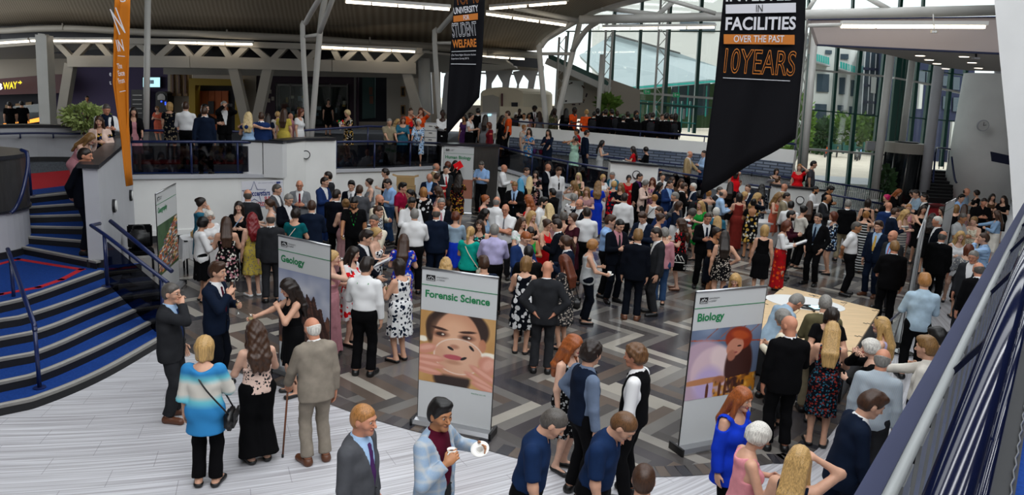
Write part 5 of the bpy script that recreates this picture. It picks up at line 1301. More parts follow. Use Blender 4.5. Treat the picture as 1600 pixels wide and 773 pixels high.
# ---- right-hand facade
YR = 40.
gr_ = empty('glass_wall', pd(1320, 290, YR)); tag(gr_, 'tall green framed glass wall right of the large black banner', 'glazing')
for a, c, w in [((1310, 60), (1292, 290), 4), ((1346, 60), (1324, 292), 5), ((1386, 70), (1359, 316), 9), ((1406, 75), (1388, 250), 8), ((1414, 75), (1398, 230), 4), ((1421, 80), (1404, 230), 6), ((1435, 85), (1418, 260), 4.5), ((1458, 90), (1434, 300), 7), ((1488, 95), (1470, 260), 4.5), ((1510, 100), (1494, 260), 4)]: bar('mullion', gr_, a, c, w, 'teal_frame', YR)
for a, c, w, m in [((1262, 108.5), (1390, 120), 2.6, 'white_steel'), ((1396, 121.5), (1468, 135), 2.6, 'white_steel'), ((1468, 138), (1508, 146.5), 2.6, 'white_steel'), ((1262, 171), (1375, 182), 1.8, 'teal_frame'), ((1250, 232), (1372, 241), 3.2, 'white_steel'), ((1415, 183), (1500, 190), 1.8, 'teal_frame'), ((1440, 110), (1510, 118), 1.5, 'teal_frame')]: bar('transom', gr_, a, c, w, m, YR-.06)
panel('pane', [(1240, -20), (1560, -20), (1560, 300), (1235, 300)], YR+.12, 'clear_glass', .03, gr_)
for a, c, w in [((1264, -6), (1263, 24), 2.5), ((1333, -6), (1332, 22), 2.5), ((1408, -6), (1406, 18), 4), ((1443, -6), (1442, 18), 2.5)]: bar('mullion', gr_, a, c, w, 'teal_frame', YR)
gc = empty('column', pd(1256, 275, 32)); tag(gc, 'dark green post beside the white mast at the large black banner', 'column'); bm = bmn(); beam(bm, pd(1254, 275, 32), pd(1268, 84, 32), .20, .3, up=(0, -1, 0)); part('shaft', bm, M('teal_frame'), gc); bm = bmn(); beam(bm, pd(1268, 86, 32), pd(1271, 48, 32), .14, .3, up=(0, -1, 0)); part('upper_shaft', bm, M('beige_wall'), gc)
ppost('round white column right of the large black banner', 1255, 275, 1274, 44, 29, 10, cap=1)
ppost('round white column in front of the revolving door', 1365, 315, 1392, 82, 33, 12); ppost('round white column behind the canopy of the revolving door', 1409, 226, 1426, 90, 37, 10)
ppost('round white column left of the far staircase', 1443, 305, 1468, 98, 34, 15, m='grey_wall')
# balcony slab with mauve front and downlights
F0 = [(1266, 29, 22), (1400, 27, 22), (1556, 26.5, 22)]; F1 = [(1279, 70, 22), (1400, 75, 22), (1568, 84, 22)]
zs = pd(1279, 71, 22.2)[2]; ya, yb = at(1279, 71, zs)[1]-.05, at(1580, 86, zs)[1]-.05
panel('wall_right', [(1266, 30), (1580, 26), (1580, 85), (1279, 70)], [ya, yb, yb, ya], 'fascia_mauve', .3)
panel('trim_40', [(1279, 69), (1580, 83), (1580, 86), (1279, 71.5)], [ya-.06, yb-.06, yb-.06, ya-.06], 'slate', .2); panel('trim_41', [(1262, 30), (1580, 25), (1580, 26.5), (1262, 31.5)], [ya-.06, yb-.06, yb-.06, ya-.06], 'navy_paint', .1)
bm = bmn(); vs = [bm.verts.new(p) for p in [at(1279, 71, zs), at(1580, 86, zs), at(1580, 112, zs), at(1510, 110, zs), at(1470, 104, zs), at(1430, 96, zs), at(1380, 84, zs)]]; f = bm.faces.new(vs); r = bmesh.ops.extrude_face_region(bm, geom=[f]); bmesh.ops.translate(bm, vec=(0, 0, .3), verts=[v for v in r['geom'] if isinstance(v, bmesh.types.BMVert)]); struct('ceiling', bm, M('soffit'))
mat('downlight_glow', '#fff0dc', .4, emit=('#fff0d8', 4.0))
for i, (u, v) in enumerate([(1438, 86), (1506.5, 87.5), (1452, 92.5), (1519, 97), (1464, 98.5), (1529, 105.5), (1478, 106.5)]):
 p = at(u, v, zs-.02); o = empty('downlight', p); tag(o, ['recessed downlight nearest the mauve edge', 'recessed downlight nearest the big white pillar', 'recessed downlight second from the mauve edge', 'recessed downlight in the middle of the right-hand row', 'recessed downlight above the round white columns', 'recessed downlight over the white drum', 'recessed downlight at the glass edge of the slab'][i], 'downlight', 'downlights in the slab')
 bm = bmn(); disc(bm, p, .17, p[2]-.02, p[2]+.01, 20); part('trim_ring', bm, M('lamp_body'), o); bm = bmn(); disc(bm, p, .13, p[2]-.03, p[2]-.015, 20); part('lamp', bm, M('downlight_glow'), o)
em = empty('emergency_light', pd(1460, 49, 20.3)); tag(em, 'twin-headed emergency light hung below the strip lights at top right', 'light'); bm = bmn(); box(bm, pd(1460, 49, 20.3), (.16, .1, .08)); part('case', bm, M('beige_wall'), em)
for s_ in (-1, 1): rod('lamp', [pd(1460+s_*2, 49.5, 20.24), pd(1460+s_*2, 49.5, 20.18)], .03, M('paper'), em, 10)
rod('drop_rod', [pd(1458, 22, 20.3), pd(1459.5, 47, 20.3)], .012, M('white_steel'), em, 6)
cm = empty('camera_bracket', pd(1525, 88, 21.9)); tag(cm, 'small black bracket hanging from the slab near the big pillar', 'bracket'); rod('stem', [pd(1525, 83, 22), pd(1525, 90, 22)], .03, M('black_metal'), cm, 8); bm = bmn(); box(bm, pd(1525, 91, 22), (.16, .12, .05)); part('plate', bm, M('grey_wall'), cm)
# white drum and leaning pillar on the right
cy = pd(1530, 300, 34); dcx = np.array([cy[0]+.25, 34.6])
bm = bmn(); disc(bm, dcx, 1.38, 0, zs+.1, 56); o = struct('wall_right', bm, M('white_wall'));
for p in o.data.polygons: p.use_smooth = abs(p.normal.z) < .5
ck = empty('wall_clock', pd(1535, 196, 33.1)); tag(ck, 'round wall clock on the big white drum', 'clock')
n_ = np.array([-.15, -1, 0]); R_ = Vector(n_).to_track_quat('Z', 'Y').to_matrix().to_4x4()
for nm, rr_, h0, h1, m_ in (('rim', .24, 0, .09, 'grey_wall'), ('dial', .21, .05, .095, 'paper')):
 bm = bmn(); disc(bm, (0, 0), rr_, h0, h1, 28); bmesh.ops.transform(bm, matrix=R_, verts=bm.verts[:]); link(nm, bm, M(m_), ck)
bm = bmn(); beam(bm, (0, 0, .1), (.0, .15, .1), .02, .006, up=(0, 0, 1)); beam(bm, (0, 0, .1), (.11, .03, .1), .02, .006, up=(0, 0, 1)); bmesh.ops.transform(bm, matrix=R_, verts=bm.verts[:]); link('hands', bm, M('black_ink'), ck)
bm = bmn(); vs = [pd(u, v, 12.5) for u, v in [(1551, -20), (1563, 100), (1575, 220), (1588, 420), (1640, 480), (1760, 480), (1760, -20)]]
bm = bmn(); lo_ = pd(1590, 500, 12.5); Cc = [bm.verts.new(p) for p in [pd(1551, -25, 12.5), pd(1563, 100, 12.5), pd(1575, 220, 12.5), pd(1583, 340, 12.5), pd(1593, 505, 12.5), pd(1800, 520, 12.5), pd(1800, -25, 12.5)]]
f = bm.faces.new(Cc); r = bmesh.ops.extrude_face_region(bm, geom=[f]); bmesh.ops.translate(bm, vec=(.9, 1.4, 0), verts=[v for v in r['geom'] if isinstance(v, bmesh.types.BMVert)]); struct('column', bm, M('white_wall'))
panel('wall_right', [(1556, 106), (1600, 110), (1600, 250), (1552, 260)], 36.5, 'grey_wall'); panel('window_2', [(1560, 255), (1600, 262), (1600, 330), (1556, 320)], 38, 'ext_glass'); panel('trim_42', [(1550, 237), (1600, 248), (1600, 262), (1551, 252)], 33.2, 'slate', .3)
# far staircase beside the drum
fs = empty('staircase', pd(1465, 310, 33)); tag(fs, 'dark flight of stairs with pale nosings beside the white drum', 'staircase')
for i in range(9):
 t = i/8; l = pd(1450+4*t*1.4, 308-42*t, 33+2.4*t); r_ = pd(1490-2*t, 309-34*t, 33+2.4*t); z = .17*(i+1)
 bm = bmn(); prism(bm, [l[:2], r_[:2], r_[:2]+[0, .6], l[:2]+[0, .6]], l[2]-.25, l[2], 0); s_ = part('step', bm, M('riser_black'), fs); bm = bmn(); prism(bm, [l[:2]-[0, .02], r_[:2]-[0, .02], r_[:2]+[0, .07], l[:2]+[0, .07]], l[2]-.03, l[2]+.012); part('nosing', bm, M('nosing'), s_)
 s_.children[0].data.transform(Matrix.Translation(Vector((0, 0, 0))))
for s0 in [c for c in fs.children]:
 for c in s0.children: c.data.transform(Matrix.Translation(Vector(s0.location)-Vector(fs.location)+Vector(fs.location)))
rod('rail', smooth_line([pd(1458, 285, 33.5), pd(1462, 238, 34.5), pd(1468, 231, 35), pd(1502, 236, 35)], 4), .04, M('navy_paint'), fs); rod('rail', smooth_line([pd(1487, 245, 33.3), pd(1489, 262, 33), pd(1492, 280, 32.8), pd(1495, 286, 32.7)], 4), .04, M('navy_paint'), fs)
for u in (1462, 1469, 1476, 1483, 1490, 1497): rod('baluster', [pd(u, 233+(u-1462)*.1, 35), pd(u-2, 264, 35)], .02, M('navy_paint'), fs, 6)
bm = bmn(); prism(bm, [at(u, v, .01)[:2] for u, v in [(1448, 318), (1484, 316), (1492, 340), (1440, 345)]], .0, .012); struct('floor', bm, M('red_carpet'))
# revolving door
rd = empty('revolving_door', pd(1400, 310, 34)); tag(rd, 'dark glazed revolving door drum with a grey canopy', 'door')
rc_ = pd(1404, 300, 35)[:2]; zc0, zc1 = pd(1404, 240, 34)[2], pd(1404, 224, 34)[2]
bm = bmn(); disc(bm, rc_, .98, zc0, zc1, 40); part('canopy', bm, M('warm_white'), rd); bm = bmn(); disc(bm, rc_, .5, zc1, zc1+.06, 30); part('canopy_cap', bm, M('black_metal'), rd); bm = bmn(); disc(bm, rc_, .9, 0, zc0, 40); part('glass_drum', bm, M('dark_glass'), rd)
for a in np.linspace(0, 2*math.pi, 11)[:-1]: rod('mullion', [(rc_[0]+.92*math.cos(a), rc_[1]+.92*math.sin(a), 0), (rc_[0]+.92*math.cos(a), rc_[1]+.92*math.sin(a), zc0)], .035, M('black_metal') if abs(a-4) > .7 else M('steel'), rd, 8)
for u in (1424, 1431): bar('side_frame', rd, (u+4, 240), (u-4, 310), 5, 'teal_frame', 35)
bm = bmn(); beam(bm, pd(1416, 243, 34.6), pd(1442, 245, 34.6), .2, .3); part('side_canopy', bm, M('black_metal'), rd); panel('notice_screen', [(1428, 254), (1432, 254), (1430, 274), (1426, 274)], 34.7, 'screen', .05, rd)
ub = empty('unit_box', pd(1361, 227, 39.7)); tag(ub, 'pale square box on the glass wall above the transom', 'box'); bm = bmn(); box(bm, pd(1361, 228, 39.7), (.5, .3, .5)); part('case', bm, M('warm_white'), ub); bm = bmn(); box(bm, pd(1361, 228, 39.53), (.42, .02, .42)); part('grille', bm, M('grey_wall'), ub)
# ---- outside
bm = bmn(); prism(bm, [(-60, 46.2), (120, 46.2), (120, 220), (-60, 220)], -.25, -.05); o = struct('ground', bm, M('paving'))
def building(label, corners, depth, m, wins, y):
 o = empty('building', pd(*corners[0], y)); tag(o, label, 'building'); bm = bmn(); Cc = [bm.verts.new(pd(u, v, y)) for u, v in corners]; f = bm.faces.new(Cc); r = bmesh.ops.extrude_face_region(bm, geom=[f]); bmesh.ops.translate(bm, vec=(depth*.3, depth, 0), verts=[v for v in r['geom'] if isinstance(v, bmesh.types.BMVert)]); part('wall', bm, M(m), o)
 for (u0, v0, u1, v1) in wins:
  sl = .045*(u1-u0); panel('window', [(u0, v0), (u1, v0+sl), (u1-.04*(v1-v0), v1+sl), (u0-.04*(v1-v0), v1)], y-.15, 'ext_glass', .1, o)
 return o
b1 = building('white office building with square windows and a balcony, seen through the glass', [(1240, 250), (1366, 250), (1370, 20), (1345, 20), (1240, 60)], 12, 'ext_white', [(1277, 115, 1296, 143), (1312, 121, 1321, 147), (1330, 125, 1342, 150), (1274, 162, 1292, 190), (1309, 164, 1318, 190), (1327, 166, 1341, 190), (1262, 60, 1275, 75), (1290, 78, 1300, 84), (1314, 84, 1326, 92)], 78)
panel('balcony', [(1262, 88), (1298, 100), (1298, 104), (1262, 94)], 77, 'grey_wall', 1., b1); panel('balcony', [(1312, 104), (1346, 116), (1346, 119), (1312, 108)], 77, 'grey_wall', 1., b1)
for i in range(6): panel('balustrade_panel', [(1276+i*3.4, 84+i), (1278.6+i*3.4, 84.6+i), (1278.6+i*3.4, 96+i), (1276+i*3.4, 95+i)], 76.5, 'turq_frame', .05, b1)
for i in range(8): panel('balustrade_panel', [(1313+i*4, 96+i*1.3), (1316+i*4, 96.8+i*1.3), (1316+i*4, 107+i*1.3), (1313+i*4, 106+i*1.3)], 76.5, 'turq_frame', .05, b1)
b2 = building('dark glazed tower beside the white office building', [(1345, 180), (1386, 184), (1392, 60), (1354, 76)], 10, 'ext_glass', [], 72)
for i in range(4): panel('glazing_bar', [(1352-i*.5+i*9, 80+i*2), (1353-i*.5+i*9, 80+i*2), (1347+i*9, 178), (1346+i*9, 178)], 71.8, 'grey_wall', .1, b2)
for i in range(3): panel('spandrel', [(1349, 105+i*26), (1388, 108+i*26), (1388, 112+i*26), (1349, 109+i*26)], 71.8, 'slate', .1, b2)
panel('pale_bay', [(1362, 120), (1370, 121), (1368, 146), (1361, 145)], 71.7, 'ext_white', .05, b2)  # plain pale panel set into the dark tower front
b3 = building('dark brick block with large windows behind the far columns', [(1386, 262), (1520, 268), (1524, 60), (1392, 60)], 10, 'slate', [(1434, 110, 1446, 130), (1448, 112, 1456, 130), (1474, 118, 1486, 134), (1490, 120, 1500, 140), (1474, 150, 1486, 170), (1490, 152, 1500, 174), (1400, 130, 1412, 200)], 66)
panel('white_pier', [(1488, 190), (1497, 191), (1492, 266), (1482, 265)], 65, 'ext_white', .3, b3); panel('white_pier', [(1438, 130), (1443, 130), (1440, 170), (1435, 170)], 65, 'ext_white', .3, b3)
b4 = building('pale building with a blue glazed corner far behind the tall glass', [(925, 120), (1260, 120), (1260, -60), (925, -60)], 10, 'ext_white', [(1063, 33, 1118, 48), (960, 15, 1008, 26), (968, 30, 1000, 38)], 95)
b5 = empty('building', pd(1010, 120, 60)); tag(b5, 'low hall with a broad pale grey pitched roof behind the entrance', 'building')
panel('roof', [(905, 86), (944, 62), (960, 55), (1063, 84), (1120, 104), (1200, 125), (1200, 134), (1109, 124), (960, 138)], [62, 66, 66, 66, 66, 66, 58, 58, 58], 'ext_roof', .3, b5); panel('eaves_board', [(958, 138), (1200, 119), (1200, 122), (958, 141)], 57.5, 'turq_frame', .3, b5)
panel('gutter_strip', [(944, 60), (960, 53), (1063, 82), (1063, 84.5), (960, 56)], 65.5, 'steel', .2, b5); panel('wall', [(958, 142), (1200, 124), (1200, 200), (958, 200)], 64, 'dark_leaf', .3, b5)  # steel-coloured strip along the upper roof edge, then the green wall below
panel('glazed_front', [(1050, 135), (1110, 128), (1106, 180), (1046, 180)], 60, 'ext_glass', .2, b5)
for u in (1060, 1075, 1090, 1104): panel('post', [(u, 134), (u+1.5, 134), (u-1, 182), (u-2.5, 182)], 59.6, 'turq_frame', .15, b5)
# plants
def leafy(name, label, cat, c, r, n, m, size, seed=1, group=None, stem=None, shape=(1, 1, 1), kind=None):
 """a plant: many small leaves round a branching stem"""
 rnd = random.Random(seed); o = empty(name, (c[0], c[1], c[2]-r*shape[2])); tag(o, label, cat, group, kind); bm = bmn()
 for i in range(n):
  while True:
   p = np.array([rnd.uniform(-1, 1) for _ in range(3)])
   if .25 < p@p < 1: break
  q = p*r*np.array(shape)*(.85+.3*rnd.random()); d = nrm(p+np.array([rnd.uniform(-.6, .6) for _ in range(3)])); s = nrm(np.cross(d, [rnd.random(), rnd.random(), .3])); L = size*(.6+.8*rnd.random()); w = L*.32
  a = c+q; vs = [bm.verts.new(x) for x in (a, a+d*L*.5+s*w, a+d*L, a+d*L*.5-s*w)]; bm.faces.new(vs)
 part('foliage', bm, M(m), o)
 bm = bmn(); ft = np.array([c[0], c[1], c[2]-r*shape[2]-(stem or .3)])
 for k in range(4):
  a = rnd.random()*6.28; tube(bm, [ft, ft+[.1*math.cos(a)*r, .1*math.sin(a)*r, (stem or .3)], c+np.array([.4*math.cos(a), .4*math.sin(a), .3])*r], [.02*r+.01, .015*r+.008, .006], 6)
 part('stem', bm, M('brown_leather'), o)
 return o
leafy('potted_shrub', 'variegated pale green shrub behind the grey parapet at left', 'plant', pd(132, 183, 20.), .52, 1300, 'pale_leaf', .12, 2, shape=(1.05, .8, .6), stem=1.0)
leafy('palm', 'spiky green plant beside the thin white post by the entrance', 'plant', pd(949, 164, 36.5),   .26, 110, 'leaf', .48, 3, shape=(.9, .7, .7))
leafy('conifer', 'dark conifer outside the glass in front of the white building', 'tree', pd(1287, 212, 66), 1.1, 900, 'dark_leaf', .35, 4, shape=(.75, .75, 1.25))
hd = leafy('hedge', 'overgrown green hedge outside behind the bicycles', 'hedge', pd(1335, 216, 72), 2.2, 2600, 'leaf', .4, 5, shape=(2.1, .5, .95))
leafy('bush', 'round green bush outside left of the conifer', 'bush', pd(1274, 222, 68), 1.1, 900, 'leaf', .32, 6, shape=(1.0, .6, 1.0)); leafy('tree', 'light green tree beside the dark tower outside', 'tree', pd(1362, 196, 75), 1.7, 1200, 'pale_leaf', .4, 7, shape=(.7, .6, 1.3), stem=1.5)
leafy('tree', 'green tree outside seen at the right edge of the large black banner', 'tree', pd(1247, 200, 60), 1.5, 1200, 'leaf', .4, 8, shape=(.7, .6, 1.6), stem=1.5)
leafy('potted_plant', 'tall dark leafy plant inside the glass beside the revolving door', 'plant', pd(1386, 285, 33.6), .34, 160, 'dark_leaf', .28, 9, shape=(.6, .5, 2.0), stem=.9)
fn = empty('fence', pd(1330, 240, 64)); tag(fn, 'low green fence panel behind the bicycles', 'fence'); panel('panel', [(1296, 224), (1352, 230), (1351, 240), (1295, 234)], 64, 'teal_frame', .08, fn)
for u in (1300, 1318, 1336, 1350): bar('post', fn, (u, 222), (u-1, 240), 2, 'teal_frame', 63.9)
def bicycle(label, u, v, y, col, ang):
 p = pd(u, v, y); p[2] = 0; o = empty('bicycle', p, ang, label, 'bicycle', 'bicycles in the rack outside')
 for x in (-.52, .52):
  bm = bmn(); tube(bm, [(x+.33*math.cos(t), 0, .34+.33*math.sin(t)) for t in np.linspace(0, 2*math.pi, 21)[:-1]], .045, 6, closed=True); w = link('wheel', bm, M('black_metal'), o)
  bm = bmn()
  for t in np.linspace(0, math.pi, 5)[:-1]: tube(bm, [(x-.33*math.cos(t), 0, .34-.33*math.sin(t)), (x+.33*math.cos(t), 0, .34+.33*math.sin(t))], .006, 4)
  link('spokes', bm, M('steel'), w)
 bm = bmn()
 for a, c in [((-.52, 0, .34), (-.1, 0, .34)), ((-.1, 0, .34), (-.2, 0, .85)), ((-.18, 0, .78), (.38, 0, .80)), ((-.1, 0, .34), (.38, 0, .72)), ((.36, 0, .86), (.52, 0, .34)), ((-.52, 0, .34), (-.18, 0, .78))]: tube(bm, [a, c], .035, 8)
 link('frame', bm, M_cloth(col), o)
 bm = bmn(); tube(bm, [(.34, -.26, .95), (.34, 0, .92), (.34, .26, .95)], .018, 6); tube(bm, [(.36, 0, .84), (.34, 0, .93)], .02, 6); link('handlebar', bm, M('black_metal'), o); bm = bmn(); box(bm, (-.21, 0, .90), (.26, .13, .06)); link('saddle', bm, M('black_metal'), o)
bicycle('red and orange bicycle outside, nearest the white mast', 1291, 244, 63, 'orange', 1.0); bicycle('yellow bicycle outside between the first two glazing bars', 1307, 244, 64, 'gold', 1.2); bicycle('pale bicycle outside beyond the second glazing bar', 1337, 252, 61, 'ltgrey', 1.3); bicycle('blue bicycle outside nearest the dark green mullion', 1343, 249, 62, 'sky', 1.1)
# roof above the hall, out of view: keeps the sky to the glazed openings
bm = bmn(); box(bm, (6, 16, 12.2), (70, 56, .2)); struct('ceiling', bm, M('dark_roof'))
for c_, s_ in (((6, -9.5, 6), (64, .3, 12.4)), ((-26.5, 5, 6), (.3, 30, 12.4)), ((39.5, 14, 6), (.3, 50, 12.4))): bm = bmn(); box(bm, c_, s_); struct('wall_back', bm, M('rear_wall'))
# ---- lettering
def text_mesh(s, size, bold=0., extr=.002, align='LEFT', outline=0., sx=1.):
 c = bpy.data.curves.new('text', 'FONT'); c.body = s; c.size = size; c.align_x = align; c.offset = bold
 if outline: c.fill_mode = 'NONE'; c.bevel_depth = outline; c.bevel_resolution = 0; c.resolution_u = 4
 else: c.extrude = extr; c.resolution_u = 3
 o = bpy.data.objects.new('text', c); COL.objects.link(o); bpy.context.view_layer.update()
 me = bpy.data.meshes.new_from_object(o.evaluated_get(bpy.context.evaluated_depsgraph_get())); bpy.data.objects.remove(o); bpy.data.curves.remove(c)
 if sx != 1: me.transform(Matrix.Diagonal((sx, 1, 1, 1)))
 return me
def fit_text(s, width, height, **k):
 me = text_mesh(s, 1., **k); xs = [v.co.x for v in me.vertices]; ys = [v.co.y for v in me.vertices]
 w, h = max(xs)-min(xs), max(ys)-min(ys); sc = height/h; me.transform(Matrix.Translation((-min(xs), -min(ys), 0)))
 me.transform(Matrix.Diagonal((width/w if width else sc, sc, .02 if not k.get('outline') else .05, 1))); return me
def place_text(me, m, parent, x, y, z=.007, name='lettering', serif=None):
 """lay lettering on a board whose face is local XZ, seen from -Y; (x, y) is the lower left corner"""
 me.materials.clear(); me.materials.append(m); o = bpy.data.objects.new(name, me); COL.objects.link(o); o.parent = parent
 o.matrix_local = Matrix.Translation((x, -z, y)) @ Matrix.Rotation(math.pi/2, 4, 'X'); return o
def painted(name, w, h, nx, ny, fn, parent, x=0, y=0, z=.0065):
 """a printed picture: a fine grid coloured by fn(u, v) -> rgb (sRGB 0..1), u to the right, v up"""
 u, v = np.meshgrid((np.arange(nx)+.5)/nx, (np.arange(ny)+.5)/ny, indexing='ij'); c = np.clip(fn(u, v), 0, 1)
 lin = np.where(c <= .04045, c/12.92, ((c+.055)/1.055)**2.4)
 gx, gy = np.meshgrid(np.linspace(0, w, nx+1), np.linspace(0, h, ny+1), indexing='ij')
 V = np.stack([gx.ravel()+x, np.full(gx.size, -z), gy.ravel()+y], 1); i, j = np.meshgrid(np.arange(nx), np.arange(ny), indexing='ij'); a = (i*(ny+1)+j).ravel(); Q = np.stack([a, a+ny+1, a+ny+2, a+1], 1)
 if 'print_ink' not in MATS:
  m = bpy.data.materials.new('print_ink'); m.use_nodes = True; at_ = m.node_tree.nodes.new('ShaderNodeVertexColor'); at_.layer_name = 'ink'; m.node_tree.links.new(at_.outputs[0], m.node_tree.nodes['Principled BSDF'].inputs['Base Color']); m.node_tree.nodes['Principled BSDF'].inputs['Roughness'].default_value = .5; MATS['print_ink'] = m
 me = mesh_from(name, V, Q, [M('print_ink')], smooth=False); ca = me.color_attributes.new('ink', 'FLOAT_COLOR', 'CORNER')
 cols = np.repeat(np.concatenate([lin.reshape(-1, 3), np.ones((nx*ny, 1))], 1), 4, axis=0); ca.data.foreach_set('color', cols.astype(np.float32).ravel())
 o = bpy.data.objects.new(name, me); COL.objects.link(o); o.parent = parent; return o
def hexc(h): return np.array([int(h[i:i+2], 16)/255 for i in (1, 3, 5)])
def lay(img, mask, col): return img*(1-mask[..., None])+np.asarray(col)*mask[..., None]
def ell(u, v, cx, cy, rx, ry, soft=.12, rot=0.):
 a, b = u-cx, v-cy; c, s = math.cos(rot), math.sin(rot); a, b = (a*c+b*s)/rx, (-a*s+b*c)/ry
 return np.clip((1-np.sqrt(a*a+b*b))/soft+.5, 0, 1)
def vnoise(u, v, f, seed=0):
 r = np.random.RandomState(seed).rand(64, 64); x, y = u*f, v*f; i, j = np.floor(x).astype(int), np.floor(y).astype(int); a, b = x-i, y-j; a, b = a*a*(3-2*a), b*b*(3-2*b)
 g = lambda p, q: r[p % 64, q % 64]
 return (g(i, j)*(1-a)+g(i+1, j)*a)*(1-b)+(g(i, j+1)*(1-a)+g(i+1, j+1)*a)*b
def img_forensic(u, v):
 im = lay(np.zeros(u.shape+(3,)), np.ones_like(u), hexc('#b88a50')); n = vnoise(u, v, 5, 1); im = lay(im, np.clip(n*1.2-.3, 0, 1), hexc('#d0a870'))
 for cx, cy, rx in [(.04, .60, .07), (.93, .50, .12)]: im = lay(im, ell(u, v, cx, cy, rx, .04, .5), hexc('#f2ead8'))
 im = lay(im, ell(u, v, .5, .80, .42, .30, .1), hexc('#2e1c14')); im = lay(im, ell(u, v, .14, .75, .06, .18, .4), hexc('#3a2418'))
 im = lay(im, ell(u, v, .50, .56, .33, .48, .06), hexc('#c89070')); im = lay(im, ell(u, v, .44, .74, .22, .2, .9), hexc('#dcaa88')); im = lay(im, ell(u, v, .84, .62, .05, .09, .3), hexc('#b87858'))
 im = lay(im, ell(u, v, .60, .48, .2, .3, .9)*.5, hexc('#e0b090'))
 for cx, r in ((.26, -.12), (.64, .12)): im = lay(im, ell(u, v, cx, .775, .11, .018, .5, r), hexc('#3a2016'))
 for cx in (.28, .63): im = lay(im, ell(u, v, cx, .70, .10, .042, .8), hexc('#7a4c38')); im = lay(im, ell(u, v, cx, .70, .06, .024, .4), hexc('#2c1810')); im = lay(im, ell(u, v, cx+.03, .70, .018, .012, .5), hexc('#e8d8c8'))
 im = lay(im, ell(u, v, .47, .55, .06, .03, .8), hexc('#a86c50')); im = lay(im, ell(u, v, .46, .40, .13, .035, .3), hexc('#a83c44')); im = lay(im, ell(u, v, .46, .33, .1, .03, .9), hexc('#b07858'))
 im = lay(im, np.clip((.16-v)/.05, 0, 1)*ell(u, v, .45, .1, .25, .2, .2), hexc('#2a1a14'))
 r = np.sqrt(((u-.53)/.33)**2+((v-.42)/.245)**2); im = lay(im, np.clip(1-np.abs(r-1)/.05, 0, 1)*.75, hexc('#f0e6dc')); im = lay(im, (r < 1)*.10, hexc('#ffffff'))
 for cx, cy, rx, ry, ro in [(.09, .47, .14, .07, .3), (.13, .34, .22, .055, .05), (.13, .25, .22, .05, -.05), (.10, .16, .22, .05, -.1), (.93, .36, .12, .14, .9), (.88, .22, .22, .055, -.5), (.84, .12, .24, .05, -.45), (.9, .04, .2, .05, -.3)]: im = lay(im, ell(u, v, cx, cy, rx, ry, .25, ro), hexc('#cc8a74')); im = lay(im, ell(u, v, cx, cy+.012, rx*.8, ry*.45, .7, ro)*.7, hexc('#e2ac98'))
 for cx, cy, ro in [(.42, .52, -.4), (.70, .565, -.8), (.60, .405, .5)]: im = lay(im, ell(u, v, cx, cy, .045, .018, .3, ro), hexc('#16100e'))
 return im
def img_biology(u, v):
 im = lay(np.zeros(u.shape+(3,)), np.ones_like(u), hexc('#5c6a84')); im = lay(im, np.clip(vnoise(u, v, 4, 2)*1.3-.4, 0, 1), hexc('#8a98b0'))
 im = lay(im, (np.abs(v-.86+.10*u) < .010).astype(float), hexc('#a04a34'))
 for k in range(4): im = lay(im, (np.abs((u-.25-.2*k)-(v-.9)*1.1) < .012).astype(float)*(v > .86), hexc('#8a5a54'))
 im = lay(im, ell(u, v, .18, .10, .5, .75, .1), hexc('#b89cac')); im = lay(im, ell(u, v, .34, .38, .30, .36, .12), hexc('#d2b6be')); im = lay(im, ell(u, v, .45, .55, .14, .2, .4, .4), hexc('#e0c8c8')); im = lay(im, ell(u, v, .30, .2, .2, .25, .5), hexc('#b8a4cc'))
 im = lay(im, ell(u, v, .72, .42, .20, .40, .15), hexc('#3a1a14')); im = lay(im, ell(u, v, .68, .82, .20, .17, .12, -.4), hexc('#8c3018')); im = lay(im, ell(u, v, .64, .70, .12, .14, .12, -.4), hexc('#c08068')); im = lay(im, ell(u, v, .60, .58, .06, .08, .3), hexc('#a86a54')); im = lay(im, ell(u, v, .70, .87, .13, .06, .5, -.3), hexc('#b04a20'))
 im = lay(im, ell(u, v, .70, .71, .03, .012, .4), hexc('#3a2018')); im = lay(im, ell(u, v, .66, .62, .025, .01, .4), hexc('#8a3c3c'))
 im = lay(im, ell(u, v, .22, .25, .30, .045, .3, .05), hexc('#b87c54')); im = lay(im, ell(u, v, .46, .24, .09, .06, .4), hexc('#a06444'))
 g = (v < .30-.12*(1-u))&(u > .38); im = lay(im, g*np.clip(vnoise(u, v*1.4, 16, 3)*2-.55, 0, 1), hexc('#c07a1c')); im = lay(im, g*np.clip(vnoise(u, v, 22, 4)*3-1.8, 0, 1), hexc('#3a1c0c')); im = lay(im, g*np.clip(vnoise(u*2, v*.6, 14, 6)*3-2.0, 0, 1), hexc('#e8b048'))
 for cx in (.30, .48, .56, .66, .76): im = lay(im, ell(u, v, cx, .09, .022, .12, .3), hexc('#5a2c14'))
 return im
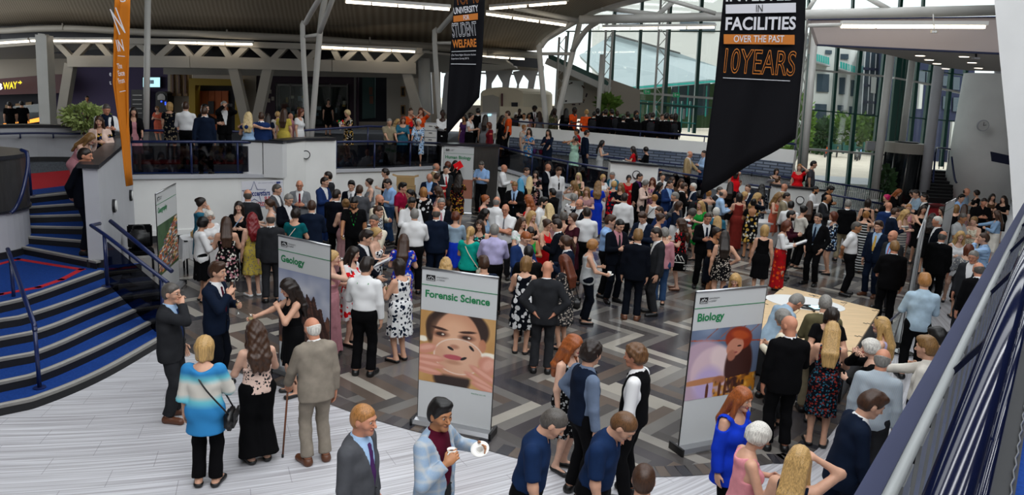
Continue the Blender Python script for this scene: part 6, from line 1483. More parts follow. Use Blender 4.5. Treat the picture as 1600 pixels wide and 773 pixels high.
def img_geology(u, v):
 c = vnoise(u, v, 4, 7)*.6+vnoise(u, v, 9, 8)*.4; im = lay(np.zeros(u.shape+(3,)), np.ones_like(u), hexc('#8f97ae')); im = lay(im, np.clip(c*2-.5, 0, 1), hexc('#c8cad2')); im = lay(im, np.clip((v-.8)/.2, 0, 1)*.5, hexc('#5f6c94'))
 ridge = .46+.22*np.exp(-((u-.62)/.22)**2)+.05*np.sin(u*47)+.04*vnoise(u, u*0+.3, 34, 9)-.22*np.clip(u-.75, 0, 1)+.05*(u < .5)
 rk = (v < ridge).astype(float); st = vnoise(u*3.2+v*1.0, v*.5, 16, 10); im = lay(im, rk, hexc('#3c2620')); im = lay(im, rk*np.clip(st*2-.7, 0, 1), hexc('#6e4a3c')); im = lay(im, rk*np.clip(vnoise(u, v*4, 18, 13)*3-1.9, 0, 1)*.7, hexc('#1c1210'))
 im = lay(im, np.clip((.10-v)/.05, 0, 1), hexc('#7a4e30')); return im
def img_geography(u, v):
 rs = np.random.RandomState(4); im = lay(np.zeros(u.shape+(3,)), np.ones_like(u), hexc('#3c5a34')); im = lay(im, np.clip(vnoise(u, v, 12, 5)*2-.8, 0, 1), hexc('#24401f'))
 town = (v < .98-.55*(u < .35)*(1-u*1.2)) & (v > .10)
 for k in range(420):
  cx, cy = rs.rand(), .06+rs.rand()*.9
  if cy > .45+.6*cx: continue
  w, h = .03+.03*rs.rand(), .010+.012*rs.rand(); m = (np.abs(u-cx) < w) & (np.abs(v-cy-.15*(u-cx)) < h)
  im = lay(im, m.astype(float), hexc(['#b85a38', '#c8683c', '#a04a34', '#d8d4cc', '#c8c0b4', '#8a4a3c', '#d09060', '#5a6a8a', '#d8a848'][rs.randint(9)]))
 return im
def img_human(u, v): return lay(np.zeros(u.shape+(3,)), np.ones_like(u), hexc('#a86c58'))
def uni_mark(parent, x, y, s, ink='black_ink', words=True):
 """small mark: a black box with white peaks, two lines of small capitals beside it"""
 bm = bmn(); box(bm, (x+.5*s, -.006, y+.30*s), (s, .004, .60*s)); o = link('logo', bm, M(ink), parent)
 bm = bmn()
 for pts in ([(.08, .14), (.30, .42), (.40, .32)], [(.30, .14), (.52, .50), (.66, .32)], [(.56, .14), (.72, .40), (.92, .14)], [(.06, .08), (.94, .08)]): tube(bm, [(x+a*s, -.010, y+b*s) for a, b in pts], .035*s, 5)
 link('peaks', bm, M('print_white'), o)
 if words: place_text(fit_text('UNIVERSITY', 1.35*s, .17*s), M('grey_ink'), parent, x+1.12*s, y+.36*s); place_text(fit_text('of DERBY', .98*s, .17*s), M('grey_ink'), parent, x+1.12*s, y+.08*s)
def rollup(label, TL, TR, title, fn, zt, foot=0., grid=(84, 104), pic=(.30, .78), lean=0., small=True, res=1):
 """roll-up banner from its two top corners in plan"""
 TL, TR = np.array(TL[:2]), np.array(TR[:2]); d = TR-TL; W_ = np.linalg.norm(d); rz = math.atan2(d[1], d[0]); H_ = zt-foot-.09
 o = empty('roll_up_banner', (*TL, foot), rz, label, 'banner', 'subject roll-up banners')
 bm = bmn(); box(bm, (W_/2, 0, .09+H_/2), (W_, .006, H_)); pn = link('print_panel', bm, M('print_white'), o)
 bm = bmn(); tube(bm, [(-.005, 0, zt-foot), (W_+.005, 0, zt-foot)], .016, 10); link('top_rail', bm, M('alu'), o)
 bm = bmn(); prof = [(-.11, .0), (-.12, .03), (-.09, .075), (-.03, .09), (.03, .09), (.10, .07), (.12, .03), (.11, 0)]
 a = [bm.verts.new((-.02, y, z)) for y, z in prof]; b = [bm.verts.new((W_+.02, y, z)) for y, z in prof]
 for i in range(8): bm.faces.new((a[i], a[(i+1) % 8], b[(i+1) % 8], b[i]))
 bm.faces.new(a); bm.faces.new(b[::-1]); link('cassette', bm, M('alu'), o)
 for x in (-.035, W_+.035):
  bm = bmn(); box(bm, (x, 0, .05), (.03, .27, .10)); link('end_cap', bm, M('black_plastic'), o)
 rod_ = bmn(); tube(rod_, [(W_/2, .03, .08), (W_/2, .02, zt-foot)], .012, 8); link('back_pole', rod_, M('alu'), o)
 for x in (-.004, W_+.004): bm = bmn(); box(bm, (x, .004, .09+H_/2), (.010, .014, H_)); link('edge_strip', bm, M('black_plastic'), o)
 y0 = .09
 if fn: painted('picture', W_, (pic[1]-pic[0])*H_, grid[0], grid[1], fn, pn, 0, y0+pic[0]*H_)
 bm = bmn(); box(bm, (W_/2, -.005, y0+.895*H_), (W_, .004, .008)); link('green_rule', bm, M('green_ink'), pn)
 if title:
  me = fit_text(title, None, .135*H_/2 if 'y' in title else .098*H_/2, bold=.03); xs = [v.co.x for v in me.vertices]; tw = max(xs)
  mx = W_*.86
  if tw > mx: me.transform(Matrix.Diagonal((mx/tw, 1, 1, 1)))
  place_text(me, M('green_ink'), pn, W_*.055, y0+(.815 if 'y' not in title else .795)*H_)
 if small: uni_mark(pn, W_*.06, y0+.925*H_, .12)
 place_text(fit_text('derby.ac.uk', .2, .022), M('green_ink'), pn, W_*.72, y0+.22*H_)
 return o
zt = 2.06
rollup('forensic science roll-up banner with a face behind a round dish', at(660, 418, zt), at(779, 434, zt), 'Forensic Science', img_forensic, zt, grid=(110, 130), pic=(.255, .73))
rollup('geology roll-up banner with brown rock under a cloudy sky', at(435, 367, zt), at(516, 384, zt), 'Geology', img_geology, zt, pic=(.20, .76))
rollup('biology roll-up banner with a red-haired person at work', at(1088, 456, zt), at(1198, 447, zt), 'Biology', img_biology, zt, grid=(100, 120), pic=(.30, .755))
rollup('geography roll-up banner with an aerial view of red roofs by the white wall', at(243, 303, zt), at(274, 287, zt), 'Geography', img_geography, zt, pic=(.22, .70), grid=(70, 100))
hb0, hb1 = pd(694, 228, 24.8), pd(741, 228, 24.8)
rollup('human biology roll-up banner in front of the steel pier', hb0, hb1, 'Human Biology', img_human, hb0[2], pic=(.2, .5), grid=(12, 12))
rr0, rr1 = at(1451, 322, zt), at(1457, 336, zt)
rollup('roll-up banner seen edge-on left of the man in the light blue jumper', at(1452, 321, zt), at(1434, 372, zt), None, img_geography, zt, grid=(30, 40), small=False)
rollup('pale roll-up banner seen at an angle in front of the far staircase', at(1478, 318, zt), at(1493, 310, zt), None, None, zt, small=False)
# ---- tall hanging banners
def hanging(name, label, outline, y, m, d=.02, wav=.05, nx=20):
 """cloth banner: outline (pixel left edge list, right edge list, from top to bottom) hung at depth y (left, right)"""
 Lf, Rt = outline; o = empty(name, pd(*Lf[0], y[0]), 0, label, 'banner'); base = np.array(o.location)
 bm = bmn(); rows = []
 n = len(Lf)
 for i in range(n):
  a, b = pd(*Lf[i], y[0]), pd(*Rt[i], y[1]); row = []
  for j in range(nx+1):
   t = j/nx; p = a+(b-a)*t; p = p+np.array([0, wav*math.sin(t*9+i*.25)*(.4+.6*i/n)*math.sin(math.pi*t), 0]); row.append(bm.verts.new(p-base))
  rows.append(row)
 for i in range(n-1):
  for j in range(nx):
   q = [rows[i][j], rows[i][j+1], rows[i+1][j+1], rows[i+1][j]]
   f = bm.faces.new(q); f.smooth = True
 c = link('cloth', bm, M(m), o, True); md = c.modifiers.new('thickness', 'SOLIDIFY'); md.thickness = .012
 return o
def lerp(p, q, n): return [(p[0]+(q[0]-p[0])*i/n, p[1]+(q[1]-p[1])*i/n) for i in range(n+1)]
def basis_board(o, c00, c10, c01):
 """an Empty-free local frame: origin c00, x to c10, z to c01; returns matrix for lettering in metres"""
 c00, c10, c01 = V3(c00), V3(c10), V3(c01); ex = (c10-c00).normalized(); ez = (c01-c00); ez = (ez-ex*ez.dot(ex)).normalized(); ey = ez.cross(ex)
 m = Matrix((ex, ey, ez)).transposed().to_4x4(); m.translation = c00; return Matrix.Translation(-o.location) @ m
def word(o, s, ul, ur, hpx, y, m, outline=0., bold=0., name='lettering', thick=.0):
 """word on a hanging banner: lower-left pixel ul, lower-right pixel ur, height in pixels"""
 a, b = pd(*ul, y), pd(*ur, y); w = np.linalg.norm(b-a); h = hpx*y/F_PX
 me = fit_text(s, w, h, outline=outline, bold=bold); me.materials.clear(); me.materials.append(m)
 t = bpy.data.objects.new(name, me); COL.objects.link(t); t.parent = o
 up = pd(ul[0]+(ul[0]-ur[0])*0, ul[1]-10, y); t.matrix_local = basis_board(o, a-np.array([0, .10, 0]), b-np.array([0, .10, 0]), up-np.array([0, .10, 0])) @ Matrix.Rotation(math.pi/2, 4, 'X'); return t
def strip(o, us, y, m, name='bar'):
 bm = bmn(); C = [bm.verts.new(pd(u, v, y)-np.array([0, .085, 0])-np.array(o.location)) for u, v in us]; bm.faces.new(C); q = link(name, bm, M(m), o); q.modifiers.new('thickness', 'SOLIDIFY').thickness = .004
YB = 15.
Lb = lerp((1131, -12), (1117, 130), 6)+lerp((1117, 130), (1094, 306), 8)[1:]; Rb = lerp((1259, -12), (1257, 60), 6)+lerp((1257, 60), (1243, 216), 8)[1:]
hb = hanging('hanging_banner', 'largest black hanging banner, about facilities over ten years, with a pointed lower corner', (Lb, Rb), (YB, YB), 'black_banner', wav=.10)
W_ = M('banner_white'); O_ = M('banner_orange')
word(hb, 'INVESTED', (1132, 3.5), (1240, 1.5), 15, YB, W_, bold=.02); strip(hb, [(1132, 8), (1241, 5), (1241, 20), (1132, 22)], YB, 'banner_white'); word(hb, 'IN', (1179, 19.5), (1189, 19), 10, YB, M('black_ink'))
word(hb, 'FACILITIES', (1131, 48), (1240, 47), 19, YB, W_, bold=.025); strip(hb, [(1129, 54), (1239, 55), (1239, 70), (1129, 69)], YB, 'banner_orange'); word(hb, 'OVER THE PAST', (1144, 66.5), (1222, 66.5), 10, YB, W_, bold=.01)
word(hb, '10YEARS', (1128, 114.5), (1238, 119.5), 37, YB, O_, outline=.016); strip(hb, [(1128, 121), (1232, 126), (1232, 127), (1128, 122)], YB, 'banner_white', 'rule')
YB2 = 18.
Lb = lerp((710, -10), (699, 150), 8)+lerp((699, 150), (697, 212), 4)[1:]; Rb = lerp((758, -10), (754, 90), 8)+lerp((754, 90), (749, 152), 4)[1:]
sb = hanging('hanging_banner', 'narrow black hanging banner about student welfare with white and orange lettering', (Lb, Rb), (YB2, YB2), 'black_banner', wav=.06)
word(sb, 'TOP 10', (713, 9), (749, 5), 14, YB2, O_, outline=.014); word(sb, 'UNIVERSITY', (710, 23), (748, 18.5), 9.5, YB2, W_, bold=.02); strip(sb, [(709, 25.5), (747, 21), (747, 31), (709, 35)], YB2, 'banner_orange'); word(sb, 'FOR', (725, 32), (734, 31), 7, YB2, W_, bold=.015)
word(sb, 'STUDENT', (708, 59.5), (746, 56), 21, YB2, W_, outline=.016); word(sb, 'WELFARE', (708, 75.5), (745, 73.5), 12, YB2, O_, bold=.03); strip(sb, [(706, 80.5), (744, 79), (744, 80), (706, 81.3)], YB2, 'banner_white', 'rule'); strip(sb, [(705, 99.5), (744, 100), (744, 101), (705, 100.4)], YB2, 'banner_white', 'rule')
word(sb, '(The Times Higher Education Student', (706, 88.5), (744, 87.5), 3.4, YB2, W_); word(sb, 'Experience Survey 2017)', (706, 94), (733, 93.5), 3.4, YB2, W_)
YB3 = 11.
Lb = lerp((180, -10), (177, 130), 7)+lerp((177, 130), (201, 290), 6)[1:]; Rb = lerp((204, -10), (201, 130), 7)+lerp((201, 130), (203, 290), 6)[1:]
ob = hanging('hanging_banner', 'orange hanging banner turned edge-on, tapering to a point over the white pier', (Lb, Rb), (YB3, YB3+.25), 'orange_banner', wav=.12, nx=14)
for s_, ul, ur, h_ in [('S', (194, 5), (203, 4), 12), ('N', (192, 55), (202, 52), 38), ('IN', (190, 81), (200, 80), 17), ('The', (190, 108), (197, 107), 8), ('Exce', (191, 119), (201, 118), 8), ('From', (192, 131), (201, 129), 8)]: word(ob, s_, ul, ur, h_, YB3-.02, W_, bold=.01)
strip(ob, [(189, 87), (200, 88), (200, 89), (189, 88)], YB3-.02, 'banner_white', 'rule'); strip(ob, [(192, 143), (201, 141), (201, 142), (192, 144)], YB3-.02, 'banner_white', 'rule')
for s_, v_ in [('e', 119), ('t', 132)]: word(ob, s_, (177, v_), (180, v_), 5, YB3-.02, W_)
# white holiday-course banner on the gallery wall
p0, p1 = at(377, 277, 1.80)*.99, at(442, 275, 1.80)*.99
sb_ = empty('wall_banner', (p0[0], p0[1], .9), math.atan2((p1-p0)[1], (p1-p0)[0]), 'white banner with a blue star and red holiday course lettering on the gallery wall', 'banner')
bw = np.linalg.norm((p1-p0)[:2]); bm = bmn(); box(bm, (bw/2, 0, .50), (bw, .012, .66)); s0 = link('sheet', bm, M('banner_white'), sb_); mat('star_blue', '#2c3c78', .6); mat('sign_red', '#b4202c', .6)
bm = bmn(); st_ = [(.30+(.30 if k % 2 == 0 else .125)*math.sin(k*math.pi/5), -.012, .52+(.30 if k % 2 == 0 else .125)*math.cos(k*math.pi/5)) for k in range(10)]; tube(bm, st_, .008, 5, closed=True); link('star', bm, M('star_blue'), s0)
for s_, x, z_, w, h, m_ in [('s', .18, .47, .09, .10, 'star_blue'), ('ccerstars', .36, .46, .62, .12, 'star_blue'), ('uk', 1.06, .50, .14, .09, 'star_blue'), ('SUMMER', .78, .34, .52, .10, 'sign_red'), ('HOLIDAY COURSES', .50, .21, .82, .10, 'sign_red')]:
 k_ = bw/1.45; place_text(fit_text(s_, w*k_, h, bold=.03), M(m_), s0, x*k_, z_, .010)
bm = bmn(); r = bmesh.ops.create_uvsphere(bm, u_segments=14, v_segments=8, radius=.045, matrix=Matrix.Translation((.31*bw/1.45, -.012, .52)) @ Matrix.Diagonal((1, .2, 1, 1))); link('ball', bm, M('star_blue'), s0)
place_text(fit_text('the school holiday specialists', .6, .025), M('star_blue'), s0, .4, .76, .01); bm = bmn(); box(bm, (bw-.12, -.008, .77), (.1, .005, .05)); link('crest', bm, M('star_blue'), s0); bm = bmn(); box(bm, (bw*.5, -.008, .19), (bw*.9, .004, .012)); link('footer', bm, M('star_blue'), s0)
# red lettering band of the sandwich shop
mat('sub_yellow', '#f0d418', .4, emit=('#ffe020', .8)); mat('sub_white', '#f4f4f0', .4, emit=('#ffffff', .7))
ss = empty('shop_sign', pd(10, 135, 39.5)); tag(ss, 'yellow and white lit lettering on the dark red shop fascia at far left', 'sign')
def sloped(s_, ul, ur, h_, m_):
 t = word(ss, s_, ul, ur, h_, 39.3, M(m_), bold=.03); t.data.transform(Matrix(((1, .22, 0, 0), (0, 1, 0, 0), (0, 0, 1, 0), (0, 0, 0, 1))))
sloped('SUB', (-28, 142), (6, 140.5), 10.5, 'sub_white'); sloped('WAY', (7, 140), (29, 138), 10.5, 'sub_yellow')
bm = bmn(); C = [bm.verts.new(pd(u, v, 39.2)-np.array(ss.location)) for u, v in [(28, 128), (31, 128), (31, 125.5), (34.5, 129), (31, 132), (31, 130), (28, 130)]]; bm.faces.new(C); link('arrow', bm, M('sub_yellow'), ss)
# ---- near balustrade, bottom right
dU = at(1513, 520, 3.32)-at(1390, 773, 3.32); dU[2] = 0; dU /= np.linalg.norm(dU); nU = np.array([dU[1], -dU[0], 0])
def along(px, z, t0, t1):
 p = at(*px, z); return p+dU*t0, p+dU*t1
BF = 2.35
bal = empty('balustrade', at(1390, 773, BF)); tag(bal, 'near balustrade with a grey top tube, slate ledge and glossy navy handrail at bottom right', 'balustrade')
a, c = along((1358, 773), 3.25, -2.5, 10); bm = bmn(); beam(bm, a, c, .058, .03); part('ledge', bm, M('slate'), bal)
a, c = along((1390, 773), 3.32, -2.5, 10.2); rod('top_tube', [a, c], .017, M('grey_rail'), bal, 16); tb = (a, c)
for i in range(40):
 p = a+(c-a)*((i+.5)/40); bm = bmn(); q = p+nU*.012; beam(bm, q-[0, 0, .02], q-[0, 0, .92], .17, .012, up=tuple(nU)); part('baluster', bm, M('baluster_grey'), bal)
a2, c2 = along((1482, 773), 3.6, -2., 9.6); rod('handrail', [a2, c2], .040, M('gloss_navy'), bal, 24)
for i in range(6):
 p = a2+(c2-a2)*(.18+.14*i); q = tb[0]+dU*((p-tb[0])@dU); bm = bmn(); beam(bm, q-[0, 0, .02], p-[0, 0, .05], .035, .02); part('bracket', bm, M('gloss_navy'), bal)
a3, c3 = along((1533, 773), 3.1, -2., 9.6); rod('lower_rail', [a3, c3], .022, M('gloss_navy'), bal, 14)
a4, c4 = along((1552, 773), BF+.02, -2., 9.6); bm = bmn(); beam(bm, a4+nU*-.12, c4+nU*-.12, .42, .03); part('edge_channel', bm, M('skirting'), bal)
bm = bmn(); zig = []
for i in range(120): p = a4+(c4-a4)*(i/120)+nU*.07; zig.append(p+nU*(.005 if i % 2 else -.005)+[0, 0, .03])
tube(bm, zig, .005, 5); part('edge_trim', bm, M('alu'), bal)
bm = bmn(); q = [a4+nU*.09, c4+nU*.09, c4+nU*1.8, a4+nU*1.8]; prism(bm, [p[:2] for p in q], BF-.2, BF); struct('floor', bm, M('blue_carpet'))
bm = bmn(); q = [a4-nU*.33, c4-nU*.33, c4+nU*.09, a4+nU*.09]; prism(bm, [p[:2] for p in q], BF-.28, BF-.04); struct('floor', bm, M('slate'))
# ---- tables and small things on the hall floor
tp = [at(u, v, .72)[:2] for u, v in [(1180, 520), (1210, 449), (1374, 486), (1328, 563)]]
tp = [at(1163, 562, .72)[:2], at(1225, 449, .72)[:2], at(1374, 486, .72)[:2], at(1325, 562, .72)[:2]]
ex, ey = tp[2]-tp[1], tp[3]-tp[2]; tl = empty('plywood_table', (*tp[1], 0)); tag(tl, 'large square plywood table with dark sides on the right of the hall', 'table')
P4 = [tp[1], tp[2], tp[2]+(tp[3]-tp[2])*1.0, tp[1]+(tp[3]-tp[2])*1.0]
cP = sum(P4)/4; inner = [p+(cP-p)*.01 for p in P4]
bm = bmn(); prism(bm, P4, .70, .745); part('top', bm, M('wood_ply'), tl); bm = bmn(); prism(bm, [p+(cP-p)*.02 for p in P4], .04, .70); part('skirt', bm, M('black_metal'), tl)
bm = bmn()
for t in (.36, .68): beam(bm, [*(P4[0]+(P4[1]-P4[0])*t), .7458], [*(P4[3]+(P4[2]-P4[3])*t), .7458], .008, .003)
part('joint', bm, M('timber'), tl)
for k, (a, b) in enumerate([(0, .1), (.33, .05), (.37, .05), (.66, .04), (.97, .04), (.97, .35), (.97, .62), (.97, .9), (.03, .5), (.03, .85)]):
 p = P4[0]+(P4[1]-P4[0])*a+(P4[3]-P4[0])*b
 bm = bmn()
 for s_ in (-.03, .03): box(bm, (p[0]+s_, p[1], .747), (.025, .06, .004), .6)
 part('slot', bm, M('black_ink'), tl)
pc = at(1259, 473, .75); pe = empty('paper_sheet', (*pc[:2], .746)); tag(pe, 'large oval white sheet lying on the plywood table', 'sheet'); bm = bmn(); el_ = [(pc[0]+-.02+.66*math.cos(t), pc[1]+.50*math.sin(t)-.12*math.cos(t)) for t in np.linspace(0, 2*math.pi, 40)[:-1]]
prism(bm, el_, .746, .752); part('sheet', bm, M('paper'), pe)
tc_ = at(1278, 481, .76); tbp = empty('tablet', (*tc_[:2], .753), .25, 'small tablet with a blue screen and a black strap on the white sheet', 'tablet'); bm = bmn(); box(bm, (0, 0, .012), (.34, .24, .02)); link('body', bm, M('black_plastic'), tbp); bm = bmn(); box(bm, (.01, 0, .0235), (.30, .2, .003)); link('screen', bm, M('screen'), tbp)
bm = bmn(); tube(bm, smooth_line([(-.1, .08, .03), (-.25, .14, .02), (-.30, .02, .015), (-.18, -.08, .02), (-.22, -.2, .012)], 5), .018, 7); link('strap', bm, M('black_plastic'), tbp); bm = bmn(); tube(bm, [(.0, -.07, .03), (.0, -.07, .09)], .035, 12); link('lens', bm, M('black_plastic'), tbp)
bl = at(1299, 484, .78); bo = empty('case', (*bl[:2], .753), .4, 'small blue case beside the tablet on the white sheet', 'case'); bm = bmn(); box(bm, (0, 0, .03), (.16, .12, .06)); link('body', bm, M_cloth('royal'), bo); bm = bmn(); box(bm, (0, 0, .065), (.165, .125, .012)); link('lid', bm, M('navy_paint'), bo)
# stanchion and belt
sp_ = at(1410, 553, 0); so = empty('barrier_post', sp_); tag(so, 'chrome barrier post on a round base behind the blond woman in lilac', 'post'); bm = bmn(); disc(bm, sp_[:2], .20, 0, .03, 32); disc(bm, sp_[:2], .16, .03, .045, 32); part('base', bm, M('chrome'), so); rod('pole', [sp_, sp_+[0, 0, .95]], .025, M('chrome'), so, 14); rod('belt_head', [sp_+[0, 0, .93], sp_+[0, 0, 1.03]], .038, M('black_metal'), so, 14)
q0 = sp_+[0, 0, .98]; q1 = at(1383, 508, 1.0); bm = bmn(); beam(bm, q0, q1, .006, .05); be = link('barrier_belt', bm, M('navy_paint')); tag(be, 'navy barrier belt running from the chrome post to the left', 'belt')
fp = at(1383, 508, .98); fo = empty('barrier_post', (fp[0], fp[1], 0)); tag(fo, 'dark barrier post behind the two men with orange lanyards', 'post'); rod('pole', [(fp[0], fp[1], .03), (fp[0], fp[1], 1.0)], .025, M('black_metal'), fo, 12); bm = bmn(); disc(bm, fp[:2], .18, 0, .03, 28); part('base', bm, M('black_metal'), fo)
# table with white cloth by the left wall
wt_ = at(312, 425, 0); to = empty('buffet_table', (wt_[0], wt_[1], 0), .55, 'small table with a white cloth against the left wall', 'table'); bm = bmn(); box(bm, (.35, .2, .72), (1.3, .6, .03)); link('top', bm, M('black_metal'), to)
for x, y in [(-.25, -.05), (.95, -.05), (-.25, .45), (.95, .45)]: bm = bmn(); tube(bm, [(x, y, 0), (x, y, .71)], .02, 8); link('leg', bm, M('black_metal'), to)
g = Grid([rc((-.27, .2, .74), (.97, .2, .74), .01, .01, .01)], .1)
bm = bmn(); N_ = 40; ring = []
for i in range(N_):
 t = 2*math.pi*i/N_; x = .35+.68*np.sign(math.cos(t))*abs(math.cos(t))**.35; y = .2+.33*np.sign(math.sin(t))*abs(math.sin(t))**.35; ring.append((x, y, t))
tv = [bm.verts.new((x, y, .742)) for x, y, t in ring]; lv = [bm.verts.new((x*1.0+(x-.35)*.04*math.sin(9*t)+(x-.35)*.03, y+(y-.2)*.1*math.sin(9*t), .30+.05*math.sin(5*t))) for x, y, t in ring]
bm.faces.new(tv)
for i in range(N_): bm.faces.new((tv[i], tv[(i+1) % N_], lv[(i+1) % N_], lv[i]))
co = link('tablecloth', bm, M('cloth_white'), None, False); co.location = to.location; co.rotation_euler = to.rotation_euler; co.modifiers.new('thickness', 'SOLIDIFY').thickness = .008; tag(co, 'white cloth hanging over the small table by the left wall', 'tablecloth')
bx = at(303, 364, .76); bo = empty('paper_bag', (wt_[0]-.05, wt_[1]+.15, .745), .4, 'brown paper bag lying on the white tablecloth', 'bag'); bm = bmn(); box(bm, (0, 0, .07), (.34, .2, .14)); bmesh.ops.bevel(bm, geom=bm.edges[:], offset=.03, segments=2, affect='EDGES'); link('body', bm, M('cardboard'), bo); bm = bmn(); box(bm, (.19, 0, .09), (.08, .17, .05)); link('folded_top', bm, M('cardboard'), bo)
sk = at(288, 372, 0); wx = EDGE[0]+(EDGE[1]-EDGE[0])*.93; so_ = empty('socket_box', (*(wx*.99), .45)); tag(so_, 'grey power socket box with a red flap low on the left wall', 'socket'); zz = pd(290, 372, wx[1])[2]; bm = bmn(); box(bm, (*(wx*.99), zz), (.16, .14, .3)); part('case', bm, M('grey_wall'), so_); bm = bmn(); box(bm, (wx[0]*.99+.03, wx[1]*.99-.08, zz-.08), (.09, .06, .1)); part('flap', bm, M('sign_red'), so_)
# black chair with a bag by the pier
ch = at(222, 425, 0); co_ = empty('stacked_chair', (ch[0], ch[1], 0), .5, 'black chair by the foot of the white pier behind the stair rail', 'chair')
for nm, c_, s_ in [('seat', (0, 0, .45), (.5, .48, .08)), ('backrest', (0, .24, .74), (.48, .06, .5))]: bm = bmn(); box(bm, c_, s_); bmesh.ops.bevel(bm, geom=bm.edges[:], offset=.025, segments=2, affect='EDGES'); link(nm, bm, M_cloth('black'), co_)
for x, y in [(-.22, -.2), (.22, -.2), (-.22, .22), (.22, .22)]: bm = bmn(); tube(bm, [(x, y, 0), (x, y, .43)], .016, 8); link('leg', bm, M('black_metal'), co_)
bg = empty('holdall', (ch[0]-.02, ch[1]-.02, .49), .5, 'black holdall standing on the black chair beside the white pier', 'bag'); bm = bmn(); box(bm, (0, .02, .22), (.42, .28, .42)); bmesh.ops.bevel(bm, geom=bm.edges[:], offset=.07, segments=3, affect='EDGES'); link('body', bm, M('black_leather'), bg, True); bm = bmn(); tube(bm, smooth_line([(-.1, 0, .42), (-.08, 0, .52), (.08, 0, .52), (.1, 0, .42)], 4), .018, 8); link('handle', bm, M('black_leather'), bg)
# cardboard boxes and red box near the steel pier
bx0 = at(652, 348, 0); zb = 0.
tb_ = empty('side_table', (bx0[0], bx0[1]+.4, 0), 0, 'low table carrying the cardboard boxes below the gallery', 'table'); bm = bmn(); box(bm, (0, 0, .5), (1.7, .7, .04)); link('top', bm, M('cloth_white'), tb_)
for x, y in [(-.8, -.3), (.8, -.3), (-.8, .3), (.8, .3)]: bm = bmn(); tube(bm, [(x, y, 0), (x, y, .49)], .02, 8); link('leg', bm, M('black_metal'), tb_)
for i, (dx_, z_, lab) in enumerate([(-.45, .52, 'brown cardboard box at the bottom of the stack below the gallery'), (-.43, .81, 'brown cardboard box in the middle of the stack below the gallery'), (-.46, 1.10, 'open cardboard box on top of the stack below the gallery')]):
 o = empty('cardboard_box', (bx0[0]+dx_, bx0[1]+.4, z_), .08*i, lab, 'box', 'stacked cardboard boxes'); bm = bmn(); box(bm, (0, 0, .14), (.56, .42, .28)); link('carton', bm, M('cardboard'), o); bm = bmn(); box(bm, (0, 0, .283), (.56, .06, .006)); link('tape', bm, M('timber'), o)
 if i == 2:
  for s_ in (-1, 1): bm = bmn(); box(bm, (s_*.34, 0, .30), (.14, .42, .008), R=Matrix.Rotation(-s_*.3, 3, 'Y')); link('flap', bm, M('cardboard'), o)
o = empty('red_box', (bx0[0]+.45, bx0[1]+.45, .52), -.1, 'red display box beside the cardboard boxes', 'box'); bm = bmn(); box(bm, (0, 0, .32), (.75, .4, .64)); link('carton', bm, M_cloth('red'), o); bm = bmn(); box(bm, (0, 0, .65), (.78, .43, .03)); link('lid', bm, M('cloth_white'), o)
# gallery: whiteboard, drawers, display tables
wb = empty('whiteboard', pd(767, 208, 29.5)); tag(wb, 'white display board on the gallery behind the steel pier', 'board'); panel('board', [(752, 176), (776, 176), (775, 208), (751, 208)], 29.5, 'paper', .05, wb); panel('frame', [(751, 175.5), (776.5, 175.5), (776.5, 177), (751, 177)], 29.45, 'alu', .04, wb); panel('notes', [(762, 178), (768, 178), (767, 181), (762, 181)], 29.45, 'screen', .01, wb)
for i in range(3): panel('note', [(755+i*3, 186+i*3), (757+i*3, 186+i*3), (757+i*3, 190+i*3), (755+i*3, 190+i*3)], 29.45, 'ltdenim' if 'ltdenim' in MATS else 'grey_ink', .01, wb)
for i in (753, 774): rod('leg', [pd(i, 206, 29.6), (pd(i, 206, 29.6)[0], 29.6, GZ-.2)], .025, M('alu'), wb, 8)
dw = empty('drawer_unit', pd(672, 205, 27)); tag(dw, 'grey drawer unit on the gallery between the orange shirts and the pupil in white', 'drawers'); bm = bmn(); a, c = pd(664, 180, 27), pd(684, 180, 27); box(bm, ((a[0]+c[0])/2, 27.2, 2.3), (c[0]-a[0], .5, 1.1)); part('cabinet', bm, M('grey_wall'), dw)
for i in range(4): bm = bmn(); box(bm, ((a[0]+c[0])/2, 26.93, 1.98+.24*i), ((c[0]-a[0])*.92, .04, .20)); d_ = part('drawer', bm, M('lamp_body'), dw); bm = bmn(); box(bm, ((a[0]+c[0])/2, 26.90, 2.03+.24*i), (.12, .03, .02)); part('handle', bm, M('grey_ink'), d_); d_.children[0].data.transform(Matrix.Translation(Vector(d_.location)-Vector((0, 0, 0)))); d_.children[0].data.transform(Matrix.Translation(-Vector(dw.location)))
for i, (u, v) in enumerate([(398, 198), (430, 203)]):
 p = pd(u, v, 19.5); o = empty('display_plinth', (p[0], p[1], GZ), 0, ['white display plinth behind the couple embracing on the gallery', 'white display plinth beside the woman in the yellow dress on the gallery'][i], 'plinth'); bm = bmn(); box(bm, (0, 0, .45), (.5, .4, .9)); link('body', bm, M('cloth_white'), o); bm = bmn(); box(bm, (0, 0, .92), (.54, .44, .04)); link('top', bm, M('dark_cap'), o)
# white tables by the far barrier
for i, (u, v, w) in enumerate([(1345, 348, 2.2), (1200, 345, 1.2)]):
 p = at(u, v, .75); o = empty('white_table', (p[0], p[1], 0), .2, ['long white table behind the man in the black jacket with grey hair', 'small white table behind the woman in the black and gold dress'][i], 'table'); bm = bmn(); box(bm, (0, 0, .72), (w, .7, .05)); link('top', bm, M('cloth_white'), o); bm = bmn(); box(bm, (0, 0, .36), (w*.96, .64, .70)); link('cloth_sides', bm, M('cloth_white'), o)
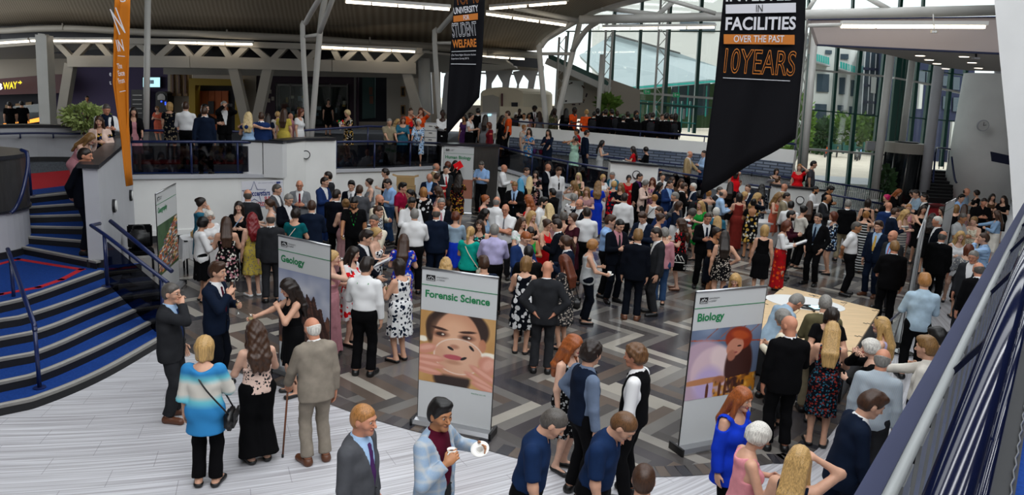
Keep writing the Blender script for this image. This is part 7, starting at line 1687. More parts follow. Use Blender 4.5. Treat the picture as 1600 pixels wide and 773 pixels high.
# ---- the guests
# u v (top of head in the picture) height facing(0 = to the camera, 90 = to the right) outfit top bottom hair skin arms(left right) | options | label
FLOOR_FOLK = '''
267 443 1.78 70 S char char cG f pm|tie=blue shirt=ltblue gl=1 R=cup hp=2 shoe=brownl hy=-10|man in charcoal suit and glasses sipping a drink beside the blue stairs
320 526 1.66 165 B3t om:turq,offwhite,aqua black By f dc|loose=1 hem=-.28 slack=.03 bag=black hp=12|blond woman in a turquoise and white banded tunic with black bag
398 502 1.67 195 B1t sf:pinkcream,char black wm p cC|flare=.05 L=glass hp=10 hem=-.04 shoe=black|brown-haired woman in a pink spotted top and wide black trousers
340 411 1.80 62 S navy dnavy qm f ct|tie=burg L=glass R=tube hp=5|young man in dark suit and burgundy tie holding a dark tube to his chin
447 438 1.67 285 D1k black black wd f tf|hp=18 R=glass skirt=.17 hy=5|woman in a short black dress with curly dark hair beside the geology banner
486 496 1.72 200 S beige beige bw r kd|lean=6 L=cane hp=10 shoe=brownl hy=12|elderly bald man in a beige suit leaning on a walking stick
570 634 1.77 62 S grey grey cs r dd|tie=purple shirt=ltblue hp=6 hy=-6|man in grey suit with cropped sandy hair, cut off by the bottom edge
689 627 1.78 58 S tw:ltdenim,ltgrey char qk t JT|shirt=burg open=1 R=cup L=saucer hy=-18  hp=4|young man in a pale blue checked blazer holding a cup and saucer
880 646 1.78 82 H midnavy black cG f dw|hp=34 lean=10 tuck=1|man in navy shirt with head bowed, left one of a pair at the bottom edge
990 654 1.78 72 H midnavy black cn f dw|hp=38 lean=12 tuck=1|man in navy shirt with head bowed, right one of a pair at the bottom edge
1008 726 1.70 180 T char black cm f dd|hp=10|person with short brown hair showing only a head at the bottom edge
1163 607 1.67 55 B4t royal black lr f dd|loose=1 hem=-.24 cold=1 hp=8|auburn-haired woman in a royal blue cold-shoulder tunic beside the biology banner
1193 664 1.64 110 B1t pink black fw f cc|R=phone hp=20|silver-haired woman in a sleeveless pink top looking at her phone
1252 698 1.66 170 B1t navy black ly f du|hp=5|woman with long straight blond hair seen from behind at the bottom edge
1374 615 1.80 110 S navy navy qm f dw|walk=.8 lean=8 hp=22|man in navy suit striding past near the bottom right rail
1448 527 1.80 255 L offwhite black qo f df|roll=0 hp=10|fair-haired man in a white shirt close to the near balustrade
1464 513 1.76 245 L cream black qk f dc|hp=15|dark-haired man in a cream shirt behind the fair man in white
1382 545 1.74 175 L st:ltgrey,bluegrey char bg r dd|tuck=0 hp=14|balding man in a grey striped shirt seen from behind
1360 530 1.62 275 B4t black black fw p cm|hp=10 hem=-.2|white-haired woman in a black jacket resting chin on hand
1379 496 1.66 265 B1t lilac ltgrey ly p cc|gl=top hp=2|smiling blond woman in lilac with sunglasses on her head
1446 428 1.78 195 L powder black qs f cc|tuck=0 hp=10|man in a light blue jumper and black trousers beside the chrome post
1234 493 1.78 200 S black black nk r dc|gl=1 hy=30 hp=10 shirt=white|bald man in black suit and glasses behind the biology banner
1222 484 1.66 250 B4t cream char fg f cc|gl=1 hp=15 hem=-.15|grey-haired woman with glasses in cream at the plywood table
1254 463 1.76 125 L bluegrey char cg r cc|lean=26 hp=35 tuck=0|man in a blue-grey shirt bending over the plywood table
1291 461 1.75 185 S olive khaki cg f cc|hp=18 shirt=cream|grey-haired man in an olive jacket at the plywood table
1303 486 1.64 15 B2t black black Bd f cc|hp=35 hem=-.15|woman with a dark brown bob looking down in black at the plywood table
1302 503 1.68 185 D1k sf:dnavy,brick,petrol black ly f cC|hp=22 skirt=.18|woman with long blond hair in a dark floral dress at the plywood table
899 526 1.66 60 D1k sf:black,ltgrey black wr p dd|hp=10|woman with long ginger hair behind the young man in a navy waistcoat
928 535 1.78 120 V navy black yd f hd|shirt=steelb bow=1 hp=10 hy=10|young man in a navy waistcoat and grey-blue shirt
992 539 1.77 255 V black black yn r dd|shirt=white bow=1 hp=8|waiter with wavy brown hair in a black waistcoat and white shirt
575 403 1.80 165 L white black qd f cd|lan=green hp=14 hy=-20|man in a white shirt and black trousers with a green lanyard
622 405 1.66 225 D1k fl:white,navy,navy black Bd f cc|hp=12 girth=1.15 L=glass|dark-haired woman in a white dress with navy flowers
553 386 1.68 60 D2k bf:white,scarlet,scarlet black ld p cc|gl=1 hp=6 skirt=.19|woman with dark red hair and glasses in a red and white dress
521 392 1.66 80 D1m rose rose uy p cm|R=glass hp=5|blond woman in a long dusty pink gown behind the geology banner
575 361 1.78 70 S dnavy dnavy qd f cs|L=papers hp=18|man in dark suit holding a sheaf of white papers
590 356 1.66 72 D0k fl:white,navy,black black uy p cc|hp=6|blond woman in an off-shoulder navy and white dress
584 336 1.78 335 L cream char cG r xX|hp=8|man in a cream shirt with short grey hair facing the camera
593 322 1.77 60 H ck:white,navy denim cm f dd|hp=15|man in a blue checked short-sleeved shirt
594 304 1.80 60 V black black nk r cd|shirt=cream beard=1 hp=10|bald bearded man in a black waistcoat over a cream shirt
553 310 1.80 358 T black black ck t dk|lan=green beard=1 hp=30 girth=1.1 R=glass|bearded man in a black t-shirt with a green lanyard
527 296 1.84 150 S dnavy black cd f cd|hp=10 hy=-15|tall man in a black suit left of the man with the green lanyard
508 277 1.80 55 S blue blue cd f cc|hp=8 shirt=white R=glass|man in a bright navy suit holding a glass to his chest
512 268 1.84 265 S char char cd f dd|hp=5|tall dark-haired man behind the man in the bright navy suit
549 283 1.76 350 S dnavy dnavy qk f cd|tie=mgrey hp=8|young dark-haired man in black suit and silver tie facing the camera
562 289 1.80 170 S grey grey cm f cc|hp=8|man in grey suit seen from behind under the gallery rail
576 279 1.68 285 D1k mgrey mgrey ud p cd|hp=5|woman with a dark bun in a grey dress below the gallery rail
601 264 1.74 280 T black black yd f cd|hp=10|person with a mop of curly dark hair in black below the gallery rail
603 280 1.80 300 L sky denim cd f cc|hp=28 roll=1|man in a light blue shirt and jeans looking down
540 311 1.66 185 D1m dusty dusty uo p cc|hp=10|fair-haired woman in a long dusty pink dress, mostly hidden
487 313 1.80 180 S navy navy cm f cc|hp=10|man in navy suit seen from behind, nearest above the geology banner
462 326 1.64 165 B2k dteal black fd f cc|bag=offwhite hp=8|woman in a teal top with a thin white bag strap
468 282 1.78 358 S mgrey grey nk r cc|tie=darkred gl=1 hp=10|bald man in grey suit with red tie and glasses facing the camera
453 304 1.78 35 S dnavy dnavy cg f cc|hp=22|grey-haired man in a dark navy suit looking down
434 288 1.80 65 S grey grey cG f cc|hp=10|grey-haired man in a grey suit below the soccer banner
419 311 1.66 265 B2k white black pm p cc|gl=top hp=10|woman in a white top with sunglasses on her ponytailed hair
423 332 1.76 180 S char char bG f dd|hp=8|man in a charcoal suit seen from behind beside the yellow dress
387 296 1.82 180 S char char bG r cc|hp=8|tall man in charcoal suit under the soccer banner
373 315 1.68 352 B2t black black ld p cc|hp=2 neck=.33 bag=ltdenim|laughing woman with long dark hair in a low-cut black top
394 333 1.67 200 D1k sf:yellow,khaki black wR p df|skirt=.22 hp=5 shoe=white hy=-25|woman with long bright red hair in a yellow summer dress
353 339 1.68 180 D0k fl:black,rose,offwhite black lm f cc|skirt=.22 hp=8|woman in a black off-shoulder dress with pink flowers
327 330 1.60 15 B4k white white fw p cc|gl=1 hp=12|white-haired lady in a white cardigan and glasses
318 340 1.64 105 D1k black black fk f cc|cardi=white csl=3 chem=-.42 hp=8|woman with short black hair in a black and white dress
315 309 1.70 88 D2k petrol black ud f dm|hp=5|woman with a dark bun in a dark teal dress against the white wall
630 286 1.76 65 H magenta black qk f cd|hp=10 tuck=1|dark-haired man in a magenta shirt and black trousers
639 296 1.66 295 B1t dgreen black pk f cc|hp=18|dark-haired woman in a dark green top
644 310 1.78 15 L white black qk t cc|beard=1 hp=24|bearded dark-haired man in a white shirt looking down
648 326 1.80 183 L white black cg f CC|hp=8 girth=1.12|grey-haired man in a white shirt seen from behind with elbows out
662 293 1.66 180 B3k bf:black,white,white black Bs f cc|hp=8 girth=1.1|woman with a fair bob in a black and white leaf pattern top
683 291 1.66 265 D1k dusty black wm f cc|hp=10|woman with long wavy brown hair facing left
671 272 1.76 355 S navy navy nk r cc|shirt=sky hp=28|bald man in navy jacket over a blue shirt looking down
684 271 1.66 70 B4k navy black fm f cc|gl=1 hp=8|woman with short brown hair and glasses in navy
682 255 1.78 88 S tan khaki bg r cd|hp=5|man in a tan jacket by the human biology banner
697 259 1.80 18 S char char ck f dd|tie=red hp=4|young man in charcoal suit and red tie by the human biology banner
712 251 1.84 30 D4k black black ld f cm|R=folder hp=5|woman in black holding a bright red folder
700 253 1.82 175 D4k black black ya p dd||person with big auburn curls seen from behind by the human biology banner
731 252 1.76 320 D2k sf:ltgrey,mgrey black fG f cm|hp=18 L=clutch skirt=.17|short-haired woman in a pale grey patterned dress eating
718 273 1.67 165 D4k fl:black,mustard,brick black wd f df|skirt=.19 hp=8 bag=brown|woman with long dark hair in a black dress with rust flowers
751 253 1.86 335 H sky black cG f cc|hp=32 R=phone girth=1.05 tuck=1|man in a light blue short-sleeved shirt checking his phone
788 257 1.79 82 L white black nk r cc|hp=2 girth=1.1 R=glass|bald man in a white shirt with a black jacket over his shoulder
760 305 1.67 75 D1k scarlet black ur p cc|hp=8|woman with ginger hair pinned up in a red top
777 307 1.76 160 L white char bg r cd|hp=8|balding man in a white shirt with a dark shoulder strap
759 327 1.66 62 B2k ltdenim black wk f cc|hp=8|woman with long curly black hair in pale denim
690 310 1.78 8 S dnavy dnavy cg r cc|tie=rose hp=10 girth=1.05|grey-haired man in navy suit with a pink tie
682 324 1.78 182 S navy navy bG r dd|hp=8|balding man in navy suit with his back turned, beside the pale blue jacket
712 331 1.66 183 B4k bluegrey royal fa f cc|hp=8 hem=-.16 girth=1.05|woman with short auburn hair in a pale blue jacket and bright blue skirt
736 354 1.66 160 B2t teal black py f cc|hp=8 bag=cream girth=1.1|woman with a blond ponytail in a bright teal top
750 344 1.62 345 B1t fl:char,ltgrey,teal black lm f cc|gl=top hp=5|smiling woman in a floral top with sunglasses on her head
773 350 1.79 180 L lilac black cg f CC|hp=8 girth=1.08|grey-haired man in a lilac-white shirt seen from behind
790 319 1.76 345 H white char nk r xX|tie=mgrey gl=1 hp=8 girth=1.1|bald man in white short sleeves with arms crossed
631 366 1.68 175 D2m fl:royal,coral,offwhite black lm f cc|hp=12 skirt=.2|woman with long brown hair in a bright blue floral dress
697 403 1.58 180 B2t cream denim wy f dd|hp=8|head of curly blond hair just above the forensic science banner
756 401 1.66 195 T navy denim qm f dd|hp=8|brown-haired head just above the right corner of the forensic science banner
804 285 1.79 352 S black dnavy co r cc|tie=navy shirt=ltblue hp=30|fair-haired man in a black blazer and striped tie looking down
825 305 1.66 260 D0k scarlet black wr p cc|hp=8|woman with long wavy orange hair in a red dress
813 279 1.66 195 B2k black black lT p cc|hp=8|woman with long blue-green hair
824 262 1.79 60 L bluegrey char cm f cc|hp=14|man in a pale blue shirt near the ramp railing
828 276 1.66 175 B2k fl:black,offwhite black lY f cc|hp=8|woman with long platinum hair in a black and white top
837 267 1.66 352 D2k fl:black,rose black ld p cc|hp=8|woman with a dark fringe in a black dress with pink flowers
857 256 1.78 62 S dnavy dnavy nk r cc|shirt=white hp=5|bald man in a dark jacket by the ramp railing
874 262 1.86 28 L white mgrey qm f dd|tie=black hp=14|tall young man in a white shirt and black tie
863 295 1.62 235 L black black qk t cc|hp=12|dark-haired boy in black in front of the tall young man
896 283 1.66 290 D1k white white wo p cm|hp=8 R=glass|woman with long fair hair in white raising a glass
904 270 1.67 345 D1k ogreen black lY p cc|hp=10|woman with very long blond hair in an olive green dress
917 293 1.67 352 D2k dusty black lo p cc|hp=12|blond woman in a dusty pink top
897 303 1.64 180 B2k fl:white,char black fg f cc|hp=8|grey-haired woman in black and white seen from behind
905 311 1.76 320 S dnavy dnavy bG r cc|hp=10 gl=1|bald man with glasses in a dark suit facing left
935 283 1.70 178 D2m royal royal wo p cc|hp=10 skirt=.23|blond woman in a long royal blue gown seen from behind
943 273 1.66 35 B2k white white fy p cc|hp=8|blond woman with a fringe in white
850 309 1.76 72 L white black qk f cc|gl=1 beard=1 hp=8|bearded man with dark hair and glasses in a white shirt
858 318 1.66 205 B4k cream cream lY p dd|hp=8|woman with straight platinum hair in cream
832 330 1.68 45 D0k black black ly p cc|hp=5|blond woman in a black off-shoulder dress looking right
816 340 1.66 40 B2k fl:white,mint white lm f cc|hp=2|brown-haired woman in a white flowered top
825 364 1.78 40 S blue navy cr p cc|hp=30|ginger man in a navy suit looking down
830 357 1.66 10 B1k green black ud t cc|hp=25|dark-haired woman in a green halter top
826 384 1.70 190 T black black ck f cc|hp=18|dark-haired person in black in front of the ginger man
857 343 1.66 62 D1k scarlet black um f cc|gl=1 hp=8|woman with glasses in a red dress beside a man in navy
869 342 1.79 265 S dnavy dnavy cd f cc|gl=1 hp=10|man in dark suit and glasses facing the woman in red
868 335 1.64 185 D1k dusty black ud f cc|hp=8|woman with dark pinned hair behind the pair in red and navy
881 332 1.62 180 D0k black black fG f cc|hp=8|short grey-haired woman with bare shoulders seen from behind
895 333 1.68 300 D2k maroon maroon um p cc|hp=2|woman with pinned brown hair in a maroon dress
917 324 1.80 195 L white black cd f cc|hp=8|young man in a white shirt with cropped dark hair seen from behind
882 368 1.78 262 S navy navy pm f cc|beard=1 hp=12|man with swept-back hair and beard in navy suit
928 375 1.64 100 B1t ltgrey dnavy fs f cC|R=cup hp=10 girth=1.08|woman in a pale grey sleeveless top carrying a cup and saucer
823 401 1.66 172 D1k bf:dnavy,white,white black Bo f cc|hp=16 skirt=.2|fair-haired woman in a navy dress with white blossom print
856 408 1.79 180 S char char nk r HH|hp=22 hair=0|bald man in a grey suit with hands on hips seen from behind
880 398 1.66 235 D2k sf:char,fawn black la f cc|bag=black hp=18|auburn-haired woman in a lace dress with a black shoulder bag
960 283 1.66 170 D1k bf:navy,scarlet,scarlet black fy f cc|hp=8 girth=1.05|woman with short blond hair in a navy and red patterned dress
970 286 1.66 335 B2k dnavy black lo f cc|hp=8|fair-haired woman in dark clothes beside the navy and red dress
956 269 1.74 320 S petrol grey cg r cc|gl=sun hp=20|grey-haired man in sunglasses by the ramp railing
983 274 1.64 10 D2k red darkred fk f cC|R=cup hp=8|woman in a red top with a dark bob holding a cup and saucer
1001 271 1.82 60 S black black cd f dd|shirt=purple hp=10|man in a black suit beside the woman in red
1011 282 1.66 62 B4t black char fg f cc|cardi=pinkcream chem=-.30 hp=22|grey-haired woman in a long pale pink cardigan
1020 278 1.66 352 D1k fl:rose,purple black wa p cc|hp=8|woman with curly auburn hair in a pink print dress
1030 264 1.78 70 L white black cd f cc|hp=5|man in a white shirt at the near end of the ramp railing
1036 271 1.74 15 H white black ck f dd|hp=2|young man in a white t-shirt facing the camera by the ramp
1033 285 1.66 75 D4k navy black lk f cc|hp=10|woman with long black hair in navy
1048 282 1.78 45 S blue blue cd f cc|shirt=sky hp=10|man in a blue suit over a pale blue shirt
1054 300 1.78 272 S grey grey cg f cs|lean=8 hp=8|man in a grey suit leaning forward to the left
1051 277 1.66 60 D1k fawn black lm f cc|hp=8|woman with long brown hair right of the man in the blue suit
1065 280 1.66 10 D2k brown black wm f cc|hp=8|woman with wavy brown hair between the men in suits by the ramp
1055 271 1.66 300 D2k black black ld f cc|hp=8|woman with dark hair at the back by the ramp railing
1071 286 1.78 110 S black black cm f cc|hp=14|man in a black suit turned to the white-haired man
1083 286 1.74 290 S navy navy cw f cc|hp=8|white-haired man in navy facing the man in black
976 302 1.80 182 L white black cd f dd|hp=8 girth=1.05|man in a white shirt and black trousers seen from behind, in mid-crowd
1024 304 1.66 165 B1k white black us f cc|bag=black hp=8|fair woman in a white sleeveless top with a crossbody strap
1029 323 1.74 300 T blue denim cm f cc|hp=14|brown-haired man in a blue top behind the curly updo
1034 334 1.64 85 B4k cream cream um f cc|hp=8|woman in cream with curly brown hair pinned up
1062 315 1.64 72 B4k navy white Bm f cc|hp=8|woman with a brown bob in a navy cardigan
1094 299 1.74 185 L char char yk t cc|pack=black hp=8|dark-haired person with a black backpack near the tip of the banner
1095 314 1.66 322 D2k green green ly p cc|hp=5|blond woman in an emerald green dress
1085 327 1.64 105 D2k bf:white,navy,brick black fG f cs|lean=20 hp=14|short grey-haired woman in a multicoloured print dress bending forward
1064 342 1.66 275 D2s sf:black,scarlet black wm p cc|bag=tote skirt=.19 hp=5 shoe=brownl|woman with long brown hair carrying a black tote bag with white print
1003 333 1.79 335 S navy navy qm f cc|hp=30|young man in navy suit looking down beside the blue shirt
956 337 1.80 82 L sky black qm f cf|hp=12|tall man in a blue shirt reaching across with a cup
971 344 1.76 35 S dnavy dnavy ck f cc|shirt=rose tie=char hp=22|dark-haired man in dark suit and pink shirt looking down
998 359 1.80 180 S dnavy dnavy qo f dd|hp=6 shoe=brownl|fair-haired man in a dark navy suit seen from behind, tan shoes
1024 356 1.80 285 S char char cd f dd|gl=1 hp=16|man in charcoal suit and glasses with a white name badge
1039 356 1.66 190 B4t rose denim fg f dd|hp=8|grey-haired person in a pale pink shirt and jeans
1107 333 1.79 15 S black black cm r cc|tie=navy hp=10|brown-haired man in black suit and navy tie clasping his hands
1108 297 1.66 175 D0k st:black,offwhite black us f cm|hp=8|fair woman with bare shoulders and striped skirt near the tip of the banner
1126 292 1.76 60 S char char cG f cc|hp=8|grey-haired man behind the pale blue shirt at the banner tip
1132 296 1.78 100 L ltblue char bG f cc|tie=black hp=10|balding man in a pale blue shirt and dark tie
1142 284 1.67 180 D2k black black ld f dd|hp=8|woman with long dark hair in black seen from behind
1156 281 1.67 85 D2k navy navy ua f cc|hp=12|woman with dark auburn hair in navy
1169 288 1.79 335 S navy navy cm f cc|hp=5|short-haired man in navy suit facing the camera by the ramp foot
1165 300 1.66 62 D2k black black By f cc|hp=8|woman with a blond bob beside the brick red dress
1156 302 1.70 190 D1m brick brick Bd f cc|hp=8 skirt=.2|dark-haired woman in a long brick red dress seen from behind
1178 311 1.68 180 D2k bf:black,gold,offwhite black uk t cf|hp=8 skirt=.2 back=.30|woman with pinned black hair in a black and gold print dress
1185 302 1.66 82 D3k dnavy black wy f cm|hp=5|woman with wavy blond hair in navy
1191 288 1.67 180 D4k sf:navy,ltgrey black wk f cc|hp=8|woman with dark curly hair in a dotted navy dress
1227 287 1.78 120 S tan khaki nk r cc|hp=8|bald man in a sand jacket left of the white counter wall
1218 302 1.67 62 D1k coral coral wo p cc|R=papers hp=12 girth=1.05|blond woman in a coral dress holding a leaflet
1231 301 1.76 85 S khaki char cd f cc|hp=10|dark-haired man in a khaki jacket by the white counter wall
1237 314 1.76 175 L white black ck f cc|hp=8|dark-haired man in a white shirt with sleeves rolled, seen from behind
1238 329 1.76 82 L maroon black ck f cc|beard=1 gl=1 hp=6 tuck=0|bearded man with glasses in a maroon shirt
1258 322 1.70 125 B4t offwhite black uk f cC|R=phone hp=10 hem=-.02|dark-haired woman in a white blouse and black trousers with a phone
1231 346 1.67 85 B4m white bf:red,brick,orange Ba f cc|R=papers hp=10 skirt=.20 hem=-.02|auburn-haired woman in a white blouse and long red skirt
1196 352 1.66 182 D1k black black By f dd|skirt=.185 hp=8|woman with a blond bob in a plain black dress seen from behind
1133 361 1.68 190 D1s sf:black,fawn black ld f dh|skirt=.18 hp=8|woman with long dark hair in a short patterned dress, hand on hip
1122 356 1.66 55 D2k dnavy dnavy ud t cc|hp=8|dark-haired smiling woman in navy left of the patterned dress
1122 338 1.66 180 D2k dnavy black ly f cc|hp=8|woman with straight blond hair seen from behind beside the man in navy tie
1120 324 1.75 180 S petrol char cw f dd|hp=8|white-haired man seen from behind near the blond woman
1149 429 1.56 350 B2t navy denim ly p dd|hp=25|fair-haired girl peeping over the biology banner
1266 314 1.67 180 D4k black black lm f dd|hp=8|woman with very long brown hair seen from behind right of the white blouse
1279 333 1.80 335 S black black cd f pp|tie=navy shirt=bluegrey hp=8|man in black suit with hands in pockets behind the plywood table
1297 305 1.78 82 S char char bd t cc|hp=26|balding man in a charcoal jacket looking down
1276 291 1.76 72 L white black ck t cc|beard=1 hp=10|bearded man in a white shirt by the barrier
1301 292 1.76 62 L black black qk t cc|hp=34|dark-haired man in black looking down by the barrier
1303 331 1.66 285 D3s fl:navy,ltblue,offwhite black Ba f cc|hp=2|auburn-haired woman in a blue and white print tunic
1326 312 1.78 182 S black khaki cg f dd|hp=8|grey-haired man in a black jacket and beige trousers seen from behind
1355 330 1.67 155 D1m hs:black,ltgrey teal us f cm|hp=8 skirt=.2|fair woman in a long black and white striped dress
1357 311 1.67 185 D1k black black Bd f dd|hp=8|dark-haired woman in black behind the striped dress
1341 347 1.76 82 H white black cG t bb|tie=black hp=10 tuck=1|man in a white short-sleeved shirt and black tie, hands behind him
1374 346 1.80 335 S navy navy qm f dd|tie=gold shirt=ltblue hp=6 shoe=brownl|man in navy suit with a yellow tie
1396 360 1.80 318 S char char nk r dd|lan=orange shirt=sky hp=8|bald man in charcoal suit with an orange lanyard facing the camera
1399 376 1.80 195 S black black co r cd|lan=orange hp=6 R=glass|man in black suit with an orange lanyard seen from behind
1390 316 1.78 175 S blue blue nk r dd|hp=10|bald man in a bright navy suit seen from behind near the barrier
1402 325 1.78 110 S navy navy cm f cc|hp=12|brown-haired man in navy suit right of the bald man in navy
1385 304 1.64 285 B4k black black uP f cC|hp=8|woman with bright pink hair in black
1407 296 1.67 62 D4k black black lr f cs|lean=10 hp=20|woman with long reddish hair in black near the revolving door
1425 297 1.68 285 B4t white char fd f cc|hp=24|short-haired woman in a white jacket near the revolving door
1431 297 1.76 300 L bluegrey char cd f cc|hp=20|man in a blue-grey shirt behind the white jacket
1417 328 1.67 60 D0k hs:mgrey,offwhite black wy p cc|hp=8|blond woman in a grey striped strapless dress
1421 319 1.66 5 D1k rose black us f cc|hp=10|strawberry blond woman behind the striped strapless dress
1445 303 1.78 285 S black black cd f cc|gl=1 hp=5|man in black suit and glasses by the far columns
1444 321 1.67 15 D1k black black ld f ff|hp=10|woman with long dark hair and bare arms left of the edge-on banner
1458 334 1.66 180 D1k black black wd f dd|hp=8|woman with dark curly hair right of the edge-on banner
1465 338 1.80 285 S dnavy dnavy cw r dd|hp=6|white-haired man in a dark suit right of the edge-on banner
1475 361 1.78 165 S black black bG r dd|gl=top hp=14|bald man in black suit with sunglasses pushed up, seen from behind
1473 323 1.74 300 D4k burg black ld f cc|hp=8|woman with long dark hair in front of the pale angled banner
1495 320 1.66 182 B2k black black Bo f cc|hp=8|woman with fair hair in black right of the pale angled banner
1508 319 1.67 182 D1k dusty black lm f cs|hp=8|woman with long brown hair reaching right by the white drum
1507 334 1.78 60 H ltgrey char cG t cc|gl=1 hp=15 tuck=0|man in a grey polo shirt and glasses
1502 362 1.69 12 D4s white white wy p cc|cold=1 hp=2 skirt=.2|blond woman in a white cold-shoulder dress
1504 304 1.72 40 L sky denim qk f cc|hp=14|dark-haired boy in a bright blue shirt by the white drum
1512 294 1.78 62 L bluegrey char bd r dd|hp=8|balding man in a blue-grey shirt by the white drum
1526 297 1.66 285 D2k black black fd f cs|hp=8|woman with short dark curls in black by the white drum
1539 310 1.80 15 L black black cd r cc|hp=20|man in a black shirt in front of the white drum
1522 339 1.66 335 D1k sf:cream,khaki cream uo p cc|hp=15|fair-haired woman in a cream print dress
1558 329 1.66 270 B4k ltdenim offwhite lm f cf|hp=8|woman with long brown hair in a denim jacket
1552 303 1.67 20 D1k brown black ld f cc|hp=8|woman with long dark hair in brown by the pillar
1569 306 1.67 330 D2k black black ld f cc|hp=8|woman with dark hair in black nearest the leaning pillar
1538 364 1.78 280 L ck:sky,ltblue denim cm f mc|hp=5 tuck=0|man in a pale blue checked shirt with hand to his face
1515 382 1.64 185 B4k sf:mgrey,offwhite black Ba f cc|bag=bluegrey hp=10 girth=1.05|auburn-haired woman in a grey patterned top with a pale blue bag
1522 392 1.76 342 S char char cg r dd|gl=1 hp=12|grey-haired man in a charcoal suit and glasses facing the camera
1529 410 1.78 205 S black black bG r dd|hp=18|balding man in black suit nearest the near balustrade
'''
GALLERY_FOLK = '''
208 168 1.64 5 D1k rose black ld f rr|cardi=black csl=3 gl=sun hp=5|woman in sunglasses and a pink top leaning on the gallery rail
265 160 1.67 165 D2k fl:dnavy,khaki black By f dd|hp=5|woman with a blond bob in a dark floral dress on the gallery
290 159 1.80 172 L white black cm f cc|hp=5|man in a white shirt with his back to the gallery rail
319 165 1.78 172 S navy navy cm f Wd|hp=5|man in a navy suit with his back to the gallery rail
350 158 1.80 15 S black black cg f ee|R=camera hp=0|grey-haired man in black raising a camera on the gallery
388 174 1.66 172 D1k ltblue ltblue wY f cO|skirt=.2 hp=5|blond woman in a pale blue dress with her arm round a man on the gallery
408 174 1.76 178 S blue navy cm f Od|hp=5|man in a blue suit embraced by the blond woman on the gallery
444 170 1.68 165 D2k yellow yellow lm f dd|hp=5 skirt=.2|woman with long brown hair in a yellow dress on the gallery
471 170 1.68 62 D2k white white Ba f dd|hp=12|woman with an auburn bob in a white dress by the forked struts
542 172 1.66 300 D2k fl:black,gold,offwhite black fY f cc|R=flowers hp=12|blond woman in a dark floral dress with a bunch of flowers
609 184 1.74 20 H khaki char cg f rr|hp=12|grey-haired man in a khaki shirt leaning on the gallery rail
630 182 1.66 10 D3k petrol black Ba f rc|hp=12|woman in a petrol blue dress leaning on the gallery rail
654 186 1.62 350 D3k fl:ltblue,offwhite,navy black fw f rr|hp=10 girth=1.1|white-haired lady in a blue and white print dress at the gallery rail
'''
def make_pos(level, yaw, B, u, v, fixY=None):
 loc = B.H.pt(0, -.01, .115*B.hk)
 hz = level+loc[2]
 p = at(u, v, hz) if fixY is None else pd(u, v, fixY)
 c, s = math.cos(yaw), math.sin(yaw)
 return np.array([p[0]-(c*loc[0]-s*loc[1]), p[1]-(s*loc[0]+c*loc[1]), level])
def parse(opts):
 o = {}
 for t in opts.split():
  if '=' not in t: continue
  k, v = t.split('=')
  try: v = float(v) if '.' in v or v.lstrip('-').isdigit() else v
  except ValueError: pass
  o[k] = v
 if 'gl' in o: o['gl'] = {1.: 'clear', 1: 'clear'}.get(o['gl'], o['gl'])
 return o
TAKEN = []
RWU = [797, 900, 1000, 1100, 1180, 1242]
def person_line(line, group, level=0., n=0, fixY=None, minY=None):
 head, opts, label = line.split('|'); f = head.split(); u, v, h, face = map(float, f[:4]); outfit, top, bot, hair, skin, arms = f[4:10]; op = parse(opts)
 fem = outfit[0] in 'DB' or 'F' in op; off = {}
 if 'z' in op: level = op['z']
 if level == 1.7 and 'Y' in op: op['Y'] = max(op['Y'], float(np.interp(u, RWU, [p[1] for p in RW]))+.55)
 if 'Y' in op: fixY = op['Y']
 if fixY is None and minY is not None:
  p = at(u, v, level+h);
  if p[1] < minY: fixY = minY
 if fixY is not None:
  if 'z' not in op or op.get('fit', 1): h = min(1.92, max(1.5, pd(u, v, fixY)[2]-level))
 kw = dict(h=h, female=fem, girth=float(op.get('girth', 1.)), lean=float(op.get('lean', 0)), hy=float(op.get('hy', 0)), hp=float(op.get('hp', 8)), L=arms[0], R=arms[1], walk=float(op.get('walk', 0)), seed=n, sit=bool(op.get('sit', 0)), wide=.02 if not fem else 0.)
 for dh in ((0., .05, -.05, .10, -.10, .14) if fixY is None else (0.,)):   # step clear of a neighbour
  kw['h'] = h+dh; q = at(u, v, level+h+dh)
  if dh == .14 or all(math.hypot(q[0]-a, q[1]-c) > .40 for a, c in TAKEN): break
 h = kw['h']
 TAKEN.append((q[0], q[1]))
 B = Body(**kw)
 p = at(u, v, level+h); cd_ = math.atan2(-p[1], -p[0])      # direction towards the camera
 yaw = cd_+math.radians(face)-math.pi/2
 pos = make_pos(level, yaw, B, u, v, fixY)
 pos[2] = level
 dist = math.hypot(pos[0], pos[1]); ri = 0 if dist < 12.5 else 1 if dist < 20 else 2
 root = make_person(B, outfit, top, bot, hair[0], hair[1] if len(hair) > 1 else 'k', skin, None, op, ri)
 root.location = V3(pos); root.rotation_euler = (0, 0, yaw); tag(root, label, 'person', group)
 Mw = Matrix.Translation(V3(pos)) @ Matrix.Rotation(yaw, 4, 'Z')
 for key, sd in (('L', -1), ('R', 1)):
  if isinstance(op.get(key), str): held(op[key], B, sd, Mw, label, yaw)
 if 'bag' in op: handbag(op['bag'], B, Mw, label, yaw, n)
 if 'pack' in op: backpack(op['pack'], B, Mw, label, yaw)
 return root, B, Mw
def lathe(bm, prof, seg=18, mi=0, T=None):
 rings = []
 for r, z in prof: rings.append([bm.verts.new((T or Matrix()) @ Vector((r*math.cos(2*math.pi*j/seg), r*math.sin(2*math.pi*j/seg), z))) for j in range(seg)])
 for A_, B_ in zip(rings[:-1], rings[1:]):
  for j in range(seg):
   f = bm.faces.new((A_[j], A_[(j+1) % seg], B_[(j+1) % seg], B_[j])); f.smooth = True; f.material_index = mi
 bm.faces.new(rings[0][::-1]); bm.faces.new(rings[-1])
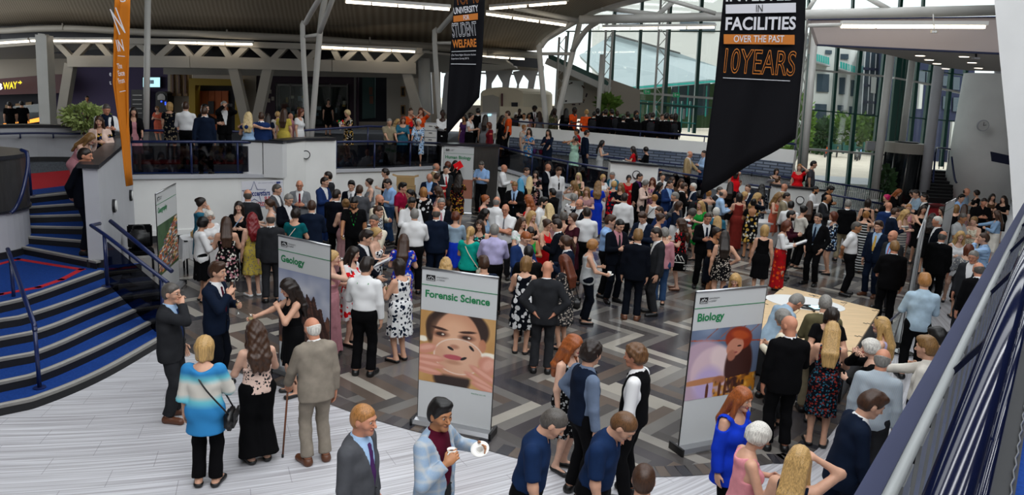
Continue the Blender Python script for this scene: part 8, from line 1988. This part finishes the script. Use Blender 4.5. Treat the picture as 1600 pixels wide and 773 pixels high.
mat('china', '#e4e2dc', .2); mat('coffee', '#4a2c1a', .2); mat('wine', '#c8b070', .15); mat('cane_wood', '#6a3a1c', .4)
def held(kind, B, sd, Mw, label, yaw):
 lb = lambda s: ' '.join((s+' '+label).split()[:16])
 p = Mw @ Vector(B.grip(sd, .085, .042)); p = np.array(p)
 if kind == 'cup':
  p = p+np.array(Mw.to_3x3() @ Vector(B.hd[sd][2]))*.035*B.k
  o = empty('coffee_cup', p, yaw); tag(o, lb('white cup held by the'), 'cup', 'cups and glasses in hand'); bm = bmn(); lathe(bm, [(.022, -.03), (.026, -.028), (.040, .034), (.037, .034), (.030, .012)]); link('bowl', bm, M('china'), o); bm = bmn(); lathe(bm, [(.034, .014), (.034, .016)]); link('coffee', bm, M('coffee'), o); bm = bmn(); tube(bm, [(.036, 0, .02), (.060, 0, .016), (.058, 0, -.012), (.030, 0, -.016)], .005, 6); link('handle', bm, M('china'), o)
  if 'saucer' in label and 'blazer' not in label: saucer(p-np.array([0, 0, .036]), label)
 elif kind == 'saucer': saucer(p+np.array([0, 0, .01]), label, tilt=.5)
 elif kind == 'glass':
  o = empty('wine_glass', p, yaw); tag(o, lb('stemmed glass held by the'), 'glass', 'cups and glasses in hand'); bm = bmn(); lathe(bm, [(.032, -.11), (.032, -.106), (.005, -.10), (.005, -.03), (.028, .0), (.032, .04), (.027, .08), (.025, .08), (.029, .04)]); link('bowl', bm, M('drink_glass'), o); bm = bmn(); lathe(bm, [(.004, -.018), (.026, .004), (.028, .02)]); link('drink', bm, M('wine'), o)
 elif kind == 'phone':
  o = empty('phone', p, yaw); tag(o, lb('dark phone held by the'), 'phone', 'phones in hand'); o.rotation_euler = (math.radians(-50), 0, yaw); bm = bmn(); box(bm, (0, 0, .02), (.072, .009, .15)); bmesh.ops.bevel(bm, geom=bm.edges[:], offset=.004, segments=2, affect='EDGES'); link('body', bm, M('black_plastic'), o); bm = bmn(); box(bm, (0, -.0052, .02), (.064, .001, .135)); link('screen', bm, M('ext_glass'), o)
 elif kind == 'camera':
  o = empty('camera', p+np.array([0, 0, -.01]), yaw); tag(o, lb('black camera at the eye of the'), 'camera'); bm = bmn(); box(bm, (-.06, .02, 0), (.14, .07, .09)); link('body', bm, M('black_plastic'), o); bm = bmn(); tube(bm, [(-.06, .05, 0), (-.06, .15, 0)], .036, 14); link('lens', bm, M('black_leather'), o)
 elif kind == 'papers':
  o = empty('papers', p, yaw); tag(o, lb('white papers held by the'), 'papers', 'papers in hand'); o.rotation_euler = (.5, .1, yaw)
  for i in range(3): bm = bmn(); box(bm, (-sd*.05+.01*i, .10, .012*i), (.21, .30, .003), .05*i); link('sheet', bm, M('paper') if i != 1 else M_cloth('lilac'), o)
 elif kind == 'folder':
  o = empty('folder', p, yaw); tag(o, lb('bright red folder held by the'), 'folder'); o.rotation_euler = (.3, .5, yaw); bm = bmn(); box(bm, (0, .03, .06), (.30, .02, .23)); link('cover', bm, M_cloth('scarlet'), o); bm = bmn(); box(bm, (0, .03, .062), (.28, .012, .23)); link('pages', bm, M('paper'), o)
 elif kind == 'clutch':
  o = empty('clutch_bag', p, yaw); tag(o, lb('red clutch bag held by the'), 'bag'); bm = bmn(); box(bm, (0, .03, -.02), (.2, .05, .13)); bmesh.ops.bevel(bm, geom=bm.edges[:], offset=.012, segments=2, affect='EDGES'); link('body', bm, M_cloth('red'), o); bm = bmn(); box(bm, (0, .058, .01), (.03, .01, .03)); link('clasp', bm, M('alu'), o)
 elif kind == 'flowers':
  o = empty('flower_bunch', p, yaw); tag(o, lb('bunch of bright flowers held by the'), 'flowers'); rnd = random.Random(4); bm = bmn(); tube(bm, [(0, 0, -.16), (0, .0, .05)], [.03, .05], 10); link('wrap', bm, M('paper'), o)
  for i in range(14):
   q = Vector((rnd.uniform(-.11, .11), rnd.uniform(-.09, .09), rnd.uniform(.04, .16))); bm = bmn(); bmesh.ops.create_uvsphere(bm, u_segments=8, v_segments=6, radius=.035, matrix=Matrix.Translation(q)); link('bloom', bm, M_cloth(['scarlet', 'yellow', 'green', 'white', 'rose'][i % 5]), o)
 elif kind == 'tube':
  o = empty('microphone', p, yaw); tag(o, lb('slim dark tube held by the'), 'tube'); bm = bmn(); tube(bm, [(0, 0, -.06), (0, .03, .12)], .011, 10); link('barrel', bm, M('black_plastic'), o); bm = bmn(); tube(bm, [(0, .03, .12), (0, .055, .22)], .003, 6); link('tip', bm, M('china'), o); o.name = 'dark_tube'
 elif kind == 'cane':
  g_ = np.array(Mw @ Vector(B.grip(sd, .07, .02))); ft = np.array([g_[0]-.05, g_[1]-.06, 0.]); o = empty('walking_stick', (ft[0], ft[1], 0)); tag(o, lb('brown wooden walking stick of the'), 'walking stick'); rod('shaft', [ft, g_+[0, 0, .02]], .011, M('cane_wood'), o, 10); rod('handle', smooth_line([g_+[0, 0, .02], g_+[.02, .03, .06], g_+[.05, .08, .05], g_+[.06, .10, .01]], 4), .012, M('cane_wood'), o, 10); rod('ferrule', [ft, ft+[0, 0, .04]], .014, M('black_plastic'), o, 10)
def saucer(p, label, tilt=0.):
 o = empty('saucer', p); tag(o, ' '.join(('white saucer held by the '+label).split()[:16]), 'saucer', 'saucers in hand'); o.rotation_euler = (tilt, -.2, 0); bm = bmn(); lathe(bm, [(.035, -.004), (.045, -.003), (.080, .010), (.079, .012), (.045, .001)], 28); link('plate', bm, M('china'), o); bm = bmn(); lathe(bm, [(.030, .001), (.036, .003), (.038, .001)], 20); link('well', bm, M('china'), o)
def handbag(col, B, Mw, label, yaw, n):
 k = B.k; sd = 1 if n % 2 else -1
 if 'tunic' in label: sd = 1
 if 'tote' in label or 'lace' in label: sd = -1 if 'tote' in label else 1
 c = B.T.pt(sd*.27*k, -.02*k, -.08*k) if col != 'tote' else B.T.pt(sd*.29*k, .02, -.14*k); c = np.array([c[0], c[1], c[2]])
 tote = col == 'tote'; m = M_cloth('black') if tote else M('black_leather') if col == 'black' else M_cloth(col)
 o = empty('tote_bag' if tote else 'handbag', np.array(Mw @ Vector(c)), yaw); tag(o, ' '.join(('shoulder bag carried by the '+label).split()[:16]) if not tote else 'black tote bag with a white peaks print hanging beside the brown-haired woman', 'bag', None if tote else 'shoulder bags of the guests')
 w, d, hh = (.10, .36, .40) if tote else (.10, .26, .19)
 bm = bmn(); box(bm, (0, 0, -.05), (w, d, hh)); bmesh.ops.bevel(bm, geom=bm.edges[:], offset=.03, segments=2, affect='EDGES'); link('body', bm, m, o, True)
 sh = B.T.pt((-sd if not tote else sd)*.07*k, .0, .49*k)
 f = B.T.pt(sd*.05*k, .17*k, .30*k); b = B.T.pt(sd*.03*k, -.16*k, .30*k); s0 = B.T.pt(-sd*.09*k, -.01, .475*k)
 if tote: pts = [c+[0, -.09, hh/2-.06], B.T.pt(sd*.20*k, -.03, .47*k), c+[0, .09, hh/2-.06]]
 else: pts = [c+[0, -.10, .04], b, s0, f, c+[0, .10, .04]]
 bm = bmn(); tube(bm, [np.array(p)-c for p in smooth_line(pts, 6)], .009, 6); link('strap', bm, m, o)
 if not tote: bm = bmn(); box(bm, (sd*.055, 0, .0), (.012, .22, .10)); link('flap', bm, m, o); bm = bmn(); box(bm, (sd*.062, 0, -.05), (.01, .03, .02)); link('clasp', bm, M('alu'), o)
 else:
  bm = bmn()
  for pts in ([(-.12, -.04), (-.04, .08), (.0, .04)], [(-.05, -.04), (.04, .11), (.10, .02)], [(.05, -.04), (.07, .03), (.13, -.04)], [(-.13, -.07), (.13, -.07)]): tube(bm, [(sd*.052, a, b+.02) for a, b in pts], .010, 5)
  link('peaks_print', bm, M('china'), o); me = fit_text('UNIVERSITY', .22, .03); me2 = fit_text('of DERBY', .22, .07)
  for me_, z_ in ((me, -.115), (me2, -.20)):
   me_.materials.clear(); me_.materials.append(M('china')); t = bpy.data.objects.new('lettering', me_); COL.objects.link(t); t.parent = o; t.matrix_local = Matrix.Translation((sd*.054, .11*-sd*-1 if sd < 0 else -.11, z_)) @ Matrix.Rotation(math.pi/2*sd, 4, 'Z') @ Matrix.Rotation(math.pi/2, 4, 'X')
def backpack(col, B, Mw, label, yaw):
 c = B.T.pt(0, -.23*B.k, .24*B.k); o = empty('backpack', np.array(Mw @ Vector(c)), yaw); tag(o, ' '.join(('backpack worn by the '+label).split()[:16]), 'backpack'); bm = bmn(); box(bm, (0, 0, 0), (.30, .16, .44)); bmesh.ops.bevel(bm, geom=bm.edges[:], offset=.05, segments=3, affect='EDGES'); link('body', bm, M_cloth(col), o, True); bm = bmn(); box(bm, (0, -.09, -.08), (.22, .05, .2)); bmesh.ops.bevel(bm, geom=bm.edges[:], offset=.02, segments=2, affect='EDGES'); link('pocket', bm, M_cloth(col), o)
 for s_ in (-1, 1): bm = bmn(); tube(bm, [(s_*.09, .08, .18), (s_*.10, .22, .26), (s_*.11, .36, .10), (s_*.12, .10, -.16)], .016, 6); link('strap', bm, M_cloth('darkred'), o)
RAMP_FOLK = '''
827 199 1.62 345 D2m fl:turq,mustard,cream black ld f cc|z=1.15 Y=28.6 skirt=.22 bag=purple|woman in a long turquoise and gold dress on the ramp
857 201 1.66 340 D3k navy navy ld f rc|z=1.12 Y=28.4 bag=burg|woman with long dark hair in a plain navy dress on the ramp
899 211 1.60 352 D2k mint mint fG f ee|z=1.08 Y=27.6 R=camera|woman in a mint green dress taking a photograph on the ramp
918 202 1.78 110 S navy navy cd f dd|z=1.05 Y=28.8|man in a navy suit beside the woman in mint green
901 200 1.66 290 H red char ck t fd|z=1.08 Y=29.4|boy in red behind the woman in mint green
820 194 1.60 60 B2t fawn fawn us f dd|z=1.18 Y=30.2|fair-haired person half hidden behind the turquoise and gold dress
942 218 1.66 85 D1k ltgrey mgrey lk f cc|z=1.02 Y=27.4|woman with long black hair in a pale grey dress on the ramp
989 228 1.64 265 D2k red red ld f cC|z=1.0 Y=26.5 R=cup|woman with long dark hair in red behind the white ramp pier
1009 230 1.62 250 D4k black black fk f cc|z=.98 Y=26.8|woman with a short dark bob in black and gold behind the white pier
1079 235 1.78 75 S tan char bw r rd|z=.85 Y=26|old man in a mustard tan blazer on the ramp
1100 234 1.78 300 L ltblue denim cd f cc|z=.85 Y=26.6|man in a pale blue shirt half hidden by the large black banner
1151 258 1.66 182 D1k scarlet scarlet ld f df|z=.7 Y=25.2|person in red on the ramp behind the point of the black banner
1214 262 1.62 20 D2k fl:brown,fawn,black black Bd f xX|z=.42 Y=26.6 L=papers|dark-haired woman with folded arms behind the white counter wall
1250 255 1.66 350 D2k scarlet scarlet us p ud|z=.42 Y=26.7|woman in a bright red top with a hand to her head
1273 250 1.78 85 T grey char ck f dd|z=.42 Y=27.0 pack=black|dark-haired young man with a black backpack beside the red top
166 151 1.78 15 V dnavy dnavy cG r cc|z=1.62 Y=17.6 shirt=white scarf=navy hp=25 fit=0|man in a navy scarf and white sleeves looking down by the orange banner
154 179 1.70 352 B2k fl:black,blue,gold black lm f cc|z=1.5 Y=16.2 cardi=pinkcream fit=0|woman in a cream blazer at the head of the white pier
144 208 1.62 62 D0k rose rose lo p rr|z=1.42 Y=14.9 fit=0 hp=12 lean=30|bare-shouldered blond woman leaning on the dark cap of the white pier
131 187 1.80 70 S dnavy dnavy cd r db|z=.945 Y=12.9 hp=10 shirt=white|man in a dark suit standing on the upper blue stairs
136 149 1.72 20 H fawn char ck t dd|z=.95 Y=38|person in a pale shirt with a strap in front of the purple wall
14 158 1.72 180 T black black ck f dd|z=.70 Y=33.5|dark figure at the sandwich counter, left one of two
33 157 1.72 190 T black black ck f dd|z=.70 Y=33.8|dark figure at the sandwich counter, right one of two
513 152 1.70 10 D2k black black fd f dd|z=1.25 Y=39|woman in black inside the plum shop front
245 165 1.66 330 D2k coral coral uo p cc|z=1.05 Y=32|person in coral at the cafe tables behind the slim column
321 161 1.76 60 S black black ck f ff|z=1.62 Y=21.5|dark man reaching out behind the navy suit on the gallery
418 177 1.66 178 D2k navy navy ld f dd|z=1.62 Y=22.6|dark-haired woman in navy right of the embracing couple
454 176 1.76 200 H rose char nk r dd|z=1.62 Y=23|bald man in a pink shirt behind the yellow dress
434 182 1.60 170 D2k offwhite offwhite fy f dd|z=1.62 Y=24|small fair-haired person beyond the yellow dress
642 168 1.74 30 T orange black cm f mc|z=1.5 Y=27.5 R=folder|brown-haired person in an orange staff shirt with a green folder
658 167 1.70 350 T orange black la f um|z=1.5 Y=27.8 F=1|auburn-haired person in an orange staff shirt holding a hand to her mouth
622 185 1.64 40 D2k brown black wy f dd|z=1.45 Y=25.2|fair-haired person behind the petrol blue dress
648 183 1.66 300 D2k brown black ld f dd|z=1.45 Y=26|dark-haired person in front of the orange staff shirts
692 164 1.66 350 B4k white black ud d xX|z=1.45 Y=27|girl in white shirt and black skirt with arms crossed on the gallery
737 175 1.66 70 B2k white black ud f cc|z=1.45 Y=28|woman in white and a black skirt right of the student welfare banner
726 178 1.66 330 D2k purple black ld t dd|z=1.45 Y=28.6|woman in purple at the edge of the student welfare banner
747 167 1.76 190 S black black ck f dd|z=1.5 Y=30|dark-suited person behind the woman in white
759 178 1.62 170 D2k mgrey mgrey ld f dd|z=1.45 Y=28.2|dark-haired woman in grey facing the whiteboard
764 190 1.60 280 D2k coral coral Ba f dd|z=1.4 Y=27.4 cardi=darkred|auburn-haired woman in coral with a dark red cardigan
786 179 1.66 70 D4k black black ld t dw|z=1.5 Y=29.6|dark-haired person in black striding left of the orange shirt
793 172 1.76 265 T orange black cm f dd|z=1.5 Y=30|brown-haired man in an orange staff shirt right of the whiteboard
806 177 1.50 10 T char black fw d dd|z=1.7 Y=33|pupil in a white hat at the left end of the terrace rail
812 169 1.66 0 T black black ck d dd|z=1.7 Y=35|pupil in dark clothes behind the white hat
819 176 1.56 350 T white black ck t dd|z=1.7 Y=33.2|pupil in a white shirt right of the white hat
827 176 1.58 20 D2k dusty black ld t dd|z=1.7 Y=33.5|girl in dusty pink at the terrace rail
836 165 1.84 20 S black black ak d dd|z=1.7 Y=34.5 tie=burg|tall pupil in black blazer, white shirt and burgundy tie
843 173 1.62 200 D2k mgrey black lm f dd|z=1.7 Y=33.4|girl in grey with long brown hair at the terrace rail
852 174 1.60 40 T char black ck f dd|z=1.7 Y=34|pupil in charcoal left of the camouflage jacket
867 168 1.68 40 D4k fl:ogreen,khaki,brown black ld d dc|z=1.7 Y=32.6 slack=.02|woman in a camouflage jacket at the terrace rail
885 168 1.68 185 D4k black black lk d dd|z=1.7 Y=33.5|pupil with long black hair left of the orange shirts
899 166 1.74 60 T orange black ck d dc|z=1.7 Y=32.4|dark-haired man in an orange staff shirt at the terrace rail
917 170 1.70 180 T orange black uy f dd|z=1.7 Y=31.4 F=1|blond person in an orange staff shirt seen from behind
'''
for i, ln in enumerate(RAMP_FOLK.strip().split('\n')): person_line(ln, 'guests on the ramp and gallery', 0., 400+i)
PUPILS = [(929, 173), (934, 167), (943, 173), (948, 165), (956, 167), (965, 172), (975, 180), (981, 173), (995, 171), (996, 178), (1010, 177), (1016, 175), (1021, 173), (1027, 182), (1036, 177), (1043, 172), (1049, 177), (1056, 176)]
ORD = 'first second third fourth fifth sixth seventh eighth ninth tenth eleventh twelfth thirteenth fourteenth fifteenth sixteenth seventeenth last'.split()
for i, (u, v) in enumerate(PUPILS):
 hd_ = ['ck', 'ck', 'ld', 'cd', 'ck', 'cm', 'qk', 'cd', 'Bd'][i % 9]; person_line('%d %d 1.66 %d %s black black %s %s dd|z=1.7 Y=%.1f%s|pupil in black, %s along the terrace rail from the blond in orange' % (u, v, (170, 200, 30, 150, 215, 185)[i % 6], 'D4k' if hd_[0] in 'lB' else 'S', hd_, 'tdfb'[i % 4], np.interp(u, RWU, [p[1] for p in RW])+.6+(i % 3)*.8, '' if i % 4 else ' pack=char', ORD[i]), 'pupils at the terrace rail', 0., 500+i)
for i, ln in enumerate([l for l in FLOOR_FOLK.strip().split('\n') if l.strip()]): person_line(ln, 'guests on the hall floor', 0., i)
def edge_at(u):
 us = [207, 300, 372, 443, 478, 525, 600, 690, 778]; return np.interp(u, us, [p[1] for p in EDGE]), np.interp(u, us, EZ)
for i, ln in enumerate([l for l in GALLERY_FOLK.strip().split('\n') if l.strip()]):
 u = float(ln.split()[0]); y, z = edge_at(u); rail = 'rail' in ln.split('|')[2] or 'rr' in ln.split('|')[0]; person_line(ln, 'guests on the gallery', z+.02, 300+i, minY=y+.42)
